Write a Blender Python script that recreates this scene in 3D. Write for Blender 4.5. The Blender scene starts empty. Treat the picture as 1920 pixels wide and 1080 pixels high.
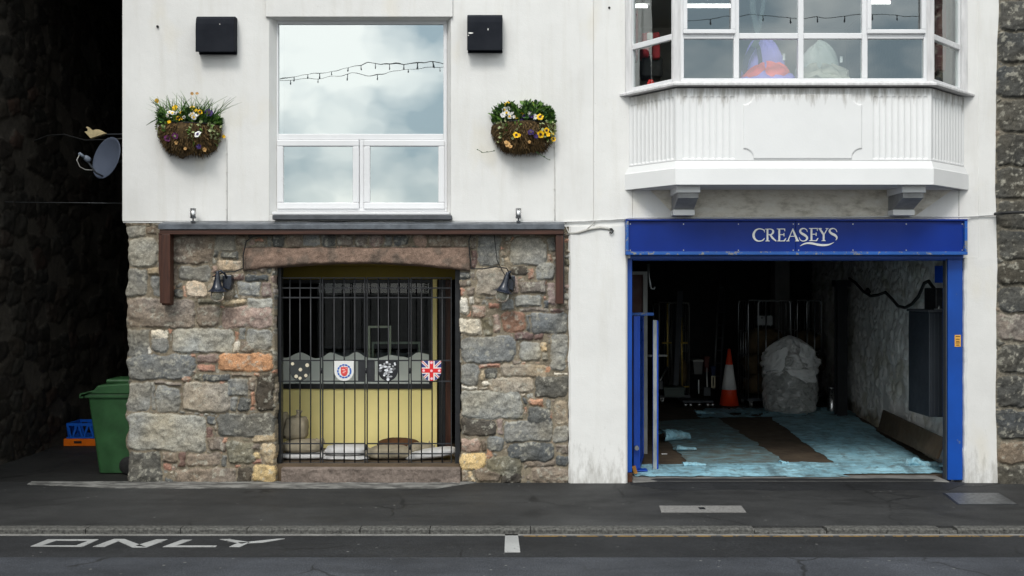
import bpy, bmesh, math, random
import numpy as np
from mathutils import Vector, Matrix, noise as mnoise

# ------------------------------------------------------------------ camera, sky, sun, exposure
scene = bpy.context.scene
R = math.radians
CAM_Z = 2.05          # metres above the pavement
S = 178.0             # photo pixels per metre on the facade plane (10 m from the camera)

cam_d = bpy.data.cameras.new("camera")
cam = bpy.data.objects.new("camera", cam_d)
scene.collection.objects.link(cam)
cam.location = (0, -10, CAM_Z)
cam.rotation_euler = (R(90), 0, 0)
cam_d.sensor_width = 36.0
cam_d.lens = 36.0 * (S * 10) / 1920.0
cam_d.clip_start = 0.05
cam_d.clip_end = 2000
scene.camera = cam

SUN_EL, SUN_AZ = 50.0, 195.0     # azimuth measured from +Y clockwise: the sun stands behind the camera
world = bpy.data.worlds.new("World")
scene.world = world
world.use_nodes = True
wt = world.node_tree
bg = wt.nodes["Background"]
bg.inputs[1].default_value = 0.1
sky = wt.nodes.new("ShaderNodeTexSky")
sky.sky_type = 'NISHITA'
sky.sun_disc = False
sky.sun_elevation = R(SUN_EL)
sky.sun_rotation = R(SUN_AZ)
wtc = wt.nodes.new("ShaderNodeTexCoord")
wmap = wt.nodes.new("ShaderNodeMapping")
wmap.inputs['Scale'].default_value = (1.0, 1.0, 1.7)
wmap.inputs['Location'].default_value = (0.05, 0.1, 0.9)
wn = wt.nodes.new("ShaderNodeTexNoise")
wn.inputs['Scale'].default_value = 5.2
wn.inputs['Detail'].default_value = 4
wn.inputs['Roughness'].default_value = 0.5
wr = wt.nodes.new("ShaderNodeValToRGB")
wr.color_ramp.elements[0].position = 0.37
wr.color_ramp.elements[0].color = (4.2, 5.3, 5.9, 1)
wr.color_ramp.elements[1].position = 0.56
wr.color_ramp.elements[1].color = (12.4, 12.5, 12.0, 1)
wm = wt.nodes.new("ShaderNodeMixRGB")
wm.inputs[0].default_value = 0.88          # overcast: cloud over most of the blue
wt.links.new(wtc.outputs['Generated'], wmap.inputs[0])
wt.links.new(wmap.outputs[0], wn.inputs['Vector'])
wt.links.new(wn.outputs['Fac'], wr.inputs[0])
wt.links.new(sky.outputs[0], wm.inputs[1])
wt.links.new(wr.outputs[0], wm.inputs[2])
wsep = wt.nodes.new("ShaderNodeSeparateXYZ")       # an overcast sky is brighter overhead than near the horizon
wt.links.new(wtc.outputs['Generated'], wsep.inputs[0])
wg = wt.nodes.new("ShaderNodeMath"); wg.operation = 'MULTIPLY_ADD'
wg.inputs[1].default_value = 0.75; wg.inputs[2].default_value = 0.78
wt.links.new(wsep.outputs[2], wg.inputs[0])
wmul = wt.nodes.new("ShaderNodeMixRGB"); wmul.blend_type = 'MULTIPLY'; wmul.inputs[0].default_value = 1.0
wt.links.new(wm.outputs[0], wmul.inputs[1]); wt.links.new(wg.outputs[0], wmul.inputs[2])
wt.links.new(wmul.outputs[0], bg.inputs[0])

sun_d = bpy.data.lights.new("sun", 'SUN')
sun_d.energy = 1.3
sun_d.angle = R(18)
sun_d.color = (1.0, 0.965, 0.92)
sun = bpy.data.objects.new("sun", sun_d)
scene.collection.objects.link(sun)
_az = R(SUN_AZ)
_dir = Vector((math.sin(_az) * math.cos(R(SUN_EL)), math.cos(_az) * math.cos(R(SUN_EL)), math.sin(R(SUN_EL))))
sun.rotation_euler = _dir.to_track_quat('Z', 'Y').to_euler()

vs = scene.view_settings
vs.view_transform = 'Standard'
vs.look = 'None'
vs.exposure = 0.55
vs.gamma = 1.0

# ------------------------------------------------------------------ helpers
rnd = random.Random(7)
col = scene.collection


def lin(r, g, b):
    def f(c):
        c = c / 255.0
        return c / 12.92 if c <= 0.04045 else ((c + 0.055) / 1.055) ** 2.4
    return (f(r), f(g), f(b))


def PX(px, Y=0.0):
    return (px - 960) / S * (1 + Y / 10)


def PZ(py, Y=0.0):
    return CAM_Z + (540 - py) / S * (1 + Y / 10)


def P(px, py, Y=0.0):
    return Vector((PX(px, Y), Y, PZ(py, Y)))


def G(px, py, z=0.0):
    r = (CAM_Z - z) * S / (py - 540)
    return Vector(((px - 960) / S * r, 10 * (r - 1), z))


ORG = {}


def tag(o, label=None, cat=None, group=None, kind=None):
    if label: o['label'] = label
    if cat: o['category'] = cat
    if group: o['group'] = group
    if kind: o['kind'] = kind
    return o


def thing(name, label, cat, loc=(0, 0, 0), group=None):
    o = bpy.data.objects.new(name, None)
    o.empty_display_size = 0.1
    col.objects.link(o)
    o.location = loc
    ORG[o.name] = Vector(loc)
    return tag(o, label, cat, group)


def copy_tree(o, parent=None, loc=None):
    c = o.copy()
    col.objects.link(c)
    if parent: c.parent = parent
    if loc is not None: c.location = loc
    for ch in list(o.children):
        copy_tree(ch, c)
    return c


class MB:
    def __init__(self):
        self.v = []; self.f = []; self.sm = []; self.M = Matrix.Identity(4); self.mi = []; self.cur = 0

    def add(self, vs, fs, smooth=False):
        b = len(self.v)
        self.v += [tuple(self.M @ Vector(p)) for p in vs]
        self.f += [tuple(b + i for i in f) for f in fs]
        self.sm += [smooth] * len(fs)
        self.mi += [self.cur] * len(fs)
        return self

    def box(self, x0, x1, y0, y1, z0, z1):
        if x0 > x1: x0, x1 = x1, x0
        if y0 > y1: y0, y1 = y1, y0
        if z0 > z1: z0, z1 = z1, z0
        vs = [(x0, y0, z0), (x1, y0, z0), (x1, y1, z0), (x0, y1, z0), (x0, y0, z1), (x1, y0, z1), (x1, y1, z1), (x0, y1, z1)]
        fs = [(0, 3, 2, 1), (4, 5, 6, 7), (0, 1, 5, 4), (1, 2, 6, 5), (2, 3, 7, 6), (3, 0, 4, 7)]
        return self.add(vs, fs)

    def hexa(self, b, t):
        """bottom quad and top quad (counter-clockwise from above)"""
        fs = [(0, 3, 2, 1), (4, 5, 6, 7), (0, 1, 5, 4), (1, 2, 6, 5), (2, 3, 7, 6), (3, 0, 4, 7)]
        return self.add(list(b) + list(t), fs)

    def prism(self, poly, axis, a, b):
        """extrude a 2-D polygon along an axis; poly coords fill the other two axes in order"""
        def mk(p, h):
            if axis == 'x': return (h, p[0], p[1])
            if axis == 'y': return (p[0], h, p[1])
            return (p[0], p[1], h)
        n = len(poly)
        vs = [mk(p, a) for p in poly] + [mk(p, b) for p in poly]
        fs = [tuple(range(n))[::-1], tuple(range(n, 2 * n))]
        fs += [(i, (i + 1) % n, n + (i + 1) % n, n + i) for i in range(n)]
        return self.add(vs, fs)

    def tube(self, pts, r, n=8, cap=True):
        pts = [Vector(p) for p in pts]
        rs = r if isinstance(r, (list, tuple)) else [r] * len(pts)
        vs = []; fs = []
        prev = None
        for i, p in enumerate(pts):
            d = (pts[min(i + 1, len(pts) - 1)] - pts[max(i - 1, 0)])
            if d.length < 1e-9: d = Vector((0, 0, 1))
            d.normalize()
            if prev is None:
                u = d.orthogonal().normalized()
            else:
                u = prev - d * prev.dot(d)
                if u.length < 1e-6: u = d.orthogonal()
                u.normalize()
            prev = u
            w = d.cross(u)
            for k in range(n):
                a = 2 * math.pi * k / n
                vs.append(p + (u * math.cos(a) + w * math.sin(a)) * rs[i])
        for i in range(len(pts) - 1):
            for k in range(n):
                fs.append((i * n + k, i * n + (k + 1) % n, (i + 1) * n + (k + 1) % n, (i + 1) * n + k))
        self.add(vs, fs, True)
        if cap:
            b = [tuple(range(n))[::-1], tuple(range((len(pts) - 1) * n, len(pts) * n))]
            base = len(self.v) - len(vs)
            for f in b:
                self.f.append(tuple(base + i for i in f)); self.sm.append(False); self.mi.append(self.cur)
        return self

    def lathe(self, prof, c=(0, 0, 0), n=32, axis='z', cap=True):
        """prof: list of (radius, height)"""
        vs = []; fs = []
        for (r, h) in prof:
            for k in range(n):
                a = 2 * math.pi * k / n
                x, y, z = r * math.cos(a), r * math.sin(a), h
                if axis == 'y': x, y, z = x, -z, y
                if axis == 'x': x, y, z = z, x, y
                vs.append((x + c[0], y + c[1], z + c[2]))
        m = len(prof)
        for i in range(m - 1):
            for k in range(n):
                fs.append((i * n + k, i * n + (k + 1) % n, (i + 1) * n + (k + 1) % n, (i + 1) * n + k))
        self.add(vs, fs, True)
        if cap:
            base = len(self.v) - len(vs)
            for f in (tuple(range(n))[::-1], tuple(range((m - 1) * n, m * n))):
                self.f.append(tuple(base + i for i in f)); self.sm.append(False); self.mi.append(self.cur)
        return self

    def build(self, name, mat, parent=None, bevel=0, seg=2, org=None, subsurf=0):
        o_ = Vector((0, 0, 0))
        if parent is not None:
            o_ = ORG[parent.name]
        elif org is not None:
            o_ = Vector(org)
        me = bpy.data.meshes.new(name)
        me.from_pydata([tuple(Vector(p) - o_) for p in self.v], [], self.f)
        mats = mat if isinstance(mat, (list, tuple)) else [mat]
        for m in mats: me.materials.append(m)
        me.polygons.foreach_set('use_smooth', self.sm)
        me.polygons.foreach_set('material_index', self.mi)
        me.update()
        ob = bpy.data.objects.new(name, me)
        col.objects.link(ob)
        if parent is not None:
            ob.parent = parent
        else:
            ob.location = o_
        ORG[ob.name] = o_
        if bevel:
            b = ob.modifiers.new('bevel', 'BEVEL'); b.width = bevel; b.segments = seg; b.limit_method = 'ANGLE'; b.angle_limit = R(40)
            b.harden_normals = False
        if subsurf:
            s_ = ob.modifiers.new('subsurf', 'SUBSURF'); s_.levels = subsurf; s_.render_levels = subsurf
        return ob


def np_grid(name, V, nx, nz, mat, parent=None, C=None, mask=None, smooth=True, org=None):
    """V: (nz*nx,3) array; a grid of quads; C: colours per vertex; mask: (nz-1,nx-1) bool of kept quads"""
    o_ = Vector((0, 0, 0))
    if parent is not None: o_ = ORG[parent.name]
    elif org is not None: o_ = Vector(org)
    V = np.asarray(V, dtype=np.float64) - np.array(o_)
    i, j = np.meshgrid(np.arange(nx - 1), np.arange(nz - 1))
    a = j * nx + i
    q = np.stack([a, a + 1, a + nx + 1, a + nx], axis=-1)
    q = q[mask] if mask is not None else q.reshape(-1, 4)
    me = bpy.data.meshes.new(name)
    me.vertices.add(len(V)); me.vertices.foreach_set('co', V.ravel())
    nf = len(q)
    me.loops.add(nf * 4); me.loops.foreach_set('vertex_index', q.ravel().astype(np.int32))
    me.polygons.add(nf)
    me.polygons.foreach_set('loop_start', np.arange(0, nf * 4, 4, dtype=np.int32))
    me.polygons.foreach_set('use_smooth', np.full(nf, smooth))
    me.update(calc_edges=True)
    if C is not None:
        at = me.color_attributes.new('Col', 'FLOAT_COLOR', 'POINT')
        c4 = np.ones((len(V), 4), dtype=np.float32); c4[:, :3] = C
        at.data.foreach_set('color', c4.ravel())
    me.materials.append(mat)
    ob = bpy.data.objects.new(name, me)
    col.objects.link(ob)
    if parent is not None: ob.parent = parent
    else: ob.location = o_
    ORG[ob.name] = o_
    return ob


def vnoise(x, y, scale, seed):
    """smooth value noise in 0..1"""
    rs = np.random.RandomState(seed)
    L = rs.rand(256, 256)
    X = x * scale + 1000.0; Y = y * scale + 1000.0
    xi = np.floor(X).astype(int); yi = np.floor(Y).astype(int)
    fx = X - xi; fy = Y - yi
    fx = fx * fx * (3 - 2 * fx); fy = fy * fy * (3 - 2 * fy)
    a = L[yi % 256, xi % 256]; b = L[yi % 256, (xi + 1) % 256]
    c = L[(yi + 1) % 256, xi % 256]; d = L[(yi + 1) % 256, (xi + 1) % 256]
    return (a * (1 - fx) + b * fx) * (1 - fy) + (c * (1 - fx) + d * fx) * fy


def fbm(x, y, scale, seed, octs=4, gain=0.5):
    t = 0; amp = 1; n = 0
    for k in range(octs):
        t = t + amp * vnoise(x, y, scale * 2 ** k, seed + k * 17); n += amp; amp *= gain
    return t / n


# ------------------------------------------------------------------ materials
class NT:
    def __init__(self, name):
        self.m = bpy.data.materials.new(name)
        self.m.use_nodes = True
        self.t = self.m.node_tree
        self.b = self.t.nodes['Principled BSDF']
        self.out = self.t.nodes['Material Output']
        tc = self.t.nodes.new('ShaderNodeTexCoord')
        self.obj = tc.outputs['Object']

    def L(self, a, b): self.t.links.new(a, b)

    def map(self, scale=(1, 1, 1), loc=(0, 0, 0)):
        n = self.t.nodes.new('ShaderNodeMapping')
        n.inputs['Scale'].default_value = scale
        n.inputs['Location'].default_value = loc
        self.L(self.obj, n.inputs[0]); return n.outputs[0]

    def noise(self, scale, detail=5, rough=0.55, vec=None, dist=0.0):
        n = self.t.nodes.new('ShaderNodeTexNoise')
        n.inputs['Scale'].default_value = scale
        n.inputs['Detail'].default_value = detail
        n.inputs['Roughness'].default_value = rough
        n.inputs['Distortion'].default_value = dist
        self.L(vec if vec is not None else self.obj, n.inputs['Vector'])
        return n.outputs['Fac']

    def voro(self, scale, vec=None, feat='F1', out='Distance'):
        n = self.t.nodes.new('ShaderNodeTexVoronoi')
        n.feature = feat
        n.inputs['Scale'].default_value = scale
        self.L(vec if vec is not None else self.obj, n.inputs['Vector'])
        return n.outputs[out]

    def ramp(self, fac, stops, interp='LINEAR'):
        n = self.t.nodes.new('ShaderNodeValToRGB')
        n.color_ramp.interpolation = interp
        e = n.color_ramp.elements
        while len(e) < len(stops): e.new(0.5)
        for k, (p, c) in enumerate(stops):
            e[k].position = p
            if not isinstance(c, (tuple, list)): c = (c, c, c)
            e[k].color = (*c, 1)
        self.L(fac, n.inputs[0]); return n.outputs[0]

    def mix(self, fac, a, b, mode='MIX'):
        n = self.t.nodes.new('ShaderNodeMixRGB')
        n.blend_type = mode
        for s, v in ((0, fac), (1, a), (2, b)):
            if isinstance(v, (int, float)):
                n.inputs[s].default_value = v if s == 0 else (v, v, v, 1)
            elif isinstance(v, (tuple, list)):
                n.inputs[s].default_value = (*v, 1)
            else:
                self.L(v, n.inputs[s])
        return n.outputs[0]

    def math(self, op, a, b=None, clamp=False):
        n = self.t.nodes.new('ShaderNodeMath')
        n.operation = op; n.use_clamp = clamp
        for s, v in ((0, a), (1, b)):
            if v is None: continue
            if isinstance(v, (int, float)): n.inputs[s].default_value = v
            else: self.L(v, n.inputs[s])
        return n.outputs[0]

    def sep(self):
        n = self.t.nodes.new('ShaderNodeSeparateXYZ')
        self.L(self.obj, n.inputs[0]); return n.outputs

    def bump(self, h, strength=0.3, dist=0.01, normal=None):
        n = self.t.nodes.new('ShaderNodeBump')
        n.inputs['Strength'].default_value = strength
        n.inputs['Distance'].default_value = dist
        self.L(h, n.inputs['Height'])
        if normal is not None: self.L(normal, n.inputs['Normal'])
        return n.outputs[0]

    def base(self, c):
        if isinstance(c, (tuple, list)): self.b.inputs['Base Color'].default_value = (*c, 1)
        else: self.L(c, self.b.inputs['Base Color'])
        return self

    def set(self, rough=None, metal=None, spec=None, normal=None, **kw):
        for k, v in (('Roughness', rough), ('Metallic', metal), ('Specular IOR Level', spec)):
            if v is None: continue
            if isinstance(v, (int, float)): self.b.inputs[k].default_value = v
            else: self.L(v, self.b.inputs[k])
        if normal is not None: self.L(normal, self.b.inputs['Normal'])
        for k, v in kw.items():
            self.b.inputs[k.replace('_', ' ')].default_value = v
        return self


def basic(name, c, var=0.25, scale=6.0, rough=0.6, bump=0.15, bscale=80, bd=0.004, metal=0.0, spec=0.4, c2=None, stretch=(1, 1, 1)):
    n = NT(name)
    v = n.map(stretch) if stretch != (1, 1, 1) else None
    f = n.noise(scale, 6, 0.6, v)
    if c2 is None:
        c2 = tuple(max(0, x * (1 + var)) for x in c)
        c1 = tuple(x * (1 - var) for x in c)
    else:
        c1 = c
    n.base(n.ramp(f, [(0.3, c1), (0.7, c2)]))
    n.set(rough=n.ramp(n.noise(scale * 2.3, 4), [(0.3, max(0, rough - 0.1)), (0.7, min(1, rough + 0.1))]), metal=metal, spec=spec)
    if bump: n.set(normal=n.bump(n.noise(bscale, 4, 0.6, v), bump, bd))
    return n.m


M = {}


def mk_render():
    """white painted render with faint yellow and grey wear"""
    n = NT('white_render')
    big = n.noise(1.1, 5, 0.6)
    c = n.ramp(big, [(0.3, (0.685, 0.675, 0.655)), (0.7, (0.78, 0.772, 0.75))])
    streak = n.noise(3.0, 6, 0.65, n.map((2.2, 2.2, 0.22)))
    c = n.mix(n.ramp(streak, [(0.50, 0.0), (0.80, 0.5)]), c, (0.58, 0.555, 0.50))
    yel = n.noise(2.0, 3, 0.5, n.map((1, 1, 0.6), (3, 1, 7)))
    c = n.mix(n.ramp(yel, [(0.58, 0.0), (0.78, 0.5)]), c, (0.70, 0.63, 0.48))
    spk = n.noise(55, 2, 0.5)
    c = n.mix(n.ramp(spk, [(0.74, 0.0), (0.80, 0.6)]), c, (0.30, 0.29, 0.27))
    x, y, z = n.sep()
    # splashed dirt over the lowest half metre
    foot = n.math('SUBTRACT', 0.42, z)
    foot = n.math('ADD', n.math('MULTIPLY', foot, 1.1), n.math('MULTIPLY', n.math('SUBTRACT', n.noise(9, 6, 0.7, n.map((1.6, 1, 0.5))), 0.55), 2.2))
    foot = n.math('MINIMUM', n.math('MAXIMUM', foot, 0.0), 0.75)
    c = n.mix(foot, c, (0.27, 0.25, 0.22))
    n.base(c).set(rough=0.75, spec=0.25)
    b1 = n.bump(n.noise(7, 6, 0.6), 0.35, 0.012)
    n.set(normal=n.bump(n.noise(90, 4, 0.6), 0.35, 0.004, b1))
    return n.m


def mk_dirty_render(name='bay_paint', top=None):
    """painted cement of the bay with black mould running down from the sill"""
    n = NT(name)
    c = n.ramp(n.noise(1.3, 5, 0.6), [(0.3, (0.74, 0.74, 0.735)), (0.7, (0.81, 0.81, 0.805))])
    if top is not None:
        x, y, z = n.sep()
        d = n.math('SUBTRACT', z, top)                       # metres above a line some way under the sill
        st = n.noise(5.0, 7, 0.7, n.map((2.4, 2.4, 0.35)))
        f = n.math('ADD', n.math('MULTIPLY', d, 5.5), n.math('MULTIPLY', n.math('SUBTRACT', st, 0.52), 4.0))
        f = n.math('MINIMUM', n.math('MAXIMUM', f, 0.0), 0.8)
        c = n.mix(f, c, (0.30, 0.28, 0.245))
    n.base(c).set(rough=0.65, spec=0.3)
    n.set(normal=n.bump(n.noise(60, 5, 0.6), 0.25, 0.004))
    return n.m


def mk_stone():
    n = NT('granite')
    a = n.t.nodes.new('ShaderNodeVertexColor'); a.layer_name = 'Col'
    sp = n.ramp(n.noise(130, 3, 0.7), [(0.32, 0.45), (0.5, 1.0), (0.7, 1.5)])
    bl = n.ramp(n.noise(17, 6, 0.7), [(0.3, 0.72), (0.72, 1.25)])
    c = n.mix(1.0, a.outputs['Color'], sp, 'MULTIPLY')
    c = n.mix(1.0, c, bl, 'MULTIPLY')
    n.base(c).set(rough=0.85, spec=0.25)
    b1 = n.bump(n.noise(28, 7, 0.72), 0.7, 0.014)
    n.set(normal=n.bump(n.noise(170, 3, 0.6), 0.5, 0.003, b1))
    return n.m


def mk_asphalt(name, c, tint=(1, 1, 1), stains=True, seed=0, agg=95, arcs=()):
    n = NT(name)
    base = n.ramp(n.noise(0.7, 6, 0.65, n.map((1, 1, 1), (seed, seed * 2, 0))), [(0.3, tuple(c * 0.60 * t for t in tint)), (0.7, tuple(c * 1.42 * t for t in tint))])
    g = n.ramp(n.noise(agg, 2, 0.6), [(0.3, 0.45), (0.52, 1.0), (0.72, 1.85)])
    cc = n.mix(1.0, base, g, 'MULTIPLY')
    if stains:
        st = n.noise(1.6, 7, 0.7, n.map((0.35, 1.6, 1), (seed, 0, 0)), 0.4)
        cc = n.mix(n.ramp(st, [(0.47, 0.0), (0.70, 0.68)]), cc, tuple(c * 0.38 * t for t in tint))
        sp = n.voro(9.0, n.map((1, 1, 1), (seed, 3, 0)))
        sp2 = n.noise(2.3, 2, 0.5)
        dot = n.math('MULTIPLY', n.ramp(sp, [(0.085, 1.0), (0.12, 0.0)]), n.ramp(sp2, [(0.54, 0.0), (0.62, 0.6)]))
        cc = n.mix(dot, cc, (0.20, 0.20, 0.19))
        # fine cracks wandering over the surface
        wv = n.t.nodes.new('ShaderNodeMixRGB'); wv.inputs[0].default_value = 0.25
        nz = n.t.nodes.new('ShaderNodeTexNoise'); nz.inputs['Scale'].default_value = 2.5; nz.inputs['Detail'].default_value = 6
        n.L(n.obj, nz.inputs['Vector']); n.L(n.map((1, 1, 1), (seed * 1.7, 1, 0)), wv.inputs[1]); n.L(nz.outputs['Color'], wv.inputs[2])
        ck = n.voro(0.9, wv.outputs[0], 'DISTANCE_TO_EDGE')
        ckm = n.math('MULTIPLY', n.ramp(ck, [(0.004, 1.0), (0.010, 0.0)]), n.ramp(n.noise(0.9, 3, 0.5, n.map((1, 1, 1), (seed, 8, 2))), [(0.50, 0.0), (0.56, 0.75)]))
        cc = n.mix(ckm, cc, tuple(c * 0.25 for t in tint))
        if arcs:
            x, y, z = n.sep()
            for (ax, ay, ar, aw) in arcs:
                dx = n.math('POWER', n.math('SUBTRACT', x, ax), 2.0); dy = n.math('POWER', n.math('SUBTRACT', y, ay), 2.0)
                dd = n.math('ABSOLUTE', n.math('SUBTRACT', n.math('SQRT', n.math('ADD', dx, dy)), ar))
                tread = n.ramp(n.math('FRACT', n.math('MULTIPLY', dd, 26.0)), [(0.35, 1.0), (0.5, 0.15)])
                am = n.math('MULTIPLY', n.math('MULTIPLY', n.ramp(dd, [(aw, 1.0), (aw + 0.02, 0.0)]), tread), n.ramp(n.noise(3, 5, 0.6), [(0.42, 0.0), (0.6, 0.8)]))
                cc = n.mix(am, cc, tuple(c * 0.35 for t in tint))
    n.base(cc).set(rough=n.ramp(n.noise(2.2, 4), [(0.3, 0.62), (0.7, 0.88)]), spec=0.3)
    n.set(normal=n.bump(n.noise(agg, 3, 0.7), 0.5, 0.006))
    return n.m


def mk_glass(name, fac, tint=(0.97, 1.0, 1.0), rough=0.0, wav=0.0):
    """pane that lets the room show and mirrors the sky"""
    n = NT(name)
    t = n.t
    t.nodes.remove(n.b)
    tr = t.nodes.new('ShaderNodeBsdfTransparent'); tr.inputs[0].default_value = (0.93, 0.96, 0.95, 1)
    gl = t.nodes.new('ShaderNodeBsdfGlossy'); gl.inputs['Color'].default_value = (*tint, 1); gl.inputs['Roughness'].default_value = rough
    if wav:
        bp = n.bump(n.noise(1.7, 2, 0.4), wav, 0.05)
        n.L(bp, gl.inputs['Normal'])
    lw = t.nodes.new('ShaderNodeFresnel'); lw.inputs[0].default_value = 1.5
    f = n.math('ADD', n.math('MULTIPLY', lw.outputs[0], 1.0), fac, clamp=True)
    gm = t.nodes.new('ShaderNodeNewGeometry')          # the inner face of the pane lets light straight out
    f = n.math('MULTIPLY', f, n.math('SUBTRACT', 1.0, gm.outputs['Backfacing']))
    mx = t.nodes.new('ShaderNodeMixShader')
    n.L(f, mx.inputs[0]); n.L(tr.outputs[0], mx.inputs[1]); n.L(gl.outputs[0], mx.inputs[2])
    n.L(mx.outputs[0], n.out.inputs[0])
    return n.m


def mk_wood(name, c1, c2, rough=0.5, st=(14, 14, 0.8)):
    n = NT(name)
    f = n.noise(2.2, 6, 0.65, n.map(st), 0.3)
    c = n.ramp(f, [(0.3, c1), (0.7, c2)])
    n.base(c).set(rough=rough, spec=0.4, normal=n.bump(f, 0.3, 0.004))
    return n.m


def mk_chipped(name, c, under, thr=0.63, rough=0.42, scale=9):
    """gloss paint worn through in places"""
    n = NT(name)
    b = n.ramp(n.noise(1.8, 5, 0.6), [(0.3, tuple(x * 0.8 for x in c)), (0.7, tuple(x * 1.2 for x in c))])
    f = n.noise(scale, 8, 0.72)
    chip = n.ramp(f, [(thr, 0.0), (thr + 0.02, 1.0)])
    n.base(n.mix(chip, b, under)).set(rough=n.ramp(f, [(thr - 0.02, rough), (thr + 0.03, 0.85)]), spec=0.45)
    n.set(normal=n.bump(n.noise(70, 4), 0.12, 0.003))
    return n.m


M['render'] = mk_render()
M['bay'] = mk_dirty_render('bay_paint', 3.91)
M['bay_plain'] = mk_dirty_render('bay_paint_clean')
M['stone'] = mk_stone()
M['pave'] = mk_asphalt('pavement_asphalt', 0.034, (1.0, 1.0, 1.0), True, 2, 95, ((1.4, -2.6, 1.75, 0.07), (2.1, -2.9, 2.4, 0.07), (-5.6, 1.2, 2.3, 0.03), (4.2, 1.4, 2.6, 0.06)))
M['road'] = mk_asphalt('road_asphalt', 0.047, (0.90, 0.97, 1.14), True, 5)
M['road_dark'] = mk_asphalt('road_edge_asphalt', 0.020, (0.95, 0.98, 1.06), True, 9)
M['ground'] = mk_asphalt('ground_asphalt', 0.04, (1, 1, 1), True, 4, 60)
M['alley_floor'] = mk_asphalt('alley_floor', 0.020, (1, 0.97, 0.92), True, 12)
M['upvc'] = basic('white_upvc', (0.72, 0.72, 0.73), 0.04, 3, 0.35, 0.05, 40, spec=0.5)
M['upvc_grey'] = basic('weathered_white_paint', (0.60, 0.59, 0.59), 0.18, 8, 0.5, 0.15, 60, stretch=(3, 3, 0.4))
M['lead'] = basic('lead_flashing', (0.10, 0.11, 0.125), 0.35, 9, 0.5, 0.3, 20, 0.01, metal=0.3)
M['slate'] = basic('slate_sill', (0.07, 0.075, 0.085), 0.3, 8, 0.6, 0.3, 30, 0.008)
M['wood'] = mk_wood('red_brown_timber', lin(38, 20, 14), lin(82, 47, 32))
M['wood_h'] = mk_wood('red_brown_timber_beam', lin(36, 19, 14), lin(78, 46, 32), 0.5, (0.8, 14, 14))
M['black'] = basic('black_painted_metal', (0.012, 0.013, 0.015), 0.4, 12, 0.45, 0.1, 60, spec=0.45)
M['gate'] = basic('grey_black_gate_steel', (0.022, 0.023, 0.026), 0.3, 20, 0.5, 0.2, 90, 0.002)
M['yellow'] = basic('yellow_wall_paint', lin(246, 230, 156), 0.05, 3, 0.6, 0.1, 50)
M['yellow_shaded'] = basic('shaded_yellow_paint', lin(132, 116, 38), 0.08, 3, 0.6, 0.1, 50)  # the yellow paint again, shade under the arch put into the colour
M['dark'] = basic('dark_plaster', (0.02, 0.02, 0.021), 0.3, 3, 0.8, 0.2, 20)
M['film'] = basic('frosted_window_film', lin(206, 212, 204), 0.05, 4, 0.5, 0)
M['blue'] = mk_chipped('blue_gloss_paint', lin(0, 66, 152), lin(92, 104, 116), 0.665)
M['blue_worn'] = mk_chipped('worn_blue_paint', lin(28, 84, 160), lin(132, 132, 130), 0.56, 0.5, 14)
M['blue_gate'] = mk_chipped('dull_blue_paint', lin(10, 66, 165), lin(60, 44, 36), 0.66, 0.5, 10)
M['sign_blue'] = basic('navy_sign_face', lin(0, 40, 124), 0.22, 1.1, 0.38, 0.03, 30, spec=0.25)
M['white_letter'] = basic('white_lettering', (0.72, 0.72, 0.70), 0.04, 20, 0.5, 0)
M['steel'] = basic('stainless_steel', (0.55, 0.55, 0.55), 0.1, 30, 0.28, 0.02, 60, metal=1.0)
M['zinc'] = basic('zinc_plated_tube', (0.42, 0.43, 0.44), 0.15, 30, 0.35, 0.05, 60, metal=0.9)
M['yellow_lit'] = basic('yellow_lit_tube', lin(205, 176, 92), 0.1, 20, 0.35, 0.05, 60, metal=0.4)  # yellow light on the cage posts put into the colour
M['rust'] = basic('rusty_steel', lin(70, 42, 28), 0.4, 25, 0.85, 0.4, 60)
M['moss'] = basic('dry_moss_fibre', lin(74, 58, 34), 0.45, 30, 0.95, 0)
M['moss2'] = basic('pale_moss_fibre', lin(112, 88, 54), 0.4, 30, 0.95, 0)
M['leaf'] = basic('green_leaf', lin(84, 118, 44), 0.4, 18, 0.5, 0)
M['leaf2'] = basic('dark_green_leaf', lin(48, 80, 34), 0.4, 18, 0.5, 0)
M['leaf3'] = basic('variegated_ivy_leaf', lin(150, 158, 112), 0.35, 30, 0.5, 0)
M['petal_y'] = basic('yellow_petal', lin(238, 190, 20), 0.15, 40, 0.6, 0)
M['petal_w'] = basic('white_petal', (0.74, 0.73, 0.70), 0.05, 40, 0.6, 0)
M['petal_p'] = basic('purple_petal', lin(52, 28, 92), 0.3, 40, 0.6, 0)
M['petal_m'] = basic('magenta_petal', lin(104, 40, 96), 0.3, 40, 0.6, 0)
M['petal_o'] = basic('faded_tan_petal', lin(196, 154, 96), 0.2, 40, 0.6, 0)
M['flower_eye'] = basic('dark_flower_eye', lin(50, 26, 30), 0.2, 40, 0.6, 0)
M['bin'] = basic('green_bin_plastic', lin(44, 80, 47), 0.3, 5, 0.45, 0.12, 160, 0.002)
M['rubber'] = basic('black_rubber', (0.012, 0.012, 0.012), 0.2, 20, 0.8, 0.1, 60)
M['crate_b'] = basic('blue_crate_plastic', lin(20, 90, 190), 0.1, 8, 0.4, 0)
M['crate_o'] = basic('orange_crate_plastic', lin(232, 112, 16), 0.1, 8, 0.4, 0)
M['sand_w'] = basic('white_woven_sandbag', (0.58, 0.57, 0.56), 0.1, 10, 0.75, 0.5, 45, 0.008)
M['sand_t'] = basic('tan_hessian_sandbag', lin(146, 136, 116), 0.14, 12, 0.85, 0.6, 45, 0.008)
M['sand_b'] = basic('brown_cloth_sandbag', lin(80, 50, 24), 0.2, 12, 0.85, 0.5, 45, 0.008)
M['cable_b'] = basic('black_cable', (0.012, 0.012, 0.012), 0.2, 20, 0.6, 0)
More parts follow.
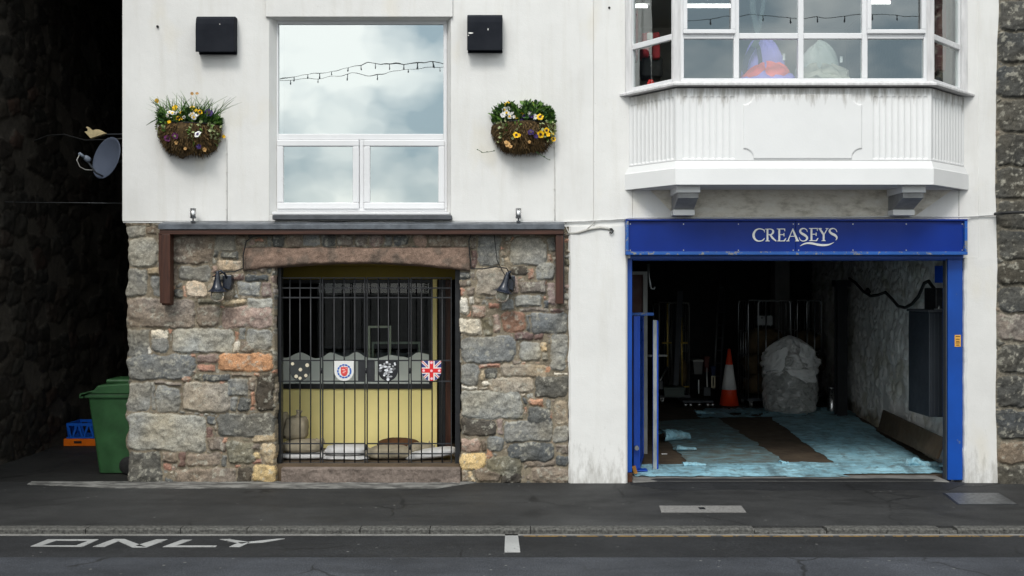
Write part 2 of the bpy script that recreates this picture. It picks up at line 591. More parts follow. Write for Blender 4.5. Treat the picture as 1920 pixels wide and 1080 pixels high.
M['cable_w'] = basic('white_cable', (0.55, 0.55, 0.54), 0.1, 20, 0.5, 0)
M['cable_g'] = basic('weathered_grey_cable', (0.40, 0.39, 0.36), 0.3, 30, 0.7, 0)
M['conc'] = basic('pale_concrete', (0.17, 0.165, 0.155), 0.35, 5, 0.85, 0.4, 50, 0.008)
M['kerb'] = basic('granite_kerb', (0.075, 0.073, 0.067), 0.8, 40, 0.85, 0.7, 60, 0.01)
M['paint_road'] = mk_chipped('worn_white_road_paint', (0.30, 0.30, 0.295), (0.05, 0.05, 0.05), 0.62, 0.7, 22)
M['paint_yel'] = mk_chipped('worn_yellow_road_paint', (0.22, 0.13, 0.035), (0.045, 0.042, 0.04), 0.50, 0.7, 9)
M['iron'] = basic('grey_iron_cover', (0.10, 0.105, 0.11), 0.3, 14, 0.45, 0.3, 90, 0.004, metal=0.4)
M['cone_o'] = basic('orange_cone_rubber', lin(214, 62, 26), 0.1, 10, 0.5, 0.05, 60)
M['cone_w'] = basic('white_reflective_sleeve', (0.75, 0.74, 0.72), 0.05, 20, 0.45, 0.05, 150)
M['grey_dark'] = basic('dark_grey_paint', (0.045, 0.05, 0.058), 0.15, 6, 0.5, 0.1, 50)
M['brown_board'] = basic('brown_board', lin(74, 62, 48), 0.25, 6, 0.7, 0.2, 50)
M['sack'] = basic('brown_paper_sack', lin(92, 76, 52), 0.25, 9, 0.85, 0.5, 30, 0.01)
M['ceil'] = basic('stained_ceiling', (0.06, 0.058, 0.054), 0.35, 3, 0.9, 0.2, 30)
M['floor_g'] = basic('oily_garage_floor', lin(58, 48, 38), 0.5, 3.5, 0.8, 0.35, 35, 0.008, c2=lin(86, 74, 60))
M['room'] = basic('cream_room_wall', (0.52, 0.52, 0.50), 0.06, 2, 0.8, 0)
M['blind'] = basic('dim_blind_cloth', (0.16, 0.18, 0.18), 0.05, 2, 0.8, 0)
M['glass_big'] = mk_glass('mirror_film_glass', 0.52, (0.95, 1.0, 0.99), 0.0, 0.05)
M['glass_bay'] = mk_glass('bay_glass', 0.20, (0.95, 1.0, 1.0), 0.0, 0.02)
M['glass_shop'] = mk_glass('shop_glass', 0.0)
M['glass_bulb'] = basic('clear_glass_globe', (0.45, 0.45, 0.40), 0.1, 10, 0.1, 0, spec=0.9)

# ================================================================== GROUND, ROAD, PAVEMENT
ROAD_Z = -0.045
KERB_Y = 10 * ((CAM_Z * S / (992 - 540)) - 1)           # front edge of the kerb
SEAM_Y = G(0, 1046, ROAD_Z).y

g = MB(); g.box(-400, 400, -400, 400, -0.40, -0.14)
tag(g.build('ground', M['ground']), 'dark asphalt ground reaching out under the street', 'ground', kind='structure')

def sheet(name, x0, x1, y0, y1, z, mat, label, cat, thick=0.09):
    b = MB(); b.box(x0, x1, y0, y1, z - thick, z)
    return tag(b.build(name, mat), label, cat, kind='structure')

sheet('road', -40, 40, -22, SEAM_Y, ROAD_Z + 0.004, M['road'], 'blue grey asphalt carriageway along the bottom of the photo', 'road')
sheet('road_edge', -40, 40, SEAM_Y, KERB_Y - 0.001, ROAD_Z, M['road_dark'], 'darker asphalt strip of road next to the kerb', 'road')
sheet('pavement', -40, 40, KERB_Y + 0.10, 0.02, 0.0, M['pave'], 'dark grey asphalt pavement in front of the building', 'pavement')
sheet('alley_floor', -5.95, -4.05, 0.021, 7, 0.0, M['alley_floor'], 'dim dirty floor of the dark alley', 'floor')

# kerb stones: one run of rough granite with joints
def kerb():
    b = MB()
    cuts = [-40]
    for px in (-330, 160, 338, 463, 675, 806, 995, 1415, 1550, 1762, 1795, 2100):
        cuts.append((px - 960) / S * (1 + KERB_Y / 10))
    cuts.append(40)
    low = {8: 0.018, 10: 0.02}
    for i in range(len(cuts) - 1):
        a, c = cuts[i] + 0.004, cuts[i + 1] - 0.004
        n = max(2, int((c - a) / 0.06)) if abs(a) < 9 and abs(c) < 9 else 3
        top = 0.004 - low.get(i, 0)
        rr = random.Random(i)
        vs = []; fs = []
        prof = [(0.0, -0.12), (0.0, top - 0.014), (0.012, top), (0.10, top), (0.10, -0.12)]
        for k in range(n + 1):
            x = a + (c - a) * k / n
            for q, (y, z) in enumerate(prof):
                dy = (rr.random() - 0.5) * 0.008 if q in (1, 2) else 0
                dz = (rr.random() - 0.5) * 0.006 if q in (1, 2) else 0
                vs.append((x, KERB_Y + y + dy, z + dz))
        m = len(prof)
        for k in range(n):
            for q in range(m - 1):
                fs.append((k * m + q, (k + 1) * m + q, (k + 1) * m + q + 1, k * m + q + 1))
        fs.append(tuple(range(m))); fs.append(tuple(range(n * m, n * m + m))[::-1])
        b.add(vs, fs)
    return tag(b.build('kerb', M['kerb']), 'long row of rough granite kerbstones at the pavement edge', 'kerb', kind='structure')
kerb()

# gutter stain strip of pale grit under the kerb
b = MB(); b.box(-20, 20, KERB_Y - 0.05, KERB_Y - 0.002, ROAD_Z - 0.05, ROAD_Z + 0.004)
tag(b.build('gutter', M['conc']), 'pale gritty gutter line at the foot of the kerb', 'gutter', kind='structure')

# white concrete strip at the foot of the stone wall, ragged front edge
def apron_strip():
    b = MB()
    xs = np.linspace(PX(60), PX(893), 70)
    y_front = [-0.30 + 0.035 * (mnoise.noise((x * 3, 0, 0))) - 0.0 for x in xs]
    top = []
    for i, x in enumerate(xs):
        t = i / 69
        yf = y_front[i] * (min(1, (1 - t) * 12)) * (0.35 + 0.65 * min(1, t * 4))
        top.append((x, min(yf, -0.02)))
    vs = []; fs = []
    for (x, yf) in top:
        vs += [(x, yf, -0.02), (x, yf, 0.006), (x, 0.0, 0.014), (x, 0.0, -0.02)]
    for i in range(len(top) - 1):
        for q in range(4):
            fs.append((i * 4 + q, (i + 1) * 4 + q, (i + 1) * 4 + (q + 1) % 4, i * 4 + (q + 1) % 4))
    b.add(vs, fs)
    n = NT('worn_pale_concrete')
    n.base(n.mix(n.ramp(n.noise(4, 6, 0.7, n.map((1, 3, 1))), [(0.42, 0.0), (0.6, 1.0)]), (0.075, 0.073, 0.069), (0.24, 0.235, 0.22))).set(rough=0.85)
    n.set(normal=n.bump(n.noise(60, 4), 0.4, 0.006))
    return tag(b.build('concrete_strip', n.m), 'worn pale concrete strip along the foot of the stone wall', 'concrete strip', kind='structure')
apron_strip()

# painted markings
def ground_poly(b, pts, z):
    ps = [G(x, y, z) for x, y in pts]
    n = len(ps)
    vs = [tuple(p) for p in ps] + [(p.x, p.y, z - 0.006) for p in ps]
    fs = [tuple(range(n)), tuple(range(n, 2 * n))[::-1]] + [(i, n + i, n + (i + 1) % n, (i + 1) % n) for i in range(n)]
    b.add(vs, fs)

def c5(pts): return [(x / 3.0, 860 + y / 3.0) for x, y in pts]
b = MB(); zz = ROAD_Z + 0.004
for pts in (
    # O : four strokes
    [(172, 492), (268, 453), (318, 459), (236, 487)], [(268, 453), (555, 453), (500, 460), (318, 459)],
    [(500, 460), (555, 453), (465, 494), (428, 487)], [(236, 487), (428, 487), (465, 494), (172, 492)],
    # N
    [(522, 494), (640, 451), (668, 462), (590, 494)], [(640, 451), (700, 451), (825, 497), (745, 498)],
    [(760, 489), (880, 453), (943, 453), (825, 497)],
    # L
    [(915, 495), (1025, 455), (1080, 455), (990, 488)], [(915, 495), (990, 488), (1220, 488), (1212, 495)],
    # Y
    [(1236, 452), (1290, 452), (1400, 468), (1360, 478)], [(1290, 494), (1345, 470), (1408, 468), (1350, 495)],
    [(1395, 467), (1560, 450), (1602, 449), (1480, 470), (1392, 474)],
):
    ground_poly(b, c5(pts), zz)
tag(b.build('road_lettering', M['paint_road'], org=G(290, 1018, ROAD_Z)), 'worn white painted word ONLY on the dark road strip', 'road lettering')
b = MB(); ground_poly(b, [(946, 1035), (947, 1001.5), (971, 1001.5), (975.5, 1035)][::-1], zz)
tag(b.build('lane_dash', M['paint_road'], org=G(960, 1018, ROAD_Z)), 'single short white painted dash on the dark road strip', 'road marking')
b = MB()
b.box(PX(975, KERB_Y), 30, KERB_Y - 0.074, KERB_Y - 0.052, ROAD_Z - 0.004, zz)
tag(b.build('yellow_line', M['paint_yel'], org=(3, KERB_Y - 0.06, ROAD_Z)), 'thin faded yellow line painted along the road edge', 'road marking')

# granite drain slab and iron cover in the pavement
b = MB(); ps = [G(1236, 948, 0.006), G(1390, 948, 0.006), G(1399, 960, 0.006), G(1240, 960, 0.006)]
b.hexa([(p.x, p.y, -0.02) for p in ps][::-1], [(p.x, p.y, 0.006) for p in ps][::-1])
t = thing('drain_slab', 'long pale granite slab with a small hole in the pavement', 'drain cover', (ps[0].x, ps[0].y, 0))
n = NT('pale_granite'); n.base(n.ramp(n.noise(90, 3, 0.7), [(0.3, (0.08, 0.078, 0.074)), (0.7, (0.27, 0.26, 0.25))])).set(rough=0.85); M['pale_granite'] = n.m
b.build('slab', M['pale_granite'], t)
b = MB(); c = G(1316, 953, 0.006); b.box(c.x - 0.028, c.x + 0.028, c.y - 0.04, c.y + 0.04, 0.002, 0.0075); b.build('lifting_hole', M['black'], t)
ps = [G(1771, 924.5, 0.004), G(1872, 924.5, 0.004), G(1906, 945, 0.004), G(1798, 945, 0.004)]
t = thing('access_cover', 'worn grey metal access cover set in the pavement', 'access cover', (ps[0].x, ps[0].y, 0))
b = MB(); b.hexa([(p.x, p.y, -0.02) for p in ps][::-1], [(p.x, p.y, 0.006) for p in ps][::-1]); b.build('plate', M['iron'], t)
cx = sum(p.x for p in ps) / 4; cy = sum(p.y for p in ps) / 4
b = MB(); q = [(cx + (p.x - cx) * 1.06, cy + (p.y - cy) * 1.08) for p in ps]
b.hexa([(x, y, -0.02) for x, y in q][::-1], [(x, y, 0.0025) for x, y in q][::-1]); b.build('frame', M['black'], t)

# ================================================================== THE WHITE BUILDING
bld = thing('white_building', 'white rendered building with rubble stone ground floor and open garage', 'building', (0, 0, 0))
TH = 0.35
TOP = 7.4
ZL = PZ(415)                 # foot of the white render above the stone wall
b = MB()
xL, xW0, xW1, xS, xJ0, xJ1, xR = PX(229), PX(505), PX(845), PX(1113), PX(1176), PX(1809), PX(1878)
b.box(xL, xW0, 0, TH, ZL, TOP)
b.box(xW0, xW1, 0, TH, PZ(34), TOP)
b.box(xW0, xW1, 0, TH, ZL, PZ(404))
b.box(xW1, xS, 0, TH, ZL, TOP)
# a thickened lintel band over the big window
b.box(PX(499), PX(849), -0.03, 0, PZ(33), TOP)
xB0, xB1 = PX(1186), PX(1797)
ZB = PZ(178)
b.prism([(xS, -0.012), (xB0, -0.012), (PX(1160), TH), (xS, TH)], 'z', ZL, TOP)
b.box(xB0, xB1, -0.012, TH, PZ(484), ZB - 0.12)
b.prism([(xB1, -0.012), (xR, -0.012), (xR, TH), (PX(1850), TH)], 'z', PZ(484), TOP)
b.box(xS, PX(1189), -0.012, TH, PZ(425), ZL)
b.box(PX(1176.5), PX(1189), -0.010, 0.029, PZ(484), PZ(425))
b.build('rendered_wall', M['render'], bld, bevel=0.006)

# splayed white reveals of the window
b = MB()
zt, zb = PZ(34), PZ(404)
b.prism([(xW0, -0.001), (PX(516), 0.11), (PX(516), TH), (xW0, TH)], 'z', zb, zt)
b.build('window_reveal', M['render'], bld); b = MB()
b.prism([(xW1, -0.001), (xW1, TH), (PX(837), TH), (PX(837), 0.11)], 'z', zb, zt)
b.build('window_reveal', M['render'], bld)

# white piers beside the garage, down to the pavement, with uneven edges
def pier(name, x0, x1, z0, z1, y0, y1, seed, ragged):
    n = 44
    b = MB(); vs = []; fs = []
    for k in range(n + 1):
        z = z0 + (z1 - z0) * k / n
        j = lambda s: mnoise.noise((seed + s, z * 5, 0)) * 0.012 + mnoise.noise((seed + s, z * 14, 3)) * 0.006
        a = x0 + (j(0) if 'l' in ragged else 0); c = x1 + (j(9) if 'r' in ragged else 0)
        vs += [(a, y1, z), (a, y0 + 0.02, z), (a + 0.02, y0, z), (c - 0.02, y0, z), (c, y0 + 0.02, z), (c, y1, z)]
    for k in range(n):
        for q in range(5):
            fs.append((k * 6 + q, k * 6 + q + 1, (k + 1) * 6 + q + 1, (k + 1) * 6 + q))
    fs.append(tuple(range(6))[::-1]); fs.append(tuple(range(n * 6, n * 6 + 6)))
    b.add(vs, fs)
    return b.build(name, M['render'], bld)
pier('pier', PX(1066), PX(1176), -0.05, PZ(425) , -0.035, TH, 1, 'l')
b = MB(); b.box(PX(1056), xS, -0.012, TH, PZ(425), ZL); b.build('rendered_wall', M['render'], bld)
pier('pier', PX(1808), xR, -0.05, PZ(484), -0.02, TH, 5, 'lr')
pier('pier', PX(1830), xR + 0.004, PZ(484), TOP, -0.016, 0.2, 8, 'r')

# ------------------------------------------------------------------ rubble stone facing (height field)
GR = dict(g=(116, 117, 114), lg=(138, 138, 131), dg=(88, 88, 84), gb=(112, 115, 115), br=(116, 104, 92), bg=(146, 134, 116), tan=(165, 146, 112),
          pk=(145, 122, 112), sal=(172, 118, 92), orr=(176, 124, 78), o2=(158, 112, 84), sl=(80, 84, 86), wh=(190, 186, 176), rb=(110, 84, 78), ol=(106, 102, 84),
          ye=(184, 158, 98), red=(150, 102, 82), db=(72, 66, 58), pg=(126, 116, 108), cr=(172, 156, 136))
LEFT = '''30,50,110,95,g 110,50,155,85,br 32,96,160,210,lg 32,215,118,322,g 119,212,165,245,tan 130,248,168,325,gb 207,83,373,200,br 376,84,465,148,g
468,83,500,130,br 402,148,468,178,sl 395,181,480,225,cr 375,140,395,175,sl 240,205,365,265,g 370,207,393,235,pk 400,236,440,265,sl 441,233,495,265,rb 498,235,592,265,sl
272,264,352,328,cr 355,268,455,330,bg 470,266,558,320,g 563,268,605,325,pk 210,285,226,325,o2 228,295,258,328,sl 210,206,236,280,br 259,282,272,326,o2
35,330,306,446,pg 310,358,404,446,br 408,362,605,446,pk 508,330,605,378,lg 315,330,402,355,ol 405,334,505,358,tan
33,450,125,556,g 132,455,203,492,wh 132,484,203,541,gb 216,447,452,546,lg 454,460,468,510,o2 471,450,500,490,gb 503,450,605,532,g 452,495,472,541,wh 475,493,540,541,br
108,520,128,548,wh 35,550,302,648,gb 306,552,395,584,pk 310,588,382,618,sal 393,544,607,617,orr 278,545,302,560,o2 252,620,290,656,o2 288,612,303,626,o2 335,625,437,655,sl 440,622,530,640,br 532,618,552,634,o2 300,626,334,655,ol
35,655,128,771,g 146,672,247,776,g 140,653,252,670,br 256,658,442,772,bg 424,645,511,714,g 540,626,612,772,db 468,715,520,770,sl 521,690,540,750,o2 440,716,465,770,g 400,653,418,670,o2 128,660,146,765,g 510,640,538,690,br
38,780,350,926,lg 350,786,385,822,sl 350,832,372,876,rb 388,778,614,872,dg 355,866,425,926,br 405,875,438,895,o2 398,905,422,924,o2
525,850,616,892,tan 562,895,622,980,tan 424,888,540,972,ol 515,897,560,922,br 533,930,560,960,ye 527,962,560,978,red
38,928,172,1057,dg 174,930,236,972,br 270,933,402,987,br 180,975,212,1002,red 240,930,268,988,rb 520,980,620,1049,ye 225,992,464,1058,br 180,1030,216,1058,sl 404,940,424,986,g 466,984,520,1058,db 470,1000,516,1030,cr'''
RIGHT = '''85,85,110,110,br 85,112,110,142,br 86,145,110,216,rb 112,85,204,205,g 238,92,387,205,g 390,90,420,150,gb 388,160,405,187,o2 342,192,420,262,lg
248,206,312,240,db 312,218,335,256,o2 35,226,90,256,sl 90,225,107,255,br 108,208,242,322,bg 35,260,90,286,br 36,287,62,320,red 65,287,103,322,br 245,242,272,310,pk 275,263,386,312,br 388,270,420,352,pk 365,264,386,284,o2
40,326,80,392,wh 84,322,103,352,wh 262,318,366,364,lg 92,355,150,405,pk 160,347,198,371,red 370,318,384,333,o2 370,335,395,368,sl 204,328,260,378,g 278,366,392,386,br 395,368,455,386,rb
42,408,131,471,wh 133,405,172,476,ol 175,393,204,464,pk 210,384,304,466,o2 305,392,320,462,g 321,386,466,471,gb
50,476,264,584,gb 258,464,328,496,rb 330,468,378,492,rb 274,500,362,574,lg 364,500,390,538,tan 365,540,390,575,g 400,470,467,616,gb
50,586,125,672,g 125,583,203,603,sal 285,573,303,590,o2 204,587,390,641,bg 148,604,192,648,dg 250,572,282,592,br 385,596,400,622,o2 130,610,146,652,tan 413,622,465,630,wh
158,640,332,701,bg 335,632,467,716,dg 50,672,115,687,wh 135,652,162,676,wh 120,678,155,690,br
50,690,287,799,lg 228,698,255,713,o2 258,699,285,718,o2 311,718,371,749,o2 380,720,402,756,gb 290,716,308,746,sl 306,752,404,823,sl 412,730,468,823,bg 290,758,303,782,o2 391,762,405,802,o2 260,788,290,804,ol
50,798,183,866,db 214,806,410,890,g 410,824,471,892,g 186,800,212,862,pk
50,874,121,926,pk 147,868,218,926,gb 234,892,413,966,sl 418,900,471,936,br 418,942,469,984,sl 145,915,172,952,o2
50,928,146,1001,ye 122,878,145,924,br 150,945,294,1024,ol 298,962,420,990,br 104,992,206,1047,br 328,988,472,1050,br 52,1001,80,1048,br 84,1008,100,1048,tan 208,1008,292,1050,db'''
TOPR = '''0,78,18,130,g 20,80,71,131,sl 75,78,138,132,br 141,78,205,130,g 208,78,270,132,dg 273,78,335,130,br 339,80,395,132,br 398,80,451,132,pk 455,82,490,130,g 493,80,555,130,sl 568,78,621,132,pk 625,78,722,133,br 725,80,782,132,br'''

def parse(txt, ox):
    out = []
    for s in txt.split():
        q = s.split(',')
        x0, y0, x1, y1 = [float(v) / 2.077 for v in q[:4]]
        out.append((PX(ox + x0), PZ(400 + y1), PX(ox + x1), PZ(400 + y0), lin(*GR[q[4]])))
    return out

def stone_field(x0, x1, z0, z1, res, stones, seed, fill=7.0, mortar=lin(112, 103, 88), rub=True, depth=0.035, palette=None):
    nx = int(round((x1 - x0) / res)) + 1; nz = int(round((z1 - z0) / res)) + 1
    X, Z = np.meshgrid(np.linspace(x0, x1, nx), np.linspace(z0, z1, nz))
    w1 = fbm(X, Z, 9, seed, 3) - 0.5; w2 = fbm(X, Z, 9, seed + 50, 3) - 0.5
    w3 = fbm(X, Z, 45, seed + 70, 2) - 0.5; w4 = fbm(X, Z, 45, seed + 80, 2) - 0.5
    Xw = X + w1 * 0.055 + w3 * 0.012; Zw = Z + w2 * 0.05 + w4 * 0.012
    rs = np.random.RandomState(seed)
    best = np.full(X.shape, -9.0); sid = np.full(X.shape, -1)
    cols = []; tilt = []; off = []
    for (a, bb, c, d, cc) in stones:
        k = len(cols)
        cx, cz, hx, hz = (a + c) / 2, (bb + d) / 2, (c - a) / 2, (d - bb) / 2
        m = (np.abs(X - cx) < hx + 0.1) & (np.abs(Z - cz) < hz + 0.1)
        rr = min(hx, hz) * (0.25 + 0.45 * rs.rand())
        sh = (rs.rand() - 0.5) * 0.16; sh2 = (rs.rand() - 0.5) * 0.10
        ux = Xw[m] - cx; uz = Zw[m] - cz
        ax = np.abs(ux + sh * uz) - (hx - rr); az = np.abs(uz + sh2 * ux) - (hz - rr)
        s = rr - (np.hypot(np.maximum(ax, 0), np.maximum(az, 0)) + np.minimum(np.maximum(ax, az), 0)) - 0.003
        bm = best[m]; sm_ = sid[m]
        up = s > bm
        bm[up] = s[up]; sm_[up] = k
        best[m] = bm; sid[m] = sm_
        cols.append(cc); tilt.append((rs.rand(2) - 0.5) * 0.10); off.append(rs.rand() * 0.022)
    nh = len(cols)
    if rub:
        # small rubble wedged in what is left
        gx = np.arange(x0 - 0.2, x1 + 0.2, 1 / fill); gz = np.arange(z0 - 0.2, z1 + 0.2, 1 / fill * 0.75)
        sx, sz = np.meshgrid(gx, gz)
        sx = (sx + (rs.rand(*sx.shape) - 0.5) * 0.85 / fill).ravel(); sz = (sz + (rs.rand(*sz.shape) - 0.5) * 0.62 / fill).ravel()
        if palette is None: palette = ['br', 'g', 'dg', 'ol', 'br', 'pg', 'g', 'bg', 'br', 'pk', 'bg', 'g', 'br', 'lg', 'sal']
        f1 = np.full(X.shape, 9.0); f2 = np.full(X.shape, 9.0); vid = np.zeros(X.shape, int)
        for i in range(len(sx)):
            lo = np.searchsorted(X[0], sx[i] - 2.6 / fill); hi = np.searchsorted(X[0], sx[i] + 2.6 / fill)
            lz = np.searchsorted(Z[:, 0], sz[i] - 2.2 / fill); hz_ = np.searchsorted(Z[:, 0], sz[i] + 2.2 / fill)
            if hi <= lo or hz_ <= lz: continue
            sl = (slice(lz, hz_), slice(lo, hi))
            d = np.hypot(Xw[sl] - sx[i], (Zw[sl] - sz[i]) * 1.3)
            A = f1[sl]; B = f2[sl]; V = vid[sl]
            n1 = d < A
            B[:] = np.where(n1, A, np.minimum(B, d)); V[n1] = i; A[n1] = d[n1]
        s2 = np.minimum((f2 - f1) * 0.5 - 0.006, -best - 0.014)
        use = s2 > np.maximum(best, 0)
        keep = rs.rand(len(sx)) < 0.8
        s2 = np.where(keep[vid], s2, -0.02)
        use &= s2 > 0
        best = np.where(use, s2, best); sid = np.where(use, nh + vid, sid)
        for i in range(len(sx)):
            cols.append(lin(*GR[palette[rs.randint(len(palette))]])); tilt.append((rs.rand(2) - 0.5) * 0.12); off.append(rs.rand() * 0.016)
    cols = np.array(cols); tilt = np.array(tilt); off = np.array(off)
    jit = 0.82 + 0.36 * rs.rand(len(cols), 1)
    cols = cols * jit
    gm = cols.mean(axis=1, keepdims=True); cols = (gm + (cols - gm) * 0.66) * 1.30 * np.array([1.04, 1.0, 0.94])
    ins = best > 0
    e = np.clip(best / 0.016, 0, 1); e = e * e * (3 - 2 * e)
    rough = fbm(X, Z, 14, seed + 5, 5, 0.6) - 0.5
    ridg = 1 - np.abs(2 * fbm(X, Z, 6, seed + 33, 4) - 1)
    sidc = np.maximum(sid, 0)
    t = tilt[sidc]
    H = np.where(ins, e * (depth * 0.30 + off[sidc] * 0.6 + np.minimum(best, 0.12) * 0.06 + rough * 0.034 + (ridg - 0.7) * 0.026), 0)
    H = H + np.where(ins, 0, (fbm(X, Z, 25, seed + 7, 4) - 0.5) * 0.012)
    # colour
    bl = fbm(X, Z, 5, seed + 11, 5, 0.6)[..., None]
    warm = fbm(X, Z, 3, seed + 19, 4)[..., None]
    C = cols[sidc] * (0.80 + 0.46 * bl)
    C = C * (1 + (warm - 0.42) * np.array([0.35, 0.12, -0.25]))
    lich = np.clip((fbm(X, Z, 22, seed + 23, 4, 0.65) - 0.60) * 9, 0, 0.55)[..., None]
    C = C * (1 - lich) + np.array(lin(178, 174, 160)) * lich
    dk = np.clip((fbm(X, Z, 8, seed + 29, 5, 0.65) - 0.58) * 6, 0, 0.38)[..., None]
    C = C * (1 - dk) + C * 0.42 * dk
    mc = np.array(mortar) * 1.35 * (0.65 + 0.7 * fbm(X, Z, 8, seed + 13, 4)[..., None])
    C = np.where(ins[..., None], C, mc)
    return X, Z, H, C, nx, nz

Z_STONE_TOP = PZ(416)
xs0, xs1 = PX(236), PX(1067)
stones = parse(LEFT, 220) + parse(RIGHT, 840) + parse(TOPR, 500)
X, Z, H, C, nx, nz = stone_field(xs0, xs1, -0.03, Z_STONE_TOP, 0.0085, stones, 3, fill=13.0)
# opening under the arch
xo0, xo1 = PX(516), PX(863)
zs = PZ(877)
arc = lambda X_: PZ(494) - (np.abs(X_ - PX(668)) / (PX(875) - PX(668))) ** 2 * (PZ(494) - PZ(509))
zl_top = PZ(463)
jx = (vnoise(Z, Z * 0, 9, 5) - 0.5) * 0.035
lint = (X > PX(453)) & (X < PX(884)) & (Z > arc(X)) & (Z < zl_top)
hole = ((X > xo0 + jx) & (X < xo1 + jx) & (Z > -0.02) & (Z < arc(X) + 0.05)) | ((X > PX(458)) & (X < PX(880)) & (Z > arc(X) + 0.03) & (Z < zl_top - 0.015))
# dirty shade-free soot left under the canopy stays out: real shade does it
edge_j = (vnoise(Z, Z * 0, 7, 91) - 0.5) * 0.05 + (vnoise(Z, Z * 0, 22, 92) - 0.5) * 0.02
Xv = X + edge_j * np.exp(-(X - xs0) / 0.06) + edge_j * 0.5 * np.exp(-(xs1 - X) / 0.05)
Yv = -H
# round the outer corner back
Yv = Yv + 0.05 * np.exp(-(X - xs0) / 0.012)
# run the edges back into the wall so the facing has thickness
hv = hole
mask = ~(hv[:-1, :-1] & hv[1:, 1:] & hv[:-1, 1:] & hv[1:, :-1])
# vertices on the hole's rim are pulled back to make reveals
rim = hv
Yv = np.where(rim, 0.10, Yv)
Yv[:, 0] = 0.3
V = np.stack([Xv.ravel(), Yv.ravel(), Z.ravel()], axis=1)
np_grid('stone_facing', V, nx, nz, M['stone'], bld, C.reshape(-1, 3), mask)

# solid core behind the facing, forming the jambs of the opening
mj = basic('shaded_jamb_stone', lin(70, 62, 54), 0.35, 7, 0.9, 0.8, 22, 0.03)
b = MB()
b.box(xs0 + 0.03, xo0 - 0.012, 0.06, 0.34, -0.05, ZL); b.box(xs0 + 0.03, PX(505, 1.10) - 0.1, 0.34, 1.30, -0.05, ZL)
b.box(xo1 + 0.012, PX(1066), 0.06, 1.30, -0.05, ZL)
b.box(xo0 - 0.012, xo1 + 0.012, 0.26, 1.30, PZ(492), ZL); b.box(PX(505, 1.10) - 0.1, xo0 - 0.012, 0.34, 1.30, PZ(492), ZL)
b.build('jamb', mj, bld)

# arched granite lintel with its own rough face
def lintel():
    nxl, nzl = 190, 26
    U, W = np.meshgrid(np.linspace(0, 1, nxl), np.linspace(0, 1, nzl))
    Xl = PX(455) + U * (PX(883) - PX(455))
    lo = arc(Xl) + (fbm(Xl, Xl * 0, 12, 4, 3) - 0.5) * 0.012
    hi = zl_top + (fbm(Xl, Xl * 0, 6, 8, 3) - 0.5) * 0.02
    Zl = lo + W * (hi - lo)
    Yl = -0.055 - (fbm(Xl, Zl, 7, 61, 5, 0.6) - 0.5) * 0.055
    ed = np.minimum(np.minimum(U * 2.4, (1 - U) * 2.4), np.minimum(W, 1 - W) * 0.25)
    Yl = Yl + 0.045 * np.exp(-ed / 0.012)
    Yl[0, :] = 0.26; Yl[-1, :] = 0.05; Yl[:, 0] = 0.05; Yl[:, -1] = 0.05
    Cl = np.array(lin(136, 114, 100)) * (0.62 + 0.75 * fbm(Xl, Zl, 4, 71, 5, 0.6)[..., None])
    st = np.clip((fbm(Xl, Zl, 9, 77, 4) - 0.55) * 5, 0, 0.6)[..., None]
    Cl = Cl * (1 - st) + np.array(lin(92, 84, 76)) * st
    return np_grid('stone_lintel', np.stack([Xl.ravel(), Yl.ravel(), Zl.ravel()], 1), nxl, nzl, M['stone'], bld, Cl.reshape(-1, 3))
lintel()

# long stone step under the gate
def step():
    nxl, nzl = 170, 20
    U, W = np.meshgrid(np.linspace(0, 1, nxl), np.linspace(0, 1, nzl))
    x0, x1 = PX(527), PX(865)
    Xl = x0 + U * (x1 - x0)
    Zl = -0.03 + W * (PZ(876) + 0.03)
    Yl = -0.05 - (fbm(Xl, Zl, 9, 161, 5, 0.62) - 0.5) * 0.06
    Yl = Yl + 0.02 * np.exp(-np.minimum(np.abs(Xl - PX(663)), np.abs(Xl - PX(778))) / 0.008)
    Yl[-1, :] = 0.3; Yl[:, 0] = 0.2; Yl[:, -1] = 0.2
    Cl = np.array(lin(118, 106, 98)) * (0.6 + 0.8 * fbm(Xl, Zl, 5, 171, 5, 0.6)[..., None])
    return np_grid('stone_step', np.stack([Xl.ravel(), Yl.ravel(), Zl.ravel()], 1), nxl, nzl, M['stone'], bld, Cl.reshape(-1, 3))
step()

# ------------------------------------------------------------------ recess and shop front behind the gate
FY = 1.10                       # plane of the yellow front
FZ = PZ(868, 0.15)              # floor inside
b = MB()
b.box(PX(505, FY) - 0.099, PX(880), 0.06, FY + 0.3, -0.05, FZ)
b.build('recess_floor', basic('recess_floor_stone', lin(86, 72, 56), 0.2, 6, 0.85, 0.4, 40), bld)
b = MB()
wx0, wx1 = PX(505, FY), PX(809, FY)
wz0, wz1 = PZ(729, FY), PZ(524, FY)
b.box(wx0 - 0.1, PX(819, FY), FY, FY + 0.12, FZ, wz0)                # wall below the window
b.box(wx1 + 0.004, PX(819, FY), FY, FY + 0.12, wz0, wz1)             # strip right of the window
b.build('shop_wall', M['yellow'], bld)
b = MB()
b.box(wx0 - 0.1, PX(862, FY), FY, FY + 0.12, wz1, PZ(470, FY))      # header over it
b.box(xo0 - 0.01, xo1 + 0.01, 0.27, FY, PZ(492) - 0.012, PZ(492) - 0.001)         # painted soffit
b.build('shop_header', M['yellow_shaded'], bld)
b = MB()
b.box(xo1 + 0.0, xo1 + 0.012, 0.30, FY, FZ, PZ(493)); b.build('door_jamb_strip', M['yellow'], bld)
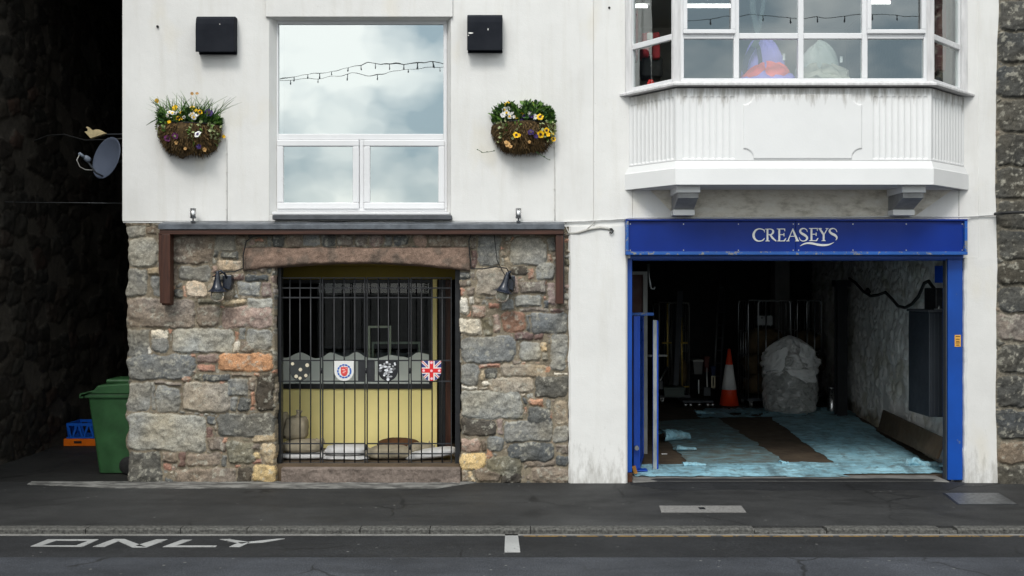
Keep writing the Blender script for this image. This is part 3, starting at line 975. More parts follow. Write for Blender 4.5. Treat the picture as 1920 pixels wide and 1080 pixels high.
# window in the yellow wall
win = MB()
fw = 0.045
win.box(wx0 - 0.1, wx1, FY - 0.02, FY + 0.06, wz0, wz0 + fw + 0.015)
win.box(wx0 - 0.1, wx1, FY - 0.02, FY + 0.06, wz1 - fw, wz1)
win.box(wx1 - fw * 0.6, wx1, FY - 0.02, FY + 0.06, wz0 + fw + 0.015, wz1 - fw)
sw = win.build('shop_window', M['black'], bld, bevel=0.004)
b = MB(); b.box(wx0 - 0.1, wx1 - fw * 0.6, FY + 0.01, FY + 0.016, wz0 + fw + 0.015, wz1 - fw); b.build('pane', M['glass_shop'], sw)
# frosted film with a scalloped top edge, stuck on the inside of the pane
poly = []
xa, xb = PX(521, FY), wx1 - fw * 0.6
zf0 = wz0 + fw + 0.015
N = 90
crests = [(515, 668), (535, 671), (563, 661), (592, 672), (600, 671), (620, 661), (647, 669), (668, 660), (690, 671), (704, 672), (732, 666), (756, 669), (764, 671), (784, 661), (812, 666)]
cxs = [PX(c[0], FY) for c in crests]; czs = [PZ(c[1], FY) for c in crests]
def sm(x):
    for i in range(len(cxs) - 1):
        if cxs[i] <= x <= cxs[i + 1]:
            t = (x - cxs[i]) / (cxs[i + 1] - cxs[i]); t = t * t * (3 - 2 * t)
            return czs[i] + (czs[i + 1] - czs[i]) * t
    return czs[-1]
top = [(xa + (xb - xa) * i / N, sm(xa + (xb - xa) * i / N)) for i in range(N + 1)]
b = MB(); vs = []; fs = []
for (x, z) in top: vs += [(x, FY + 0.006, zf0), (x, FY + 0.006, z), (x, FY + 0.009, z), (x, FY + 0.009, zf0)]
for i in range(N):
    for q in range(4): fs.append((i * 4 + q, i * 4 + (q + 1) % 4, (i + 1) * 4 + (q + 1) % 4, (i + 1) * 4 + q))
b.add(vs, fs); b.build('window_film', M['film'], sw)
# dark shop interior
b = MB()
xi0, xi1, yi1, zi1 = wx0 - 0.8, xo1 + 0.4, 4.2, PZ(462, FY)
b.box(xi0 - 0.1, xi0, FY + 0.12, yi1, FZ, zi1); b.box(xi1, xi1 + 0.1, FY + 0.12, yi1, FZ, zi1)
b.box(xi0 - 0.1, xi1 + 0.1, yi1, yi1 + 0.1, FZ, zi1); b.box(xi0 - 0.1, xi1 + 0.1, FY + 0.12, yi1 + 0.1, zi1, zi1 + 0.1)
b.box(xi0 - 0.1, xi1 + 0.1, FY + 0.3, yi1 + 0.1, FZ - 0.1, FZ - 0.001)
b.box(xi0 - 0.1, wx0 - 0.1, FY + 0.12, FY + 0.2, FZ, zi1)
b.build('shop_interior', M['dark'], bld)
# brown side door standing in the right of the recess
b = MB(); b.box(PX(836, FY), PX(846, FY) , FY - 0.06, FY + 0.02, FZ, wz1); dr = b.build('door', M['wood'], bld, bevel=0.004)
b = MB(); b.box(PX(821, FY), PX(835, FY), FY + 0.06, FY + 0.10, FZ, wz1); b.build('door_frame', M['black'], dr, bevel=0.004)
b = MB(); b.box(PX(852), PX(862), 0.12, 0.22, zs, PZ(500)); b.build('gate_post', M['black'], bld, bevel=0.003)
b = MB(); b.box(PX(516), PX(522), 0.12, 0.22, zs, PZ(500)); b.build('gate_post', M['black'], bld, bevel=0.003)

# pale framed serving hatch and shelf frame seen inside
def framebox(b, x0, x1, z0, z1, y, w, d=0.03):
    b.box(x0, x1, y, y + d, z1 - w, z1); b.box(x0, x1, y, y + d, z0, z0 + w)
    b.box(x0, x0 + w, y, y + d, z0 + w, z1 - w); b.box(x1 - w, x1, y, y + d, z0 + w, z1 - w)
b = MB(); Y = FY + 0.25
framebox(b, PX(690, Y), PX(733, Y), PZ(678, Y), PZ(611, Y), Y, 0.024)
tag(b.build('hatch_frame', basic('pale_hatch_paint', lin(176, 178, 158), 0.15, 30, 0.6, 0), org=P(711, 678, Y)), 'pale upright window frame leaning behind the shop glass', 'frame')
b = MB(); Y = FY + 0.7
framebox(b, PX(697, Y), PX(788, Y), PZ(700, Y), PZ(641, Y), Y, 0.026)
tag(b.build('shelf_frame', basic('grey_green_shelf', lin(140, 150, 134), 0.1, 10, 0.6, 0), org=P(740, 700, Y)), 'low grey green shelf frame inside the dark shop', 'shelf')
b = MB(); Y = 2.6
b.box(PX(640, Y), PX(812, Y), Y, Y + 0.5, FZ, PZ(668, Y)); cu = b
b.box(PX(630, Y), PX(812, Y), Y - 0.05, Y + 0.5, PZ(668, Y), PZ(661, Y))
tag(cu.build('counter', basic('grey_counter', lin(92, 98, 100), 0.2, 4, 0.5, 0), org=P(720, 760, Y)), 'long grey counter in the dark room behind the shop window', 'counter')

# ------------------------------------------------------------------ big window on the left
def ring(b, x0, x1, z0, z1, y0, y1, w):
    b.box(x0, x1, y0, y1, z1 - w, z1); b.box(x0, x1, y0, y1, z0, z0 + w)
    b.box(x0, x0 + w, y0, y1, z0 + w, z1 - w); b.box(x1 - w, x1, y0, y1, z0 + w, z1 - w)
WY = 0.10
def wxz(px, py): return PX(px, WY), PZ(py, WY)
wi = MB()
x0, zt = wxz(515, 38); x1, zb = wxz(838, 397)
ring(wi, x0, x1, zb, zt, WY, WY + 0.08, 0.038)
zm1 = PZ(251, WY); zm0 = PZ(262, WY)
wi.box(x0 + 0.038, x1 - 0.038, WY + 0.001, WY + 0.079, zm0, zm1)
xm0, xm1 = PX(674, WY), PX(682, WY)
wi.box(xm0, xm1, WY + 0.001, WY + 0.079, zb + 0.038, zm0)
window = wi.build('window', M['upvc'], bld, bevel=0.006, seg=3)
for (a, c) in ((PX(520, WY), xm0 - 0.002), (xm1 + 0.002, PX(834, WY))):
    s_ = MB(); ring(s_, a, c, PZ(392, WY), zm0 - 0.004, WY - 0.022, WY + 0.05, 0.068)
    s_.build('sash', M['upvc'], window, bevel=0.010, seg=3)
    p = MB(); p.box(a + 0.06, c - 0.06, WY + 0.004, WY + 0.012, PZ(392, WY) + 0.06, zm0 - 0.064); p.build('pane', M['glass_big'], window)
p = MB(); p.box(x0 + 0.03, x1 - 0.03, WY + 0.028, WY + 0.036, zm1 - 0.01, zt - 0.03); p.build('pane', M['glass_big'], window)
s_ = MB(); s_.box(PX(512), PX(843), -0.045, WY + 0.02, PZ(403), PZ(398)); s_.build('sill', M['upvc'], window, bevel=0.004)
s_ = MB(); s_.box(PX(515), PX(848), -0.10, 0.0, PZ(413), PZ(404.5)); s_.build('slate_sill', M['slate'], bld, bevel=0.006)
s_ = MB(); s_.box(x0 - 0.1, x1 + 0.1, 0.42, 0.44, zb - 0.1, zt + 0.1); s_.build('blind', M['blind'], bld)

# ------------------------------------------------------------------ bay window over the garage
BY = -0.50
def bx(px): return PX(px, BY)
def bz(py): return PZ(py, BY)
F0, F1 = bx(1268), bx(1746)                  # front corners of the apron
W0, W1 = PX(1177), PX(1809)                  # where it meets the wall
bay = None

def smooth01(t): return np.clip(t, 0, 1)

def panel_grid(name, p0, p1, z0, z1, hf, parent, mat):
    p0 = np.array(p0); p1 = np.array(p1)
    Lh = np.linalg.norm(p1 - p0); d = (p1 - p0) / Lh
    nrm = np.array([d[1], -d[0]])
    nx = int(Lh / 0.0055) + 1; nz = int((z1 - z0) / 0.0055) + 1
    U, Wz = np.meshgrid(np.linspace(0, Lh, nx), np.linspace(0, z1 - z0, nz))
    Hh = hf(U, Wz)
    Xg = p0[0] + d[0] * U + nrm[0] * Hh; Yg = p0[1] + d[1] * U + nrm[1] * Hh
    return np_grid(name, np.stack([Xg.ravel(), Yg.ravel(), (z0 + Wz).ravel()], 1), nx, nz, mat, parent)

def flutes(U, Wz, u0, u1, n, zb, zt, dep=0.009):
    pitch = (u1 - u0) / n
    t = (U - u0) / pitch
    k = np.floor(t); f = t - k - 0.5
    hw = pitch * 0.40
    dx = f * pitch
    ztop = zt - hw
    inside = (U > u0) & (U < u1) & (Wz > zb)
    dz = np.maximum(Wz - ztop, 0)
    rr = np.hypot(dx, dz) / hw
    prof = np.sqrt(np.clip(1 - rr ** 2, 0, 1))
    foot = np.clip((Wz - zb) / 0.008, 0, 1)
    return np.where(inside, -dep * prof * foot, 0)

AZ0, AZ1 = bz(301), bz(165)          # apron between moulding and sill
ZT = bz(180)
bayc = MB()                           # solid core of the bay
core = [(W0 + 0.02, 0.0), (F0 + 0.012, BY + 0.03), (F1 - 0.012, BY + 0.03), (W1 - 0.02, 0.0), (W1 - 0.02, 0.3), (W0 + 0.02, 0.3)]
bayc.prism(core, 'z', bz(347), AZ1 - 0.01)
bay = bayc.build('bay_window', M['bay_plain'], bld)

Lf = F1 - F0
pw0, pw1 = bx(1393) - F0, bx(1616) - F0
pz0, pz1 = bz(301) - AZ0, bz(177) - AZ0
def front_h(U, Wz):
    h = flutes(U, Wz, bx(1279) - F0, bx(1379) - F0, 8, bz(298) - AZ0, ZT - AZ0)
    h = h + flutes(U, Wz, bx(1636) - F0, bx(1741) - F0, 9, bz(298) - AZ0, ZT - AZ0)
    # raised panel with hollow corners
    inx = np.minimum(U - pw0, pw1 - U); inz = np.minimum(Wz - pz0 - 0.012, pz1 - Wz)
    r = 0.105
    cd = np.hypot(np.maximum(inx, 0), np.maximum(inz, 0)) - r
    s = np.minimum(np.minimum(inx, inz), np.where((inx < r) & (inz < r), cd, 9))
    return h + np.clip(s / 0.008, 0, 1) * 0.011
panel_grid('front_panel', (F0, BY), (F1, BY), AZ0, AZ1, front_h, bay, M['bay'])
Ls = math.hypot(F0 - W0, BY)
Lr = math.hypot(F1 - W1, BY)
panel_grid('side_panel', (W0, 0.0), (F0, BY), AZ0, AZ1, lambda U, Wz: flutes(U, Wz, 0.03, Ls - 0.02, 11, bz(298) - AZ0, ZT - AZ0), bay, M['bay'])
panel_grid('side_panel', (F1, BY), (W1, 0.0), AZ0, AZ1, lambda U, Wz: flutes(U, Wz, 0.02, Lr - 0.03, 11, bz(298) - AZ0, ZT - AZ0), bay, M['bay'])

# base moulding: a cove and a square band, mitred round the bay
def bay_ring(prof, name, mat, extend=0.0):
    """prof: (outset, z) polyline closed, swept round wall-front-front-wall"""
    base = [(W0, 0.0), (F0, BY), (F1, BY), (W1, 0.0)]
    def off(o):
        n1 = Vector((BY, -(F0 - W0), 0)).normalized(); n1 = Vector((n1.x, n1.y, 0))
        if n1.y > 0: n1 = -n1
        pts = []
        # left side line, front line, right side line offset by o
        d1 = Vector((F0 - W0, BY, 0)).normalized(); nl = Vector((d1.y, -d1.x, 0))
        d3 = Vector((W1 - F1, -BY, 0)).normalized(); nr = Vector((d3.y, -d3.x, 0))
        yf = BY - o
        pl = Vector((W0, 0, 0)) + nl * o; pr = Vector((W1, 0, 0)) + nr * o
        tl = (0 - pl.y) / d1.y; A = pl + d1 * tl
        tf = (yf - pl.y) / d1.y; B = pl + d1 * tf
        tg = (yf - pr.y) / d3.y; Cc = pr + d3 * tg
        te = (0 - pr.y) / d3.y; D = pr + d3 * te
        return [A, B, Cc, D]
    b = MB(); vs = []; fs = []
    m = len(prof)
    for (o, z) in prof:
        for p in off(o): vs.append((p.x, p.y, z))
    for q in range(m):
        q2 = (q + 1) % m
        for k in range(3):
            fs.append((q * 4 + k, q * 4 + k + 1, q2 * 4 + k + 1, q2 * 4 + k))
    b.add(vs, fs)
    return b.build(name, mat, bay, bevel=0.003)
zb0, zb1, zb2 = bz(347), bz(316), bz(301)
bay_ring([(-0.05, zb0), (0.032, zb0), (0.032, zb1), (0.026, zb1 + 0.006), (0.004, zb2 - 0.004), (-0.05, zb2)], 'base_moulding', M['bay_plain'])
zs0, zs1 = bz(162.5), bz(153)
bay_ring([(-0.06, zs0), (0.075, zs0), (0.075, zs0 + 0.022), (0.02, zs1), (-0.06, zs1)], 'sill', M['upvc_grey'])

# glazing: three facets of white frames
def facet(p0, p1, z0, z1, frame_y, vbars, hbar, sash, npanes_name='pane', edge=0.03, mw=0.055):
    """p0,p1: plan points; vbars: centre positions along the facet (m); hbar: z range of the transom"""
    p0 = Vector((p0[0], p0[1], 0)); p1 = Vector((p1[0], p1[1], 0))
    L_ = (p1 - p0).length
    d = (p1 - p0).normalized()
    Mx = Matrix(((d.x, -d.y, 0, p0.x), (d.y, d.x, 0, p0.y), (0, 0, 1, 0), (0, 0, 0, 1)))
    fr = MB(); fr.M = Mx
    fr.box(0, L_, 0.0, 0.06, z0, z0 + 0.04); fr.box(0, L_, 0.0, 0.06, z1 - 0.05, z1)
    xs = [0 + edge / 2] + list(vbars) + [L_ - edge / 2]
    for i, x in enumerate(xs):
        w = edge if i in (0, len(xs) - 1) else mw
        fr.box(x - w / 2, x + w / 2, 0.002, 0.058, z0 + 0.04, z1 - 0.05)
    for i in range(len(xs) - 1):
        wl = edge / 2 if i == 0 else mw / 2; wr_ = edge / 2 if i == len(xs) - 2 else mw / 2
        a, c = xs[i] + wl, xs[i + 1] - wr_
        fr.box(a, c, 0.004, 0.056, hbar[0], hbar[1])
    f = fr.build('window_frame', M['upvc'], bay, bevel=0.006, seg=2)
    for i in range(len(xs) - 1):
        a, c = xs[i], xs[i + 1]
        for (q0, q1, top) in ((z0 + 0.02, hbar[0] + 0.01, False), (hbar[1] - 0.01, z1 - 0.02, True)):
            p = MB(); p.M = Mx
            p.box(a, c, 0.024, 0.030, q0, q1)
            p.build('pane', M['glass_bay'], bay)
            if top and i in sash:
                s = MB(); s.M = Mx
                w0 = xs[i] + (edge / 2 if i == 0 else mw / 2) - 0.012; w1 = xs[i + 1] - (edge / 2 if i == len(xs) - 2 else mw / 2) + 0.012
                ring(s, w0, w1, hbar[1] - 0.012, z1 - 0.04, -0.024, 0.020, 0.042)
                s.build('sash', M['upvc'], bay, bevel=0.006)
ZG1 = bz(-130)
hb = (bz(71), bz(60))
GY = -0.47
gx = lambda px: PX(px, GY)
gF0, gF1 = gx(1277), gx(1738)
facet((gF0, GY), (gF1, GY), zs1, ZG1, 0, [gx(1381) - gF0, gx(1502) - gF0, gx(1622) - gF0], hb, (0, 3))
gW0, gW1 = PX(1181, 0.0), PX(1803, 0.0)
facet((gW0, 0.0), (gx(1263), GY + 0.012), zs1, ZG1, 0, [], hb, ())
facet((gx(1751), GY + 0.012), (gW1, 0.0), zs1, ZG1, 0, [], hb, ())
# grey corner posts
for a, c in ((1261, 1279), (1736, 1753)):
    b = MB(); xa, xb = gx(a), gx(c)
    cxm = (xa + xb) / 2
    b.box(xa, xb, GY + 0.004, GY + 0.075, zs1 - 0.01, ZG1); b.build('corner_post', M['upvc_grey'], bay, bevel=0.01)
for px in (1178, 1806):
    b = MB(); b.box(PX(px) - 0.035, PX(px) + 0.035, -0.03, 0.05, PZ(175), TOP - 1.2); b.build('wall_post', M['upvc_grey'], bay, bevel=0.008)
# head and roof of the bay
b = MB(); b.prism([(W0, 0.3), (W0, 0.0), (F0, BY), (F1, BY), (W1, 0.0), (W1, 0.3)][::-1], 'z', ZG1, ZG1 + 0.5); b.build('head', M['bay_plain'], bay)

# brackets under the bay
def bracket(px):
    b = MB()
    x0, x1 = PX(px - 23, -0.3), PX(px + 21, -0.3)
    zt_ = bz(348)
    b.box(x0, x1, -0.42, -0.014, PZ(361, -0.42), zt_ + 0.01)
    br_ = b.build('bracket', M['bay_plain'], bld, bevel=0.006)
    b = MB()
    zk = PZ(361, -0.42)
    zl = PZ(404, -0.10)
    b.prism([(-0.40, zk), (-0.40, zk - 0.055), (-0.37, zk - 0.06), (-0.16, zl + 0.06), (-0.16, zl), (-0.014, zl), (-0.014, zk)], 'x', x0 + 0.015, x1 - 0.015)
    b.build('scroll', basic('weathered_grey_bracket', lin(146, 146, 146), 0.2, 8, 0.8, 0.4, 40, 0.006), br_, bevel=0.006)
    b = MB(); b.box(x0 + 0.008, x1 - 0.008, -0.17, -0.014, zl - 0.004, zl + 0.055); b.build('foot', M['bay_plain'], br_, bevel=0.006)
bracket(1288); bracket(1706)
# rough unpainted band under the bay
def rough_band():
    n = NT('rough_cement')
    f = n.noise(5, 8, 0.7, n.map((1, 1, 2.2)))
    c = n.ramp(f, [(0.3, lin(176, 168, 152)), (0.5, lin(226, 219, 205)), (0.72, lin(240, 236, 226))])
    n.base(c).set(rough=0.9, spec=0.2)
    n.set(normal=n.bump(n.noise(16, 8, 0.75), 0.9, 0.03))
    b = MB()
    b.prism([(PX(1218), PZ(356)), (PX(1268), PZ(407)), (PX(1712), PZ(407)), (PX(1790), PZ(352)), (PX(1790), PZ(343)), (PX(1218), PZ(343))], 'y', -0.0155, -0.005)
    return b.build('cement_band', n.m, bld)
rough_band()

# room behind the bay
b = MB()
rx0, rx1, ry1, rz0, rz1 = 0.75, 5.15, 4.6, 3.2, 6.05
b.box(rx0 - 0.1, rx0, 0.36, ry1, rz0, rz1); b.box(rx1, rx1 + 0.1, 0.36, ry1, rz0, rz1)
b.box(rx0 - 0.1, rx1 + 0.1, ry1, ry1 + 0.1, rz0, rz1)
b.box(rx0 - 0.1, rx1 + 0.1, 0.36, ry1 + 0.1, rz1, rz1 + 0.1)
b.box(xB0 + 0.02, xB1 - 0.02, -0.0, 0.36, ZG1, rz1 + 0.1)
b.build('bay_room', M['room'], bld)
b = MB(); b.box(rx0 - 0.1, rx1 + 0.1, 0.36, ry1 + 0.1, rz0 - 0.1, rz0); b.prism([(W0 + 0.05, 0.0), (F0 + 0.02, -0.44), (F1 - 0.02, -0.44), (W1 - 0.05, 0.0), (W1 - 0.05, 0.36), (W0 + 0.05, 0.36)], 'z', zs1 - 0.03, zs1 + 0.004); b.build('room_floor', M['brown_board'], bld)
# flat roof and remaining shell so that no daylight leaks in
b = MB(); b.box(xL, xR, 0.36, 10.5, TOP - 0.25, TOP); b.build('roof', M['slate'], bld)
b = MB()
b.box(xL, xL + 0.3, 0.36, 10.5, -0.05, TOP - 0.25)
b.box(xR - 0.02, xR + 0.2, 0.36, 10.5, 2.9, TOP - 0.25); b.box(6.6, 6.8, 0.36, 10.5, -0.05, 2.9)
b.box(xL, xR, 10.5, 10.8, -0.05, TOP)
b.build('outer_wall', basic('shaded_side_wall', (0.022, 0.021, 0.02), 0.4, 4, 0.9, 0.6, 15, 0.03), bld)  # near-black colour stands in for the alley's shade
b = MB(); b.box(xL, xR, -0.05, 10.5, TOP, TOP + 0.25); b.build('parapet', M['render'], bld)

# ------------------------------------------------------------------ garage opening
b = MB()
jy = 0.10
b.box(PX(1174), PX(1186), 0.03, 0.16, 0.10, PZ(482)); gp = b.build('garage_frame', M['blue'], bld, bevel=0.006)
b = MB(); b.box(PX(1780), PX(1808), 0.03, 0.16, 0.02, PZ(482)); b.build('post', M['blue'], gp, bevel=0.006)
b = MB(); b.box(PX(1777.5), PX(1779.6), 0.05, 0.12, 0.02, PZ(482)); b.build('post_edge', M['grey_dark'], gp)
b = MB(); b.box(PX(1186.5), PX(1776), 0.03, 0.16, PZ(488), PZ(480)); b.build('head_rail', M['blue'], gp, bevel=0.005)
b = MB(); b.box(PX(1174), PX(1187), 0.035, 0.15, -0.01, 0.098); b.build('post_foot', M['rust'], gp, bevel=0.01)
b = MB(); b.box(PX(1186), PX(1778), -0.035, 0.30, -0.03, 0.020); b.build('threshold', M['conc'], bld, bevel=0.01)

GZ = 0.022
b = MB()
xs_ = np.linspace(PX(1180), PX(1800), 60); vs = []; fs = []
for i, x in enumerate(xs_):
    e = min(1.0, i / 5, (59 - i) / 5)
    yf = -0.10 - 0.28 * e - 0.05 * mnoise.noise((x * 2, 0, 3))
    vs += [(x, yf, -0.01), (x, yf, 0.003), (x, -0.036, 0.003 + 0.016 * e), (x, (0.10 + 0.07 * mnoise.noise((x * 2.2, 1, 0))) * e - 0.03 * (1 - e), 0.003 + 0.0225 * e), (x, -0.03, -0.01)]
for i in range(59):
    for q in range(5): fs.append((i * 5 + q, (i + 1) * 5 + q, (i + 1) * 5 + (q + 1) % 5, i * 5 + (q + 1) % 5))
b.add(vs, fs)
tag(b.build('ramp', M['road_dark']), 'dark asphalt ramp up to the garage threshold', 'ramp', kind='structure')
gar = []
gxr0, gxr1 = PX(1792), 9.0
# splayed right-hand wall: plan line
RW0 = Vector((4.88, 0.3, 0)); RW1 = Vector((5.54, 5.36, 0)); RWd = (RW1 - RW0).normalized()
RW2 = RW0 + RWd * 9.0
# whitewashed rubble surface
def white_wash():
    Lw = 9.0; Hh = 2.85
    Xs, Zs, Hs, Cs, nx_, nz_ = stone_field(0, Lw, 0, Hh, 0.022, [], 77, fill=5.2, depth=0.05)
    Hs = Hs * 0.75 + (fbm(Xs, Zs, 3, 5, 4) - 0.5) * 0.06
    nrm = Vector((-RWd.y, RWd.x, 0))
    Xg = RW0.x + RWd.x * Xs + nrm.x * Hs; Yg = RW0.y + RWd.y * Xs + nrm.y * Hs
    dirt = fbm(Xs, Zs, 4, 9, 5, 0.65)
    c = np.array([0.74, 0.73, 0.70]) * (0.70 + 0.55 * dirt[..., None])
    low = np.clip((0.22 - Zs + (fbm(Xs, Zs, 6, 41, 3) - 0.5) * 0.35) * 5, 0, 0.85)[..., None]
    c = c * (1 - low) + np.array(lin(96, 80, 54)) * low
    y2 = np.clip((fbm(Xs, Zs, 3, 44, 4) - 0.55) * 5, 0, 0.5)[..., None]
    c = c * (1 - y2) + np.array([0.36, 0.34, 0.24]) * y2
    n = NT('whitewash')
    a = n.t.nodes.new('ShaderNodeVertexColor'); a.layer_name = 'Col'
    n.base(a.outputs['Color']).set(rough=0.8, normal=n.bump(n.noise(30, 5, 0.65), 0.5, 0.01))
    return np_grid('whitewashed_wall', np.stack([Xg.ravel(), Yg.ravel(), Zs.ravel()], 1), nx_, nz_, n.m, bld, c.reshape(-1, 3))
white_wash()
b = MB()
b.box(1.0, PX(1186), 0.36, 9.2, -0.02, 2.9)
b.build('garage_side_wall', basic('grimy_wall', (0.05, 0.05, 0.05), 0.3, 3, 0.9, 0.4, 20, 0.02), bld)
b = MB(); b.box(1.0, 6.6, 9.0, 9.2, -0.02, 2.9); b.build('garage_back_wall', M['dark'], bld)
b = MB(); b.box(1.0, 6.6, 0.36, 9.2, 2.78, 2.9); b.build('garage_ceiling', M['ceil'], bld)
b = MB()
for k in range(9): b.box(1.3, 6.2, 0.9 + k * 0.9, 1.02 + k * 0.9, 2.6, 2.775)
b.box(1.3, 6.2, 2.9, 3.1, 2.42, 2.62)
b.build('ceiling_beam', M['ceil'], bld, bevel=0.01)
b = MB(); b.box(1.2, 6.6, 0.30, 9.0, -0.08, GZ - 0.004)
tag(b.build('garage_floor', M['floor_g'], org=(3, 4, 0)), 'dark oily brown floor inside the open garage', 'floor', kind='structure')
# columns and the white door frame deep inside
b = MB(); Y = 8.2; b.box(PX(1453, Y), PX(1481, Y), Y, Y + 0.3, GZ, 2.62); b.build('column', basic('pale_column', (0.22, 0.22, 0.21), 0.2, 3, 0.8, 0.2), bld, bevel=0.01)
b = MB(); Y = 5.0; xa, xb = PX(1570, Y), PX(1589, Y); zt_ = PZ(537, Y)
b.box(xa, xb, Y, Y + 0.02, GZ, zt_); b.box(xa + 0.07, xb - 0.07, Y + 0.02, Y + 0.12, GZ, zt_); b.box(xa, xb, Y + 0.12, Y + 0.14, GZ, zt_)
b.box(xa - 0.03, xb + 0.04, Y - 0.03, Y + 0.17, zt_, zt_ + 0.10)
b.build('steel_column', M['black'], bld)
b = MB(); Y = 1.6
b.box(PX(1206, Y), PX(1214, Y), Y, Y + 0.1, GZ, PZ(515, Y)); b.box(PX(1180, Y), PX(1214, Y), Y, Y + 0.1, PZ(515, Y), PZ(509, Y))
df = b.build('inner_door', basic('dirty_white_frame', (0.26, 0.26, 0.25), 0.2, 4, 0.7, 0.1), bld)
b = MB(); b.box(PX(1180, Y), PX(1206, Y), Y + 0.04, Y + 0.08, GZ, PZ(515, Y)); b.build('door_leaf', basic('dark_red_door', lin(66, 34, 28), 0.2, 4, 0.6, 0.1), df)

# ================================================================== NEIGHBOURS AND ALLEY
def rubble_wall(name, p0, p1, z0, z1, res, seed, fill, tone, mortar, parent, mat):
    """rubble wall along a plan line; the face looks to the right of p0->p1 turned towards -90 degrees"""
    p0 = Vector((*p0, 0)); p1 = Vector((*p1, 0)); d = (p1 - p0); Lw = d.length; d.normalize()
    nrm = Vector((d.y, -d.x, 0))
    Xs, Zs, Hs, Cs, nx_, nz_ = stone_field(0, Lw, z0, z1, res, [], seed, fill=fill, depth=0.05, mortar=mortar)
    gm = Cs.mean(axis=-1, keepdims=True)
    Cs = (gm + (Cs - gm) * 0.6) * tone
    Xg = p0.x + d.x * Xs + nrm.x * Hs; Yg = p0.y + d.y * Xs + nrm.y * Hs
    return np_grid(name, np.stack([Xg.ravel(), Yg.ravel(), Zs.ravel()], 1), nx_, nz_, mat, parent, Cs.reshape(-1, 3))

AX = -5.93
nb = thing('stone_building', 'shade-darkened rubble stone building beyond the alley at the left edge', 'building', (AX - 3, 0, 0))
b = MB(); b.box(-16, AX - 0.02, -4.0, 7.2, -0.05, 9.5); b.build('wall', basic('shade_black_stone', (0.02, 0.019, 0.018), 0.5, 3, 0.9, 0.6, 9, 0.04), nb)  # unseen front part added to darken the bay's reflection; alley shade in colour
rubble_wall('alley_face', (AX, -4.0), (AX, 7.0), -0.03, 6.9, 0.022, 31, 3.4, np.array([0.075, 0.068, 0.06]), lin(205, 198, 186), nb, M['stone'])  # tone pulls the stone colours down to stand in for alley shade
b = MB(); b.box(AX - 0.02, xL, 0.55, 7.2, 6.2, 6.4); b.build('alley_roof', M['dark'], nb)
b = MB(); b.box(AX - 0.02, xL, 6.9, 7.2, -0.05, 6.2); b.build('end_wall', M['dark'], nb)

# dark granite pier of the next building on the right
rn = thing('granite_pier', 'dark grey granite block pier at the far right edge of the photo', 'pier', (PX(1930), -0.1, 0))
def right_pier():
    cuts = [(-200, -112, 'dg'), (-110, -4, 'sl'), (-2, 55, 'dg'), (58, 118, 'dg'), (121, 182, 'sl'), (185, 247, 'dg'), (250, 311, 'dg'), (314, 373, 'dg'), (376, 431, 'dg'), (434, 488, 'sl'),
            (491, 535, 'dg'), (538, 587, 'sl'), (590, 641, 'pg'), (645, 702, 'dg'), (707, 764, 'dg'), (769, 826, 'sl'), (831, 871, 'br'), (875, 916, 'dg')]
    st = []
    rr = random.Random(4)
    yq = -0.05
    for a, c, k in cuts:
        sc = 0.60 if k not in ('pg', 'br') else 0.72
        cc = tuple(v * sc for v in lin(*GR[k]))
        e = PX(1873.5 + rr.random() * 3, -0.09)
        m_ = PX(1930 + rr.random() * 40, -0.09)
        a, c = 540 + (a - 540) * 0.991, 540 + (c - 540) * 0.991
        st.append((e, PZ(c), m_, PZ(a), cc))
        st.append((m_ + 0.02, PZ(c), m_ + 0.5 + rr.random() * 0.3, PZ(a), tuple(v * 0.9 for v in cc)))
        st.append((m_ + 0.9, PZ(c), m_ + 1.6, PZ(a), cc))
    x0, x1 = PX(1874, -0.09), PX(2240)
    Xs, Zs, Hs, Cs, nx_, nz_ = stone_field(x0, x1, -0.05, 6.0, 0.010, st, 51, fill=9, depth=0.06, mortar=lin(112, 106, 94), palette=['dg', 'sl', 'dg', 'br'])
    ej = (vnoise(Zs, Zs * 0, 2.2, 15) - 0.5) * 0.05
    Yg = yq - Hs + 0.05 * np.exp(-(Xs - x0) / 0.02)
    Yg[:, 0] = 0.1
    Xs = Xs + ej * np.exp(-(Xs - x0) / 0.1)
    np_grid('stone_face', np.stack([Xs.ravel(), Yg.ravel(), Zs.ravel()], 1), nx_, nz_, M['stone'], rn, Cs.reshape(-1, 3))
    b = MB(); b.box(PX(1882), 13, yq + 0.05, 0.3, -0.05, 8.0); b.box(6.85, 13, 0.3, 8, -0.05, 8.0); b.box(8.2, 13, -5.0, yq + 0.05, -0.05, 8.0)  # unseen forward step at right added to darken the bay's side reflection
    b.build('wall', basic('dark_granite_wall', (0.05, 0.05, 0.052), 0.4, 3, 0.9, 0.5, 14, 0.03), rn)
right_pier()

# wires across the alley
b = MB()
b.tube([P(-60, 378, 1.1), P(120, 380, 1.0), P(231, 381, 0.9)], 0.004, 6)
tag(b.build('alley_wire', M['iron'], org=P(100, 380, 1)), 'thin taut wire stretched straight across the dark alley', 'wire')
b = MB()
pts = [P(-40, 262, 2.0), P(20, 262, 1.9), P(60, 266, 1.8), P(90, 254, 1.7), P(120, 252, 1.6), P(160, 263, 1.2), P(200, 262, 0.8), P(231, 260, 0.5)]
b.tube(pts, 0.009, 6)
tag(b.build('alley_cable', basic('dark_grey_cable', (0.03, 0.03, 0.03), 0.2, 10, 0.7, 0), org=P(100, 260, 1.5)), 'sagging black cable hanging across the dark alley above the dish', 'cable')

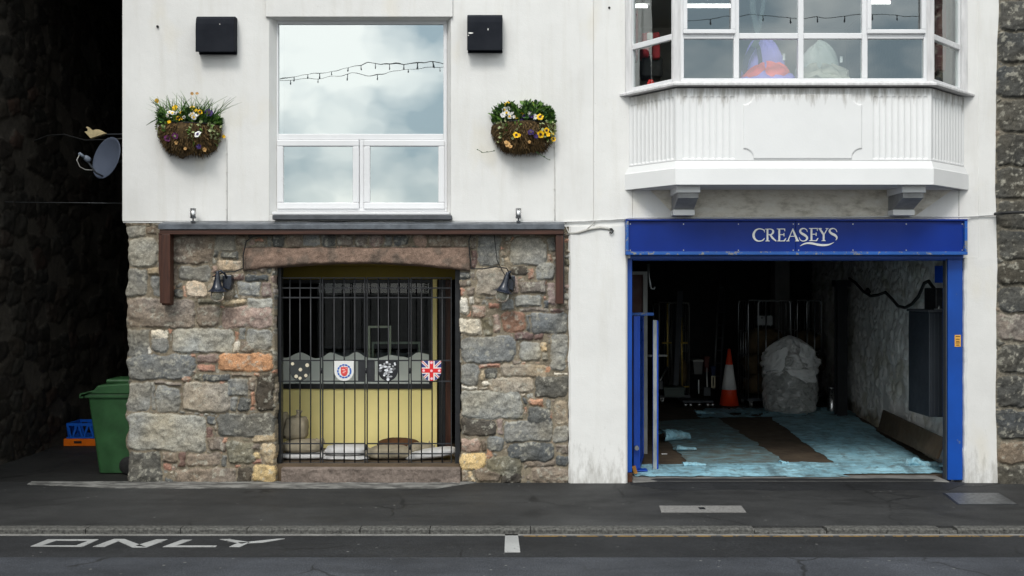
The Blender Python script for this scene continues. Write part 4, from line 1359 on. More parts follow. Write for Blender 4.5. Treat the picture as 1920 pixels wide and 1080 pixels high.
# satellite dish on the alley side of the white building
def dish():
    c = P(207, 299, 0.55)
    t = thing('satellite_dish', 'round blue grey satellite dish on the alley side of the white building', 'satellite dish', c)
    ax = Vector((-0.52, -0.80, 0.22)).normalized()
    up = Vector((0, 0, 1)); sx = up.cross(ax).normalized(); sy = ax.cross(sx)
    Mx = Matrix(((sx.x, sy.x, ax.x, c.x), (sx.y, sy.y, ax.y, c.y), (sx.z, sy.z, ax.z, c.z), (0, 0, 0, 1)))
    b = MB(); b.M = Mx
    Rr = 0.235
    prof = [(0.001, 0.0)] + [(Rr * k / 10, 0.055 * (k / 10) ** 2) for k in range(1, 11)] + [(Rr + 0.008, 0.052), (Rr * 0.98, 0.046)] + [(Rr * k / 10, 0.055 * (k / 10) ** 2 - 0.008) for k in range(9, 0, -1)] + [(0.001, -0.008)]
    b.lathe(prof, n=40, cap=False)
    b.build('reflector', basic('blue_grey_dish', lin(84, 92, 108), 0.06, 5, 0.5, 0), t)
    b = MB(); b.M = Mx
    b.tube([(0, -Rr * 0.92, 0.02), (0, -0.20, 0.14), (0, -0.10, 0.27)], 0.011, 8)
    b.build('feed_arm', M['grey_dark'], t)
    b = MB(); b.M = Mx
    b.tube([(0, -0.10, 0.24), (0, -0.09, 0.26), (0, -0.08, 0.29), (0, -0.075, 0.31)], [0.028, 0.034, 0.030, 0.012], 12)
    b.tube([(0, -0.085, 0.29), (0, -0.06, 0.37)], 0.017, 10)
    b.build('receiver', basic('receiver_grey', lin(120, 128, 140), 0.06, 5, 0.5, 0), t)
    b = MB(); b.M = Mx
    b.tube([(0, -0.06, 0.36), (0, -0.14, 0.38), (0, -0.20, 0.33), (0, -0.21, 0.26), (0, -0.18, 0.16)], 0.005, 6)
    b.build('lead', M['cable_g'], t)
    b = MB(); b.tube([c - ax * 0.0, c - ax * 0.07, Vector((xL, c.y + 0.1, c.z - 0.02))], 0.02, 8); b.build('mount', M['grey_dark'], t)
dish()
# tan bent plate bracket above the dish
def bracket_plate():
    k = lambda x, y: (PX(140 + x * 100 / 831, 0.7), PZ(220 + y * 130 / 1080, 0.7))
    pts = [k(215, 148), k(295, 215), k(350, 196), k(410, 200), k(470, 235), k(510, 262), k(268, 335), k(176, 232), (k(222, 225)), k(225, 190), k(198, 170)]
    b = MB(); b.prism(pts, 'y', 0.66, 0.72)
    t = thing('bracket_plate', 'bent tan metal bracket plate above the satellite dish', 'bracket', P(180, 250, 0.7))
    b.build('plate', basic('tan_plate', lin(196, 178, 136), 0.2, 20, 0.7, 0.2), t, bevel=0.004)
    b = MB(); b.tube([P(200, 252, 0.70), Vector((xL, 0.74, PZ(250, 0.7)))], 0.008, 8); b.build('rod', M['grey_dark'], t)
bracket_plate()

# ================================================================== STREET OBJECTS ON THE LEFT
def wheelie_bin():
    t = thing('wheelie_bin', 'dark green plastic wheelie bin half hidden behind the stone corner', 'wheelie bin', (PX(215, 0.5), 0.7, 0))
    y0 = 0.42; Yb = 0.42
    X0t, X1t = PX(163, Yb), PX(163, Yb) + 0.66
    X0b, X1b = PX(181, Yb), PX(181, Yb) + 0.50
    zt_ = PZ(741, Yb)
    b = MB()
    n = 8
    vs = []; fs = []
    rings = []
    for k in range(n + 1):
        t_ = k / n; z = 0.012 + (zt_ - 0.012) * t_
        xa = X0b + (X0t - X0b) * t_; xb = X1b + (X1t - X1b) * t_
        ya = y0 + 0.045 * (1 - t_); yb = y0 + 0.58 - 0.045 * (1 - t_)
        r = 0.04
        ring_ = []
        for (cx, cy, a0) in ((xa + r, ya + r, 180), (xb - r, ya + r, 270), (xb - r, yb - r, 0), (xa + r, yb - r, 90)):
            for q in range(5):
                a = R(a0 + q * 22.5); ring_.append((cx + r * math.cos(a), cy + r * math.sin(a), z))
        rings.append(ring_)
    m = len(rings[0])
    for rg in rings: vs += rg
    for k in range(n):
        for q in range(m): fs.append((k * m + q, k * m + (q + 1) % m, (k + 1) * m + (q + 1) % m, (k + 1) * m + q))
    b.add(vs, fs, True); b.add(rings[0], [tuple(range(m))[::-1]]); b.add(rings[-1], [tuple(range(m))])
    b.build('body', M['bin'], t)
    # rim and lid
    b = MB(); b.box(X0t - 0.02, X1t + 0.03, y0 - 0.02, y0 + 0.60, zt_ - 0.03, zt_ + 0.012); b.build('rim', M['bin'], t, bevel=0.008)
    b = MB()
    xl = PX(149, Yb)
    b.prism([(xl, zt_ - 0.035), (xl + 0.01, zt_ + 0.02), (X0t + 0.08, zt_ + 0.055), (X0t + 0.13, zt_ + 0.11), (X1t - 0.05, zt_ + 0.14), (X1t + 0.06, zt_ + 0.10), (X1t + 0.06, zt_ + 0.014), (X0t - 0.025, zt_ + 0.014), (X0t - 0.03, zt_ - 0.035)], 'y', y0 - 0.03, y0 + 0.61)
    ld = b.build('lid', M['bin'], t, bevel=0.015, seg=3)
    b = MB(); b.box(X0t + 0.16, X1t - 0.05, y0 + 0.10, y0 + 0.48, zt_ + 0.12, zt_ + 0.165); b.build('lid_panel', M['bin'], ld, bevel=0.02)
    b = MB(); b.tube([(X1t + 0.10, y0 + 0.06, zt_ - 0.02), (X1t + 0.10, y0 + 0.52, zt_ - 0.02)], 0.018, 10); b.build('handle', M['bin'], t)
    for yy in (y0 - 0.005, y0 + 0.545):
        b = MB(); b.lathe([(0.02, -0.022), (0.085, -0.022), (0.098, -0.01), (0.098, 0.01), (0.085, 0.022), (0.02, 0.022)], (PX(241, Yb) , yy, 0.102), 24, 'y')
        b.build('wheel', M['rubber'], t)
    b = MB(); b.tube([(PX(241, Yb), y0 - 0.02, 0.102), (PX(241, Yb), y0 + 0.55, 0.102)], 0.012, 8); b.build('axle', M['zinc'], t)
wheelie_bin()

def crate(name, x0, x1, y0, y1, z0, z1, mat, label, lattice):
    t = thing(name, label, 'crate', ((x0 + x1) / 2, (y0 + y1) / 2, z0))
    w = 0.02
    b = MB()
    if lattice:
        for (a, c, e, f) in ((x0, x1, y0, y0 + w), (x0, x1, y1 - w, y1), (x0, x0 + w, y0 + w, y1 - w), (x1 - w, x1, y0 + w, y1 - w)):
            b.box(a, c, e, f, z1 - 0.035, z1); b.box(a, c, e, f, z0, z0 + 0.018)
        nn = 4
        for yy in (y0 + 0.002, y1 - w + 0.002):
            for k in range(nn):
                a = x0 + (x1 - x0) * k / nn; c = x0 + (x1 - x0) * (k + 1) / nn; mid = (a + c) / 2
                b.prism([(a, z1 - 0.03), (a + 0.03, z1 - 0.03), (mid, z0 + 0.01), (mid - 0.022, z0 + 0.01)], 'y', yy, yy + 0.012)
                b.prism([(c - 0.03, z1 - 0.03), (c, z1 - 0.03), (mid + 0.022, z0 + 0.01), (mid, z0 + 0.01)], 'y', yy, yy + 0.012)
        for xx in (x0 + 0.002, x1 - w + 0.002):
            for k in range(3):
                a = y0 + (y1 - y0) * k / 3; c = y0 + (y1 - y0) * (k + 1) / 3; mid = (a + c) / 2
                b.prism([(a, z1 - 0.03), (a + 0.03, z1 - 0.03), (mid, z0 + 0.01), (mid - 0.022, z0 + 0.01)], 'x', xx, xx + 0.012)
                b.prism([(c - 0.03, z1 - 0.03), (c, z1 - 0.03), (mid + 0.022, z0 + 0.01), (mid, z0 + 0.01)], 'x', xx, xx + 0.012)
        b.build('side', mat, t)
        b = MB(); b.box(x0 + w, x1 - w, y0 + w, y1 - w, z0 + 0.002, z0 + 0.012); b.build('base', mat, t)
    else:
        b.box(x0, x1, y0, y0 + w, z0, z1); b.box(x0, x1, y1 - w, y1, z0, z1)
        b.box(x0, x0 + w, y0 + w, y1 - w, z0, z1); b.box(x1 - w, x1, y0 + w, y1 - w, z0, z1)
        b.build('side', mat, t, bevel=0.005)
        b = MB(); b.box(x0 + w, x1 - w, y0 + w, y1 - w, z0 + 0.01, z0 + 0.02); b.build('base', mat, t)
        mid = PX(146, y0)
        b = MB(); b.box(mid - 0.05, mid + 0.05, y0 - 0.003, y0 + 0.004, (z0 + z1) / 2 - 0.012, (z0 + z1) / 2 + 0.018); b.build('handle_slot', M['black'], t)
Yc = 2.3
crate('crate', PX(119, Yc), PX(119, Yc) + 0.62, Yc, Yc + 0.42, 0.003, PZ(823, Yc) , M['crate_o'], 'orange plastic tray crate on the alley floor under a blue one', False)
crate('crate', PX(123, Yc), PX(123, Yc) + 0.58, Yc + 0.02, Yc + 0.40, PZ(822.5, Yc), PZ(794, Yc), M['crate_b'], 'blue lattice plastic crate stacked on the orange one by the bin', True)

# ================================================================== THINGS ON THE WHITE FACADE
def wall_cowl(x0, x1, y0, y1, label, chips, lean):
    xa, xb = PX(x0, -0.12), PX(x1, -0.12); za, zb_ = PZ(y1, -0.13), PZ(y0, -0.09)
    t = thing('wall_cowl', label, 'vent cowl', ((xa + xb) / 2, 0, za), 'black vent cowls either side of the big window')
    pr = [(-0.002, za)] + [(-0.002, zb_)] + [(-0.07, zb_), (-0.095, zb_ - 0.010), (-0.115, zb_ - 0.035), (-0.127, zb_ - 0.09), (-0.13, zb_ - 0.15)] + [(-0.13, za), (-0.12, za), (-0.12, za + 0.02), (-0.02, za + 0.02), (-0.02, za)]
    b = MB(); b.prism(pr[::-1], 'x', xa, xb)
    b.build('hood', M['cowl'], t, bevel=0.004)
    if chips:
        for i, (cx, cy, w, h) in enumerate(chips):
            b = MB(); c = P(cx, cy, -0.133)
            rr = random.Random(i + int(cx))
            poly = [(c.x + w * (0.6 + 0.5 * rr.random()) * math.cos(a), c.z + h * (0.6 + 0.5 * rr.random()) * math.sin(a)) for a in np.linspace(0, 2 * math.pi, 9)[:-1]]
            b.prism(poly, 'y', -0.1325, -0.1295); b.build('paint_chip', M['petal_w'], t)
n = NT('cowl_black'); f = n.noise(30, 3, 0.6)
n.base(n.mix(n.ramp(f, [(0.72, 0.0), (0.78, 0.5)]), n.ramp(n.noise(5, 4), [(0.3, (0.010, 0.012, 0.017)), (0.7, (0.018, 0.020, 0.026))]), (0.10, 0.10, 0.11))).set(rough=0.8, spec=0.12, normal=n.bump(n.noise(50, 4), 0.2, 0.004)); M['cowl'] = n.m
wall_cowl(367, 439, 30, 97, 'black metal vent cowl on the wall above the basket with tall grass blades', [(412, 45, 0.006, 0.006)], 0)
wall_cowl(876, 942, 27, 94, 'black metal vent cowl with white paint chips right of the big window', [(882, 62, 0.03, 0.010), (915, 55, 0.006, 0.014), (878, 66, 0.008, 0.007)], 0)

# small stainless spotlights standing on the canopy
def spot(px, label):
    Y = -0.10
    t = thing('spotlight', label, 'spotlight', P(px, 416, Y), 'small steel spotlights on the canopy ledge')
    c = P(px, 401, Y)
    b = MB(); b.lathe([(0.026, 0.055), (0.030, 0.057), (0.030, -0.045), (0.024, -0.048)], tuple(c), 20); b.build('barrel', M['steel'], t)
    b = MB(); b.tube([c + Vector((0, 0, -0.045)), c + Vector((0, 0, -0.075))], 0.008, 8); b.box(c.x - 0.02, c.x + 0.02, Y - 0.02, Y + 0.02, c.z - 0.088, c.z - 0.075); b.build('stem', M['grey_dark'], t)
spot(362, 'small steel cylinder spotlight on the left end of the lead canopy')
spot(972, 'small steel cylinder spotlight on the right end of the lead canopy')

# timber surround with lead flashing over the stone front
def surround():
    t = thing('timber_surround', 'red brown timber surround with a lead covered top above the stone front', 'canopy', P(675, 425, -0.1))
    Y0 = -0.16
    x0, x1 = PX(299, Y0), PX(1057, Y0)
    zt_ = PZ(421, Y0); zm = PZ(430, Y0); zb_ = PZ(439.5, Y0)
    b = MB(); b.box(x0, x1, Y0, -0.065, zb_, zm - 0.001); b.build('beam', M['wood_h'], t, bevel=0.004)
    b = MB(); b.prism([(0.0, zt_ + 0.045), (Y0 - 0.012, zt_ + 0.004), (Y0 - 0.014, zm), (Y0 - 0.004, zm), (Y0 - 0.004, zt_ - 0.008), (0.0, zt_ + 0.03)], 'x', x0 - 0.008, x1 + 0.008); b.build('lead_flashing', M['lead'], t, bevel=0.003)
    # posts
    zp = PZ(572, -0.13)
    b = MB(); xa, xb = PX(303, -0.16), PX(319, -0.16)
    b.prism([(-0.165, zb_), (-0.165, zp + 0.02), (-0.15, zp), (-0.05, zp), (-0.05, zb_)], 'x', xa, xb)
    b.build('post', M['wood'], t, bevel=0.004)
    b = MB(); xa0, xb0 = PX(298.5, -0.13), PX(303.5, -0.13)
    b.prism([(xa0, PZ(438)), (xa0, PZ(505)), (xa0 + 0.012, PZ(520)), (xa0 + 0.014, PZ(568)), (xb0 + 0.02, PZ(568)), (xb0 + 0.02, PZ(438))], 'y', -0.15, -0.055); b.build('side_board', M['wood'], t, bevel=0.004)
    b = MB(); xa, xb = PX(1042, -0.13), PX(1056, -0.13)
    b.box(xa, xb, -0.145, -0.05, PZ(569), zb_); b.build('post', M['wood'], t, bevel=0.004)
    b = MB(); b.box(xb + 0.001, xb + 0.012, -0.12, -0.04, PZ(569), zb_ + 0.03); b.build('side_board', M['black'], t)
surround()

def wavy(p, q, n, amp, seed, y=None):
    out = []
    for i in range(n + 1):
        t = i / n
        v = p.lerp(q, t)
        out.append(v + Vector((0, 0, amp * (mnoise.noise((t * 6, seed, 0)))))) 
    return out
# cables
b = MB(); b.tube(wavy(P(231, 417, -0.03), P(660, 417.5, -0.06), 20, 0.008, 2) + wavy(P(700, 417.5, -0.06), P(1058, 416, -0.03), 14, 0.006, 3) + wavy(P(1070, 416, -0.03), P(1170, 411, -0.03), 8, 0.008, 4)
       + wavy(P(1180, 408.5, -0.05), P(1815, 406.5, -0.05), 16, 0.004, 5) + wavy(P(1822, 406, -0.03), P(1872, 402, -0.04), 4, 0.004, 6), 0.008, 6)
tag(b.build('wall_cable', M['cable_w'], org=P(960, 415, 0)), 'long white cable clipped along the whole front above canopy and sign', 'cable')
b = MB(); b.tube([P(1866, 401, -0.05), P(1880, 400, -0.2), P(1900, 398, -0.26), P(1990, 398, -0.27)], 0.016, 8)
tag(b.build('black_cable', M['cable_b'], org=P(1900, 400, -0.2)), 'thick black cable running across the granite pier at right', 'cable')
b = MB(); b.tube([P(1063, 440, -0.02), P(1085, 436, -0.04), P(1105, 430, -0.05), P(1125, 427, -0.04), P(1140, 429, -0.04), P(1146, 433, -0.03)], [0.010, 0.014, 0.012, 0.014, 0.013, 0.012], 8)
b.tube([P(1098, 432, -0.04), P(1112, 420, -0.03), P(1118, 412, -0.03)], 0.005, 6)
b.tube([P(1061, 425, -0.02), P(1066, 437, -0.03), P(1076, 436, -0.03)], 0.006, 6)
t = thing('cable_stub', 'peeling grey cable stub with black hook end beside the canopy', 'cable', P(1105, 432, 0))
b.build('sheath', M['cable_g'], t)
b = MB(); b.tube([P(1140, 430, -0.03), P(1147, 429, -0.05), P(1150, 433, -0.06), P(1147, 437, -0.06), P(1143, 436, -0.05)], 0.009, 8); b.build('hook', M['cable_b'], t)
for (px, y0, y1, lab) in ((425, 258, 413, 'thin irrigation tube down the wall below the left flower basket'), (1040, 246, 413, 'thin irrigation tube down the wall below the right flower basket')):
    b = MB(); b.tube(wavy(P(px, y0, -0.008), P(px + 0.5, y1, -0.008), 12, 0.0, 1), 0.0045, 6)
    for yy in np.linspace(y0 + 30, y1 - 20, 4):
        c = P(px, yy, -0.008); b.box(c.x - 0.007, c.x + 0.007, -0.016, 0.001, c.z - 0.004, c.z + 0.004)
    tag(b.build('water_tube', basic('pale_tube', (0.60, 0.59, 0.56), 0.1, 30, 0.5, 0), org=P(px, (y0 + y1) / 2, 0)), lab, 'tube')

# ------------------------------------------------------------------ wall lamps
def wall_lamp(px, py, tilt, label):
    Y = -0.17
    c = P(px, py, Y)                     # rim centre of the shade
    t = thing('wall_lamp', label, 'wall lamp', (c.x + 0.06, 0, c.z + 0.12), 'black bell lamps on the stone wall')
    Mx = Matrix.Translation(c) @ Matrix.Rotation(tilt, 4, 'Y')
    b = MB(); b.M = Mx
    b.lathe([(0.012, 0.215), (0.020, 0.205), (0.018, 0.185), (0.024, 0.17), (0.028, 0.14), (0.036, 0.10), (0.048, 0.06), (0.064, 0.03), (0.085, 0.012), (0.104, 0.004), (0.106, 0.0), (0.09, 0.004), (0.05, 0.03), (0.02, 0.09)], n=32)
    b.build('shade', M['lamp'], t)
    b = MB(); b.M = Mx
    b.lathe([(0.060, 0.012), (0.068, -0.01), (0.071, -0.045), (0.062, -0.078), (0.040, -0.098), (0.004, -0.106)], n=28)
    b.build('globe', M['globe'], t)
    b = MB()
    w = Vector((c.x + 0.075, -0.02, c.z + 0.10))
    b.prism([(w.x - 0.045, w.z - 0.06), (w.x + 0.03, w.z - 0.085), (w.x + 0.05, w.z - 0.03), (w.x + 0.05, w.z + 0.075), (w.x - 0.045, w.z + 0.075)], 'y', -0.10, -0.01)
    b.build('wall_box', M['lamp'], t, bevel=0.008)
    b = MB(); top = Mx @ Vector((0, 0, 0.19))
    b.tube([w + Vector((0, -0.07, 0.04)), w + Vector((-0.01, -0.12, 0.09)), top + Vector((0.03, 0, 0.03)), top], 0.012, 8)
    b.build('arm', M['lamp'], t)
    return t
M['lamp'] = basic('blue_black_lamp_metal', (0.012, 0.016, 0.028), 0.3, 12, 0.3, 0.05, 60, spec=0.6)
n = NT('cloudy_globe_glass'); n.base((0.55, 0.55, 0.48)).set(rough=0.08, spec=0.6, Transmission_Weight=0.75, IOR=1.25); M['globe'] = n.m
wall_lamp(407.5, 547, 0.0, 'black bell shaped wall lamp on the stones left of the gate')
wall_lamp(943, 548, R(14), 'tilted black bell shaped wall lamp on the stones right of the gate')
b = MB()
b.tube([P(398, 519, -0.09), P(420, 510, -0.09), P(440, 509, -0.09), P(456, 503, -0.09), P(456, 478, -0.09), P(462, 452, -0.09), P(475, 443, -0.1), P(515, 440, -0.1)], 0.007, 6)
tag(b.build('lamp_cable', M['cable_b'], org=P(450, 480, -0.08)), 'black cable running up the stones from the left bell lamp', 'cable')
b = MB()
b.tube([P(884, 437, -0.1), P(879, 452, -0.09), P(881, 480, -0.09), P(884, 504, -0.09), P(905, 504, -0.09), P(930, 500, -0.1), P(950, 503, -0.1), P(955, 512, -0.1)], 0.007, 6)
b.tube([P(926, 437, -0.1), P(929, 462, -0.1), P(932, 488, -0.1), P(942, 508, -0.1), P(947, 516, -0.1)], 0.005, 6)
b.tube([P(955, 512, -0.1), P(964, 530, -0.1), P(962, 545, -0.1), P(956, 550, -0.1)], 0.006, 6)
tag(b.build('lamp_cable', M['cable_b'], org=P(920, 480, -0.08)), 'looping black cable on the stones around the right bell lamp', 'cable')

# ------------------------------------------------------------------ shop sign
def sign():
    Y = -0.10
    x0, x1 = PX(1173, Y), PX(1813, Y); z0, z1 = PZ(479, Y), PZ(411, Y)
    t = thing('shop_sign', 'long blue fascia sign with white CREASEYS lettering over the garage', 'shop sign', ((x0 + x1) / 2, 0, z0))
    b = MB(); b.box(x0 + 0.03, PX(1492.5, Y), Y + 0.012, 0.028, z0 + 0.04, z1 - 0.02); b.build('board', M['sign_blue'], t, bevel=0.002)
    b = MB(); b.box(PX(1493.3, Y), x1 - 0.03, Y + 0.012, 0.028, z0 + 0.04, z1 - 0.02); b.build('board', M['sign_blue'], t, bevel=0.002)
    b = MB()
    b.box(x0, x1, Y - 0.02, 0.028, z0 + 0.006, z0 + 0.040); b.build('bottom_trim', M['blue_worn'], t, bevel=0.004)
    b = MB(); b.box(x0, x1, Y - 0.02, 0.028, z1 - 0.02, z1); b.build('top_trim', M['sign_blue'], t, bevel=0.004)
    for a, c in ((x0, x0 + 0.03), (x1 - 0.03, x1)):
        b = MB(); b.box(a, c, Y - 0.018, 0.027, z0 + 0.0405, z1 - 0.0205); b.build('end_trim', M['blue_worn'], t, bevel=0.004)
    b = MB()
    b.box(x0 + 0.06, x1, -0.02, 0.029, z0 - 0.03, z0 + 0.0055); b.build('soffit_trim', M['blue'], t)
    # screws
    b = MB()
    for px in (1182, 1282, 1385, 1488, 1498, 1600, 1700, 1805):
        for py in (420, 469):
            c = P(px, py, Y); b.lathe([(0.007, -0.004), (0.006, 0.003)], (c.x, Y + 0.012, c.z), 10, 'y')
    b.build('screw', M['zinc'], t)
    # lettering: strokes of varying width in sign-face coordinates, crop units of 9.6 per photo pixel
    def q(x, y): return (PX(1400 + x / 9.6, Y), PZ(410 + y / 9.6, Y))
    lm = MB()
    yb, yt = Y + 0.006, Y + 0.0125
    layer = [0]
    def poly(pts):
        o = (layer[0] % 12) * 0.00012; layer[0] += 1
        lm.prism([q(*p) for p in pts], 'y', yb - o, yt)
    def stroke(pts, ws):
        n_ = len(pts)
        Lp = []; Rp = []
        for i, p in enumerate(pts):
            a = pts[max(0, i - 1)]; c = pts[min(n_ - 1, i + 1)]
            dx, dy = c[0] - a[0], c[1] - a[1]; l = math.hypot(dx, dy) or 1
            nx_, ny_ = -dy / l, dx / l; w = ws[i] / 2
            Lp.append((p[0] + nx_ * w, p[1] + ny_ * w)); Rp.append((p[0] - nx_ * w, p[1] - ny_ * w))
        for i in range(n_ - 1): poly([Lp[i], Lp[i + 1], Rp[i + 1], Rp[i]])
    def spl(P_, n=6):
        out = []
        for i in range(len(P_) - 1):
            p0 = P_[max(0, i - 1)]; p1 = P_[i]; p2 = P_[i + 1]; p3 = P_[min(len(P_) - 1, i + 2)]
            for k in range(n):
                t_ = k / n
                out.append(tuple(0.5 * (2 * p1[j] + (p2[j] - p0[j]) * t_ + (2 * p0[j] - 5 * p1[j] + 4 * p2[j] - p3[j]) * t_ ** 2 + (3 * p1[j] - p0[j] - 3 * p2[j] + p3[j]) * t_ ** 3) for j in range(len(p1))))
        out.append(P_[-1]); return out
    def curve(pw):
        s = spl(pw); stroke([(a, b_) for a, b_, _ in s], [w for _, _, w in s])
    def serif(x, y, w, up):
        poly([(x - w / 2, y), (x + w / 2, y), (x + w / 2 - 6, y + (14 if up else -14)), (x - w / 2 + 6, y + (14 if up else -14))])
    # C
    curve([(325, 238, 10), (312, 205, 16), (270, 186, 16), (215, 184, 20), (160, 215, 32), (128, 285, 40), (140, 350, 38), (185, 393, 26), (240, 402, 18), (295, 386, 18), (325, 350, 8)])
    poly([(318, 195), (328, 195), (328, 250), (318, 240)])
    # R
    stroke([(378, 180), (378, 406)], [32, 32]); serif(372, 180, 72, True); serif(380, 407, 78, False)
    curve([(380, 188, 14), (440, 188, 16), (478, 215, 32), (474, 258, 32), (435, 286, 18), (392, 288, 14)])
    stroke([(425, 285), (470, 350), (535, 404)], [30, 34, 18])
    # E
    stroke([(590, 180), (590, 406)], [32, 32]); poly([(545, 178), (690, 178), (690, 192), (552, 192)]); poly([(680, 178), (696, 178), (694, 228), (684, 222)])
    poly([(590, 280), (670, 280), (670, 294), (590, 294)]); poly([(668, 258), (682, 258), (682, 318), (668, 318)])
    poly([(552, 407), (690, 407), (718, 350), (704, 350), (670, 392), (552, 393)])
    # A
    stroke([(838, 176), (745, 400)], [10, 18]); stroke([(832, 190), (918, 400)], [26, 42]); poly([(785, 310), (885, 310), (885, 324), (778, 324)])
    serif(745, 407, 62, False); serif(912, 407, 76, False)
    # S
    curve([(1096, 238, 8), (1082, 200, 14), (1040, 176, 16), (990, 185, 28), (966, 225, 34), (995, 265, 40), (1055, 300, 42), (1092, 345, 36), (1070, 388, 24), (1015, 402, 16), (970, 382, 14), (950, 335, 8)])
    # E
    stroke([(1170, 172), (1170, 402)], [32, 32]); poly([(1125, 168), (1275, 168), (1275, 182), (1130, 182)]); poly([(1265, 168), (1282, 168), (1280, 222), (1270, 214)])
    poly([(1170, 272), (1250, 272), (1250, 286), (1170, 286)]); poly([(1248, 250), (1262, 250), (1262, 310), (1248, 310)])
    poly([(1130, 403), (1268, 403), (1296, 348), (1282, 348), (1250, 388), (1130, 389)])
    # Y
    stroke([(1315, 175), (1392, 290)], [32, 34]); stroke([(1460, 175), (1394, 290)], [14, 18]); stroke([(1390, 280), (1390, 400)], [32, 32])
    serif(1325, 170, 66, True); serif(1452, 170, 56, True); serif(1390, 402, 74, False)
    # S with a tail
    curve([(1630, 240, 8), (1612, 200, 14), (1570, 176, 16), (1520, 185, 28), (1496, 222, 34), (1525, 262, 40), (1590, 296, 44), (1624, 335, 32), (1622, 365, 18), (1606, 386, 8)])
    # swash under the second half
    curve([(962, 492, 4), (1030, 456, 22), (1100, 440, 30), (1190, 446, 36), (1290, 468, 38), (1390, 476, 36), (1480, 466, 26), (1540, 444, 14), (1574, 424, 3)])
    lm.build('lettering', M['white_letter'], t)
sign()
b = MB(); c = P(1795, 639, 0.02); Yst = 0.028
t = thing('warning_sticker', 'small orange notice sticker with lines of print on the blue post', 'sticker', (c.x, 0.03, c.z))
b.box(PX(1790, Yst), PX(1801.5, Yst), Yst - 0.001, Yst + 0.001, PZ(650, Yst), PZ(628, Yst)); b.build('label', basic('orange_sticker', lin(214, 160, 70), 0.1, 30, 0.5, 0), t)
b = MB()
for k, (w, y) in enumerate(((8, 631), (7, 636), (6.5, 640), (8, 643), (6, 647))):
    b.box(PX(1795.7 - w / 2, Yst), PX(1795.7 + w / 2, Yst), Yst - 0.0018, Yst - 0.0009, PZ(y + 0.7, Yst), PZ(y - 0.7, Yst))
b.build('print_lines', M['rust'], t)

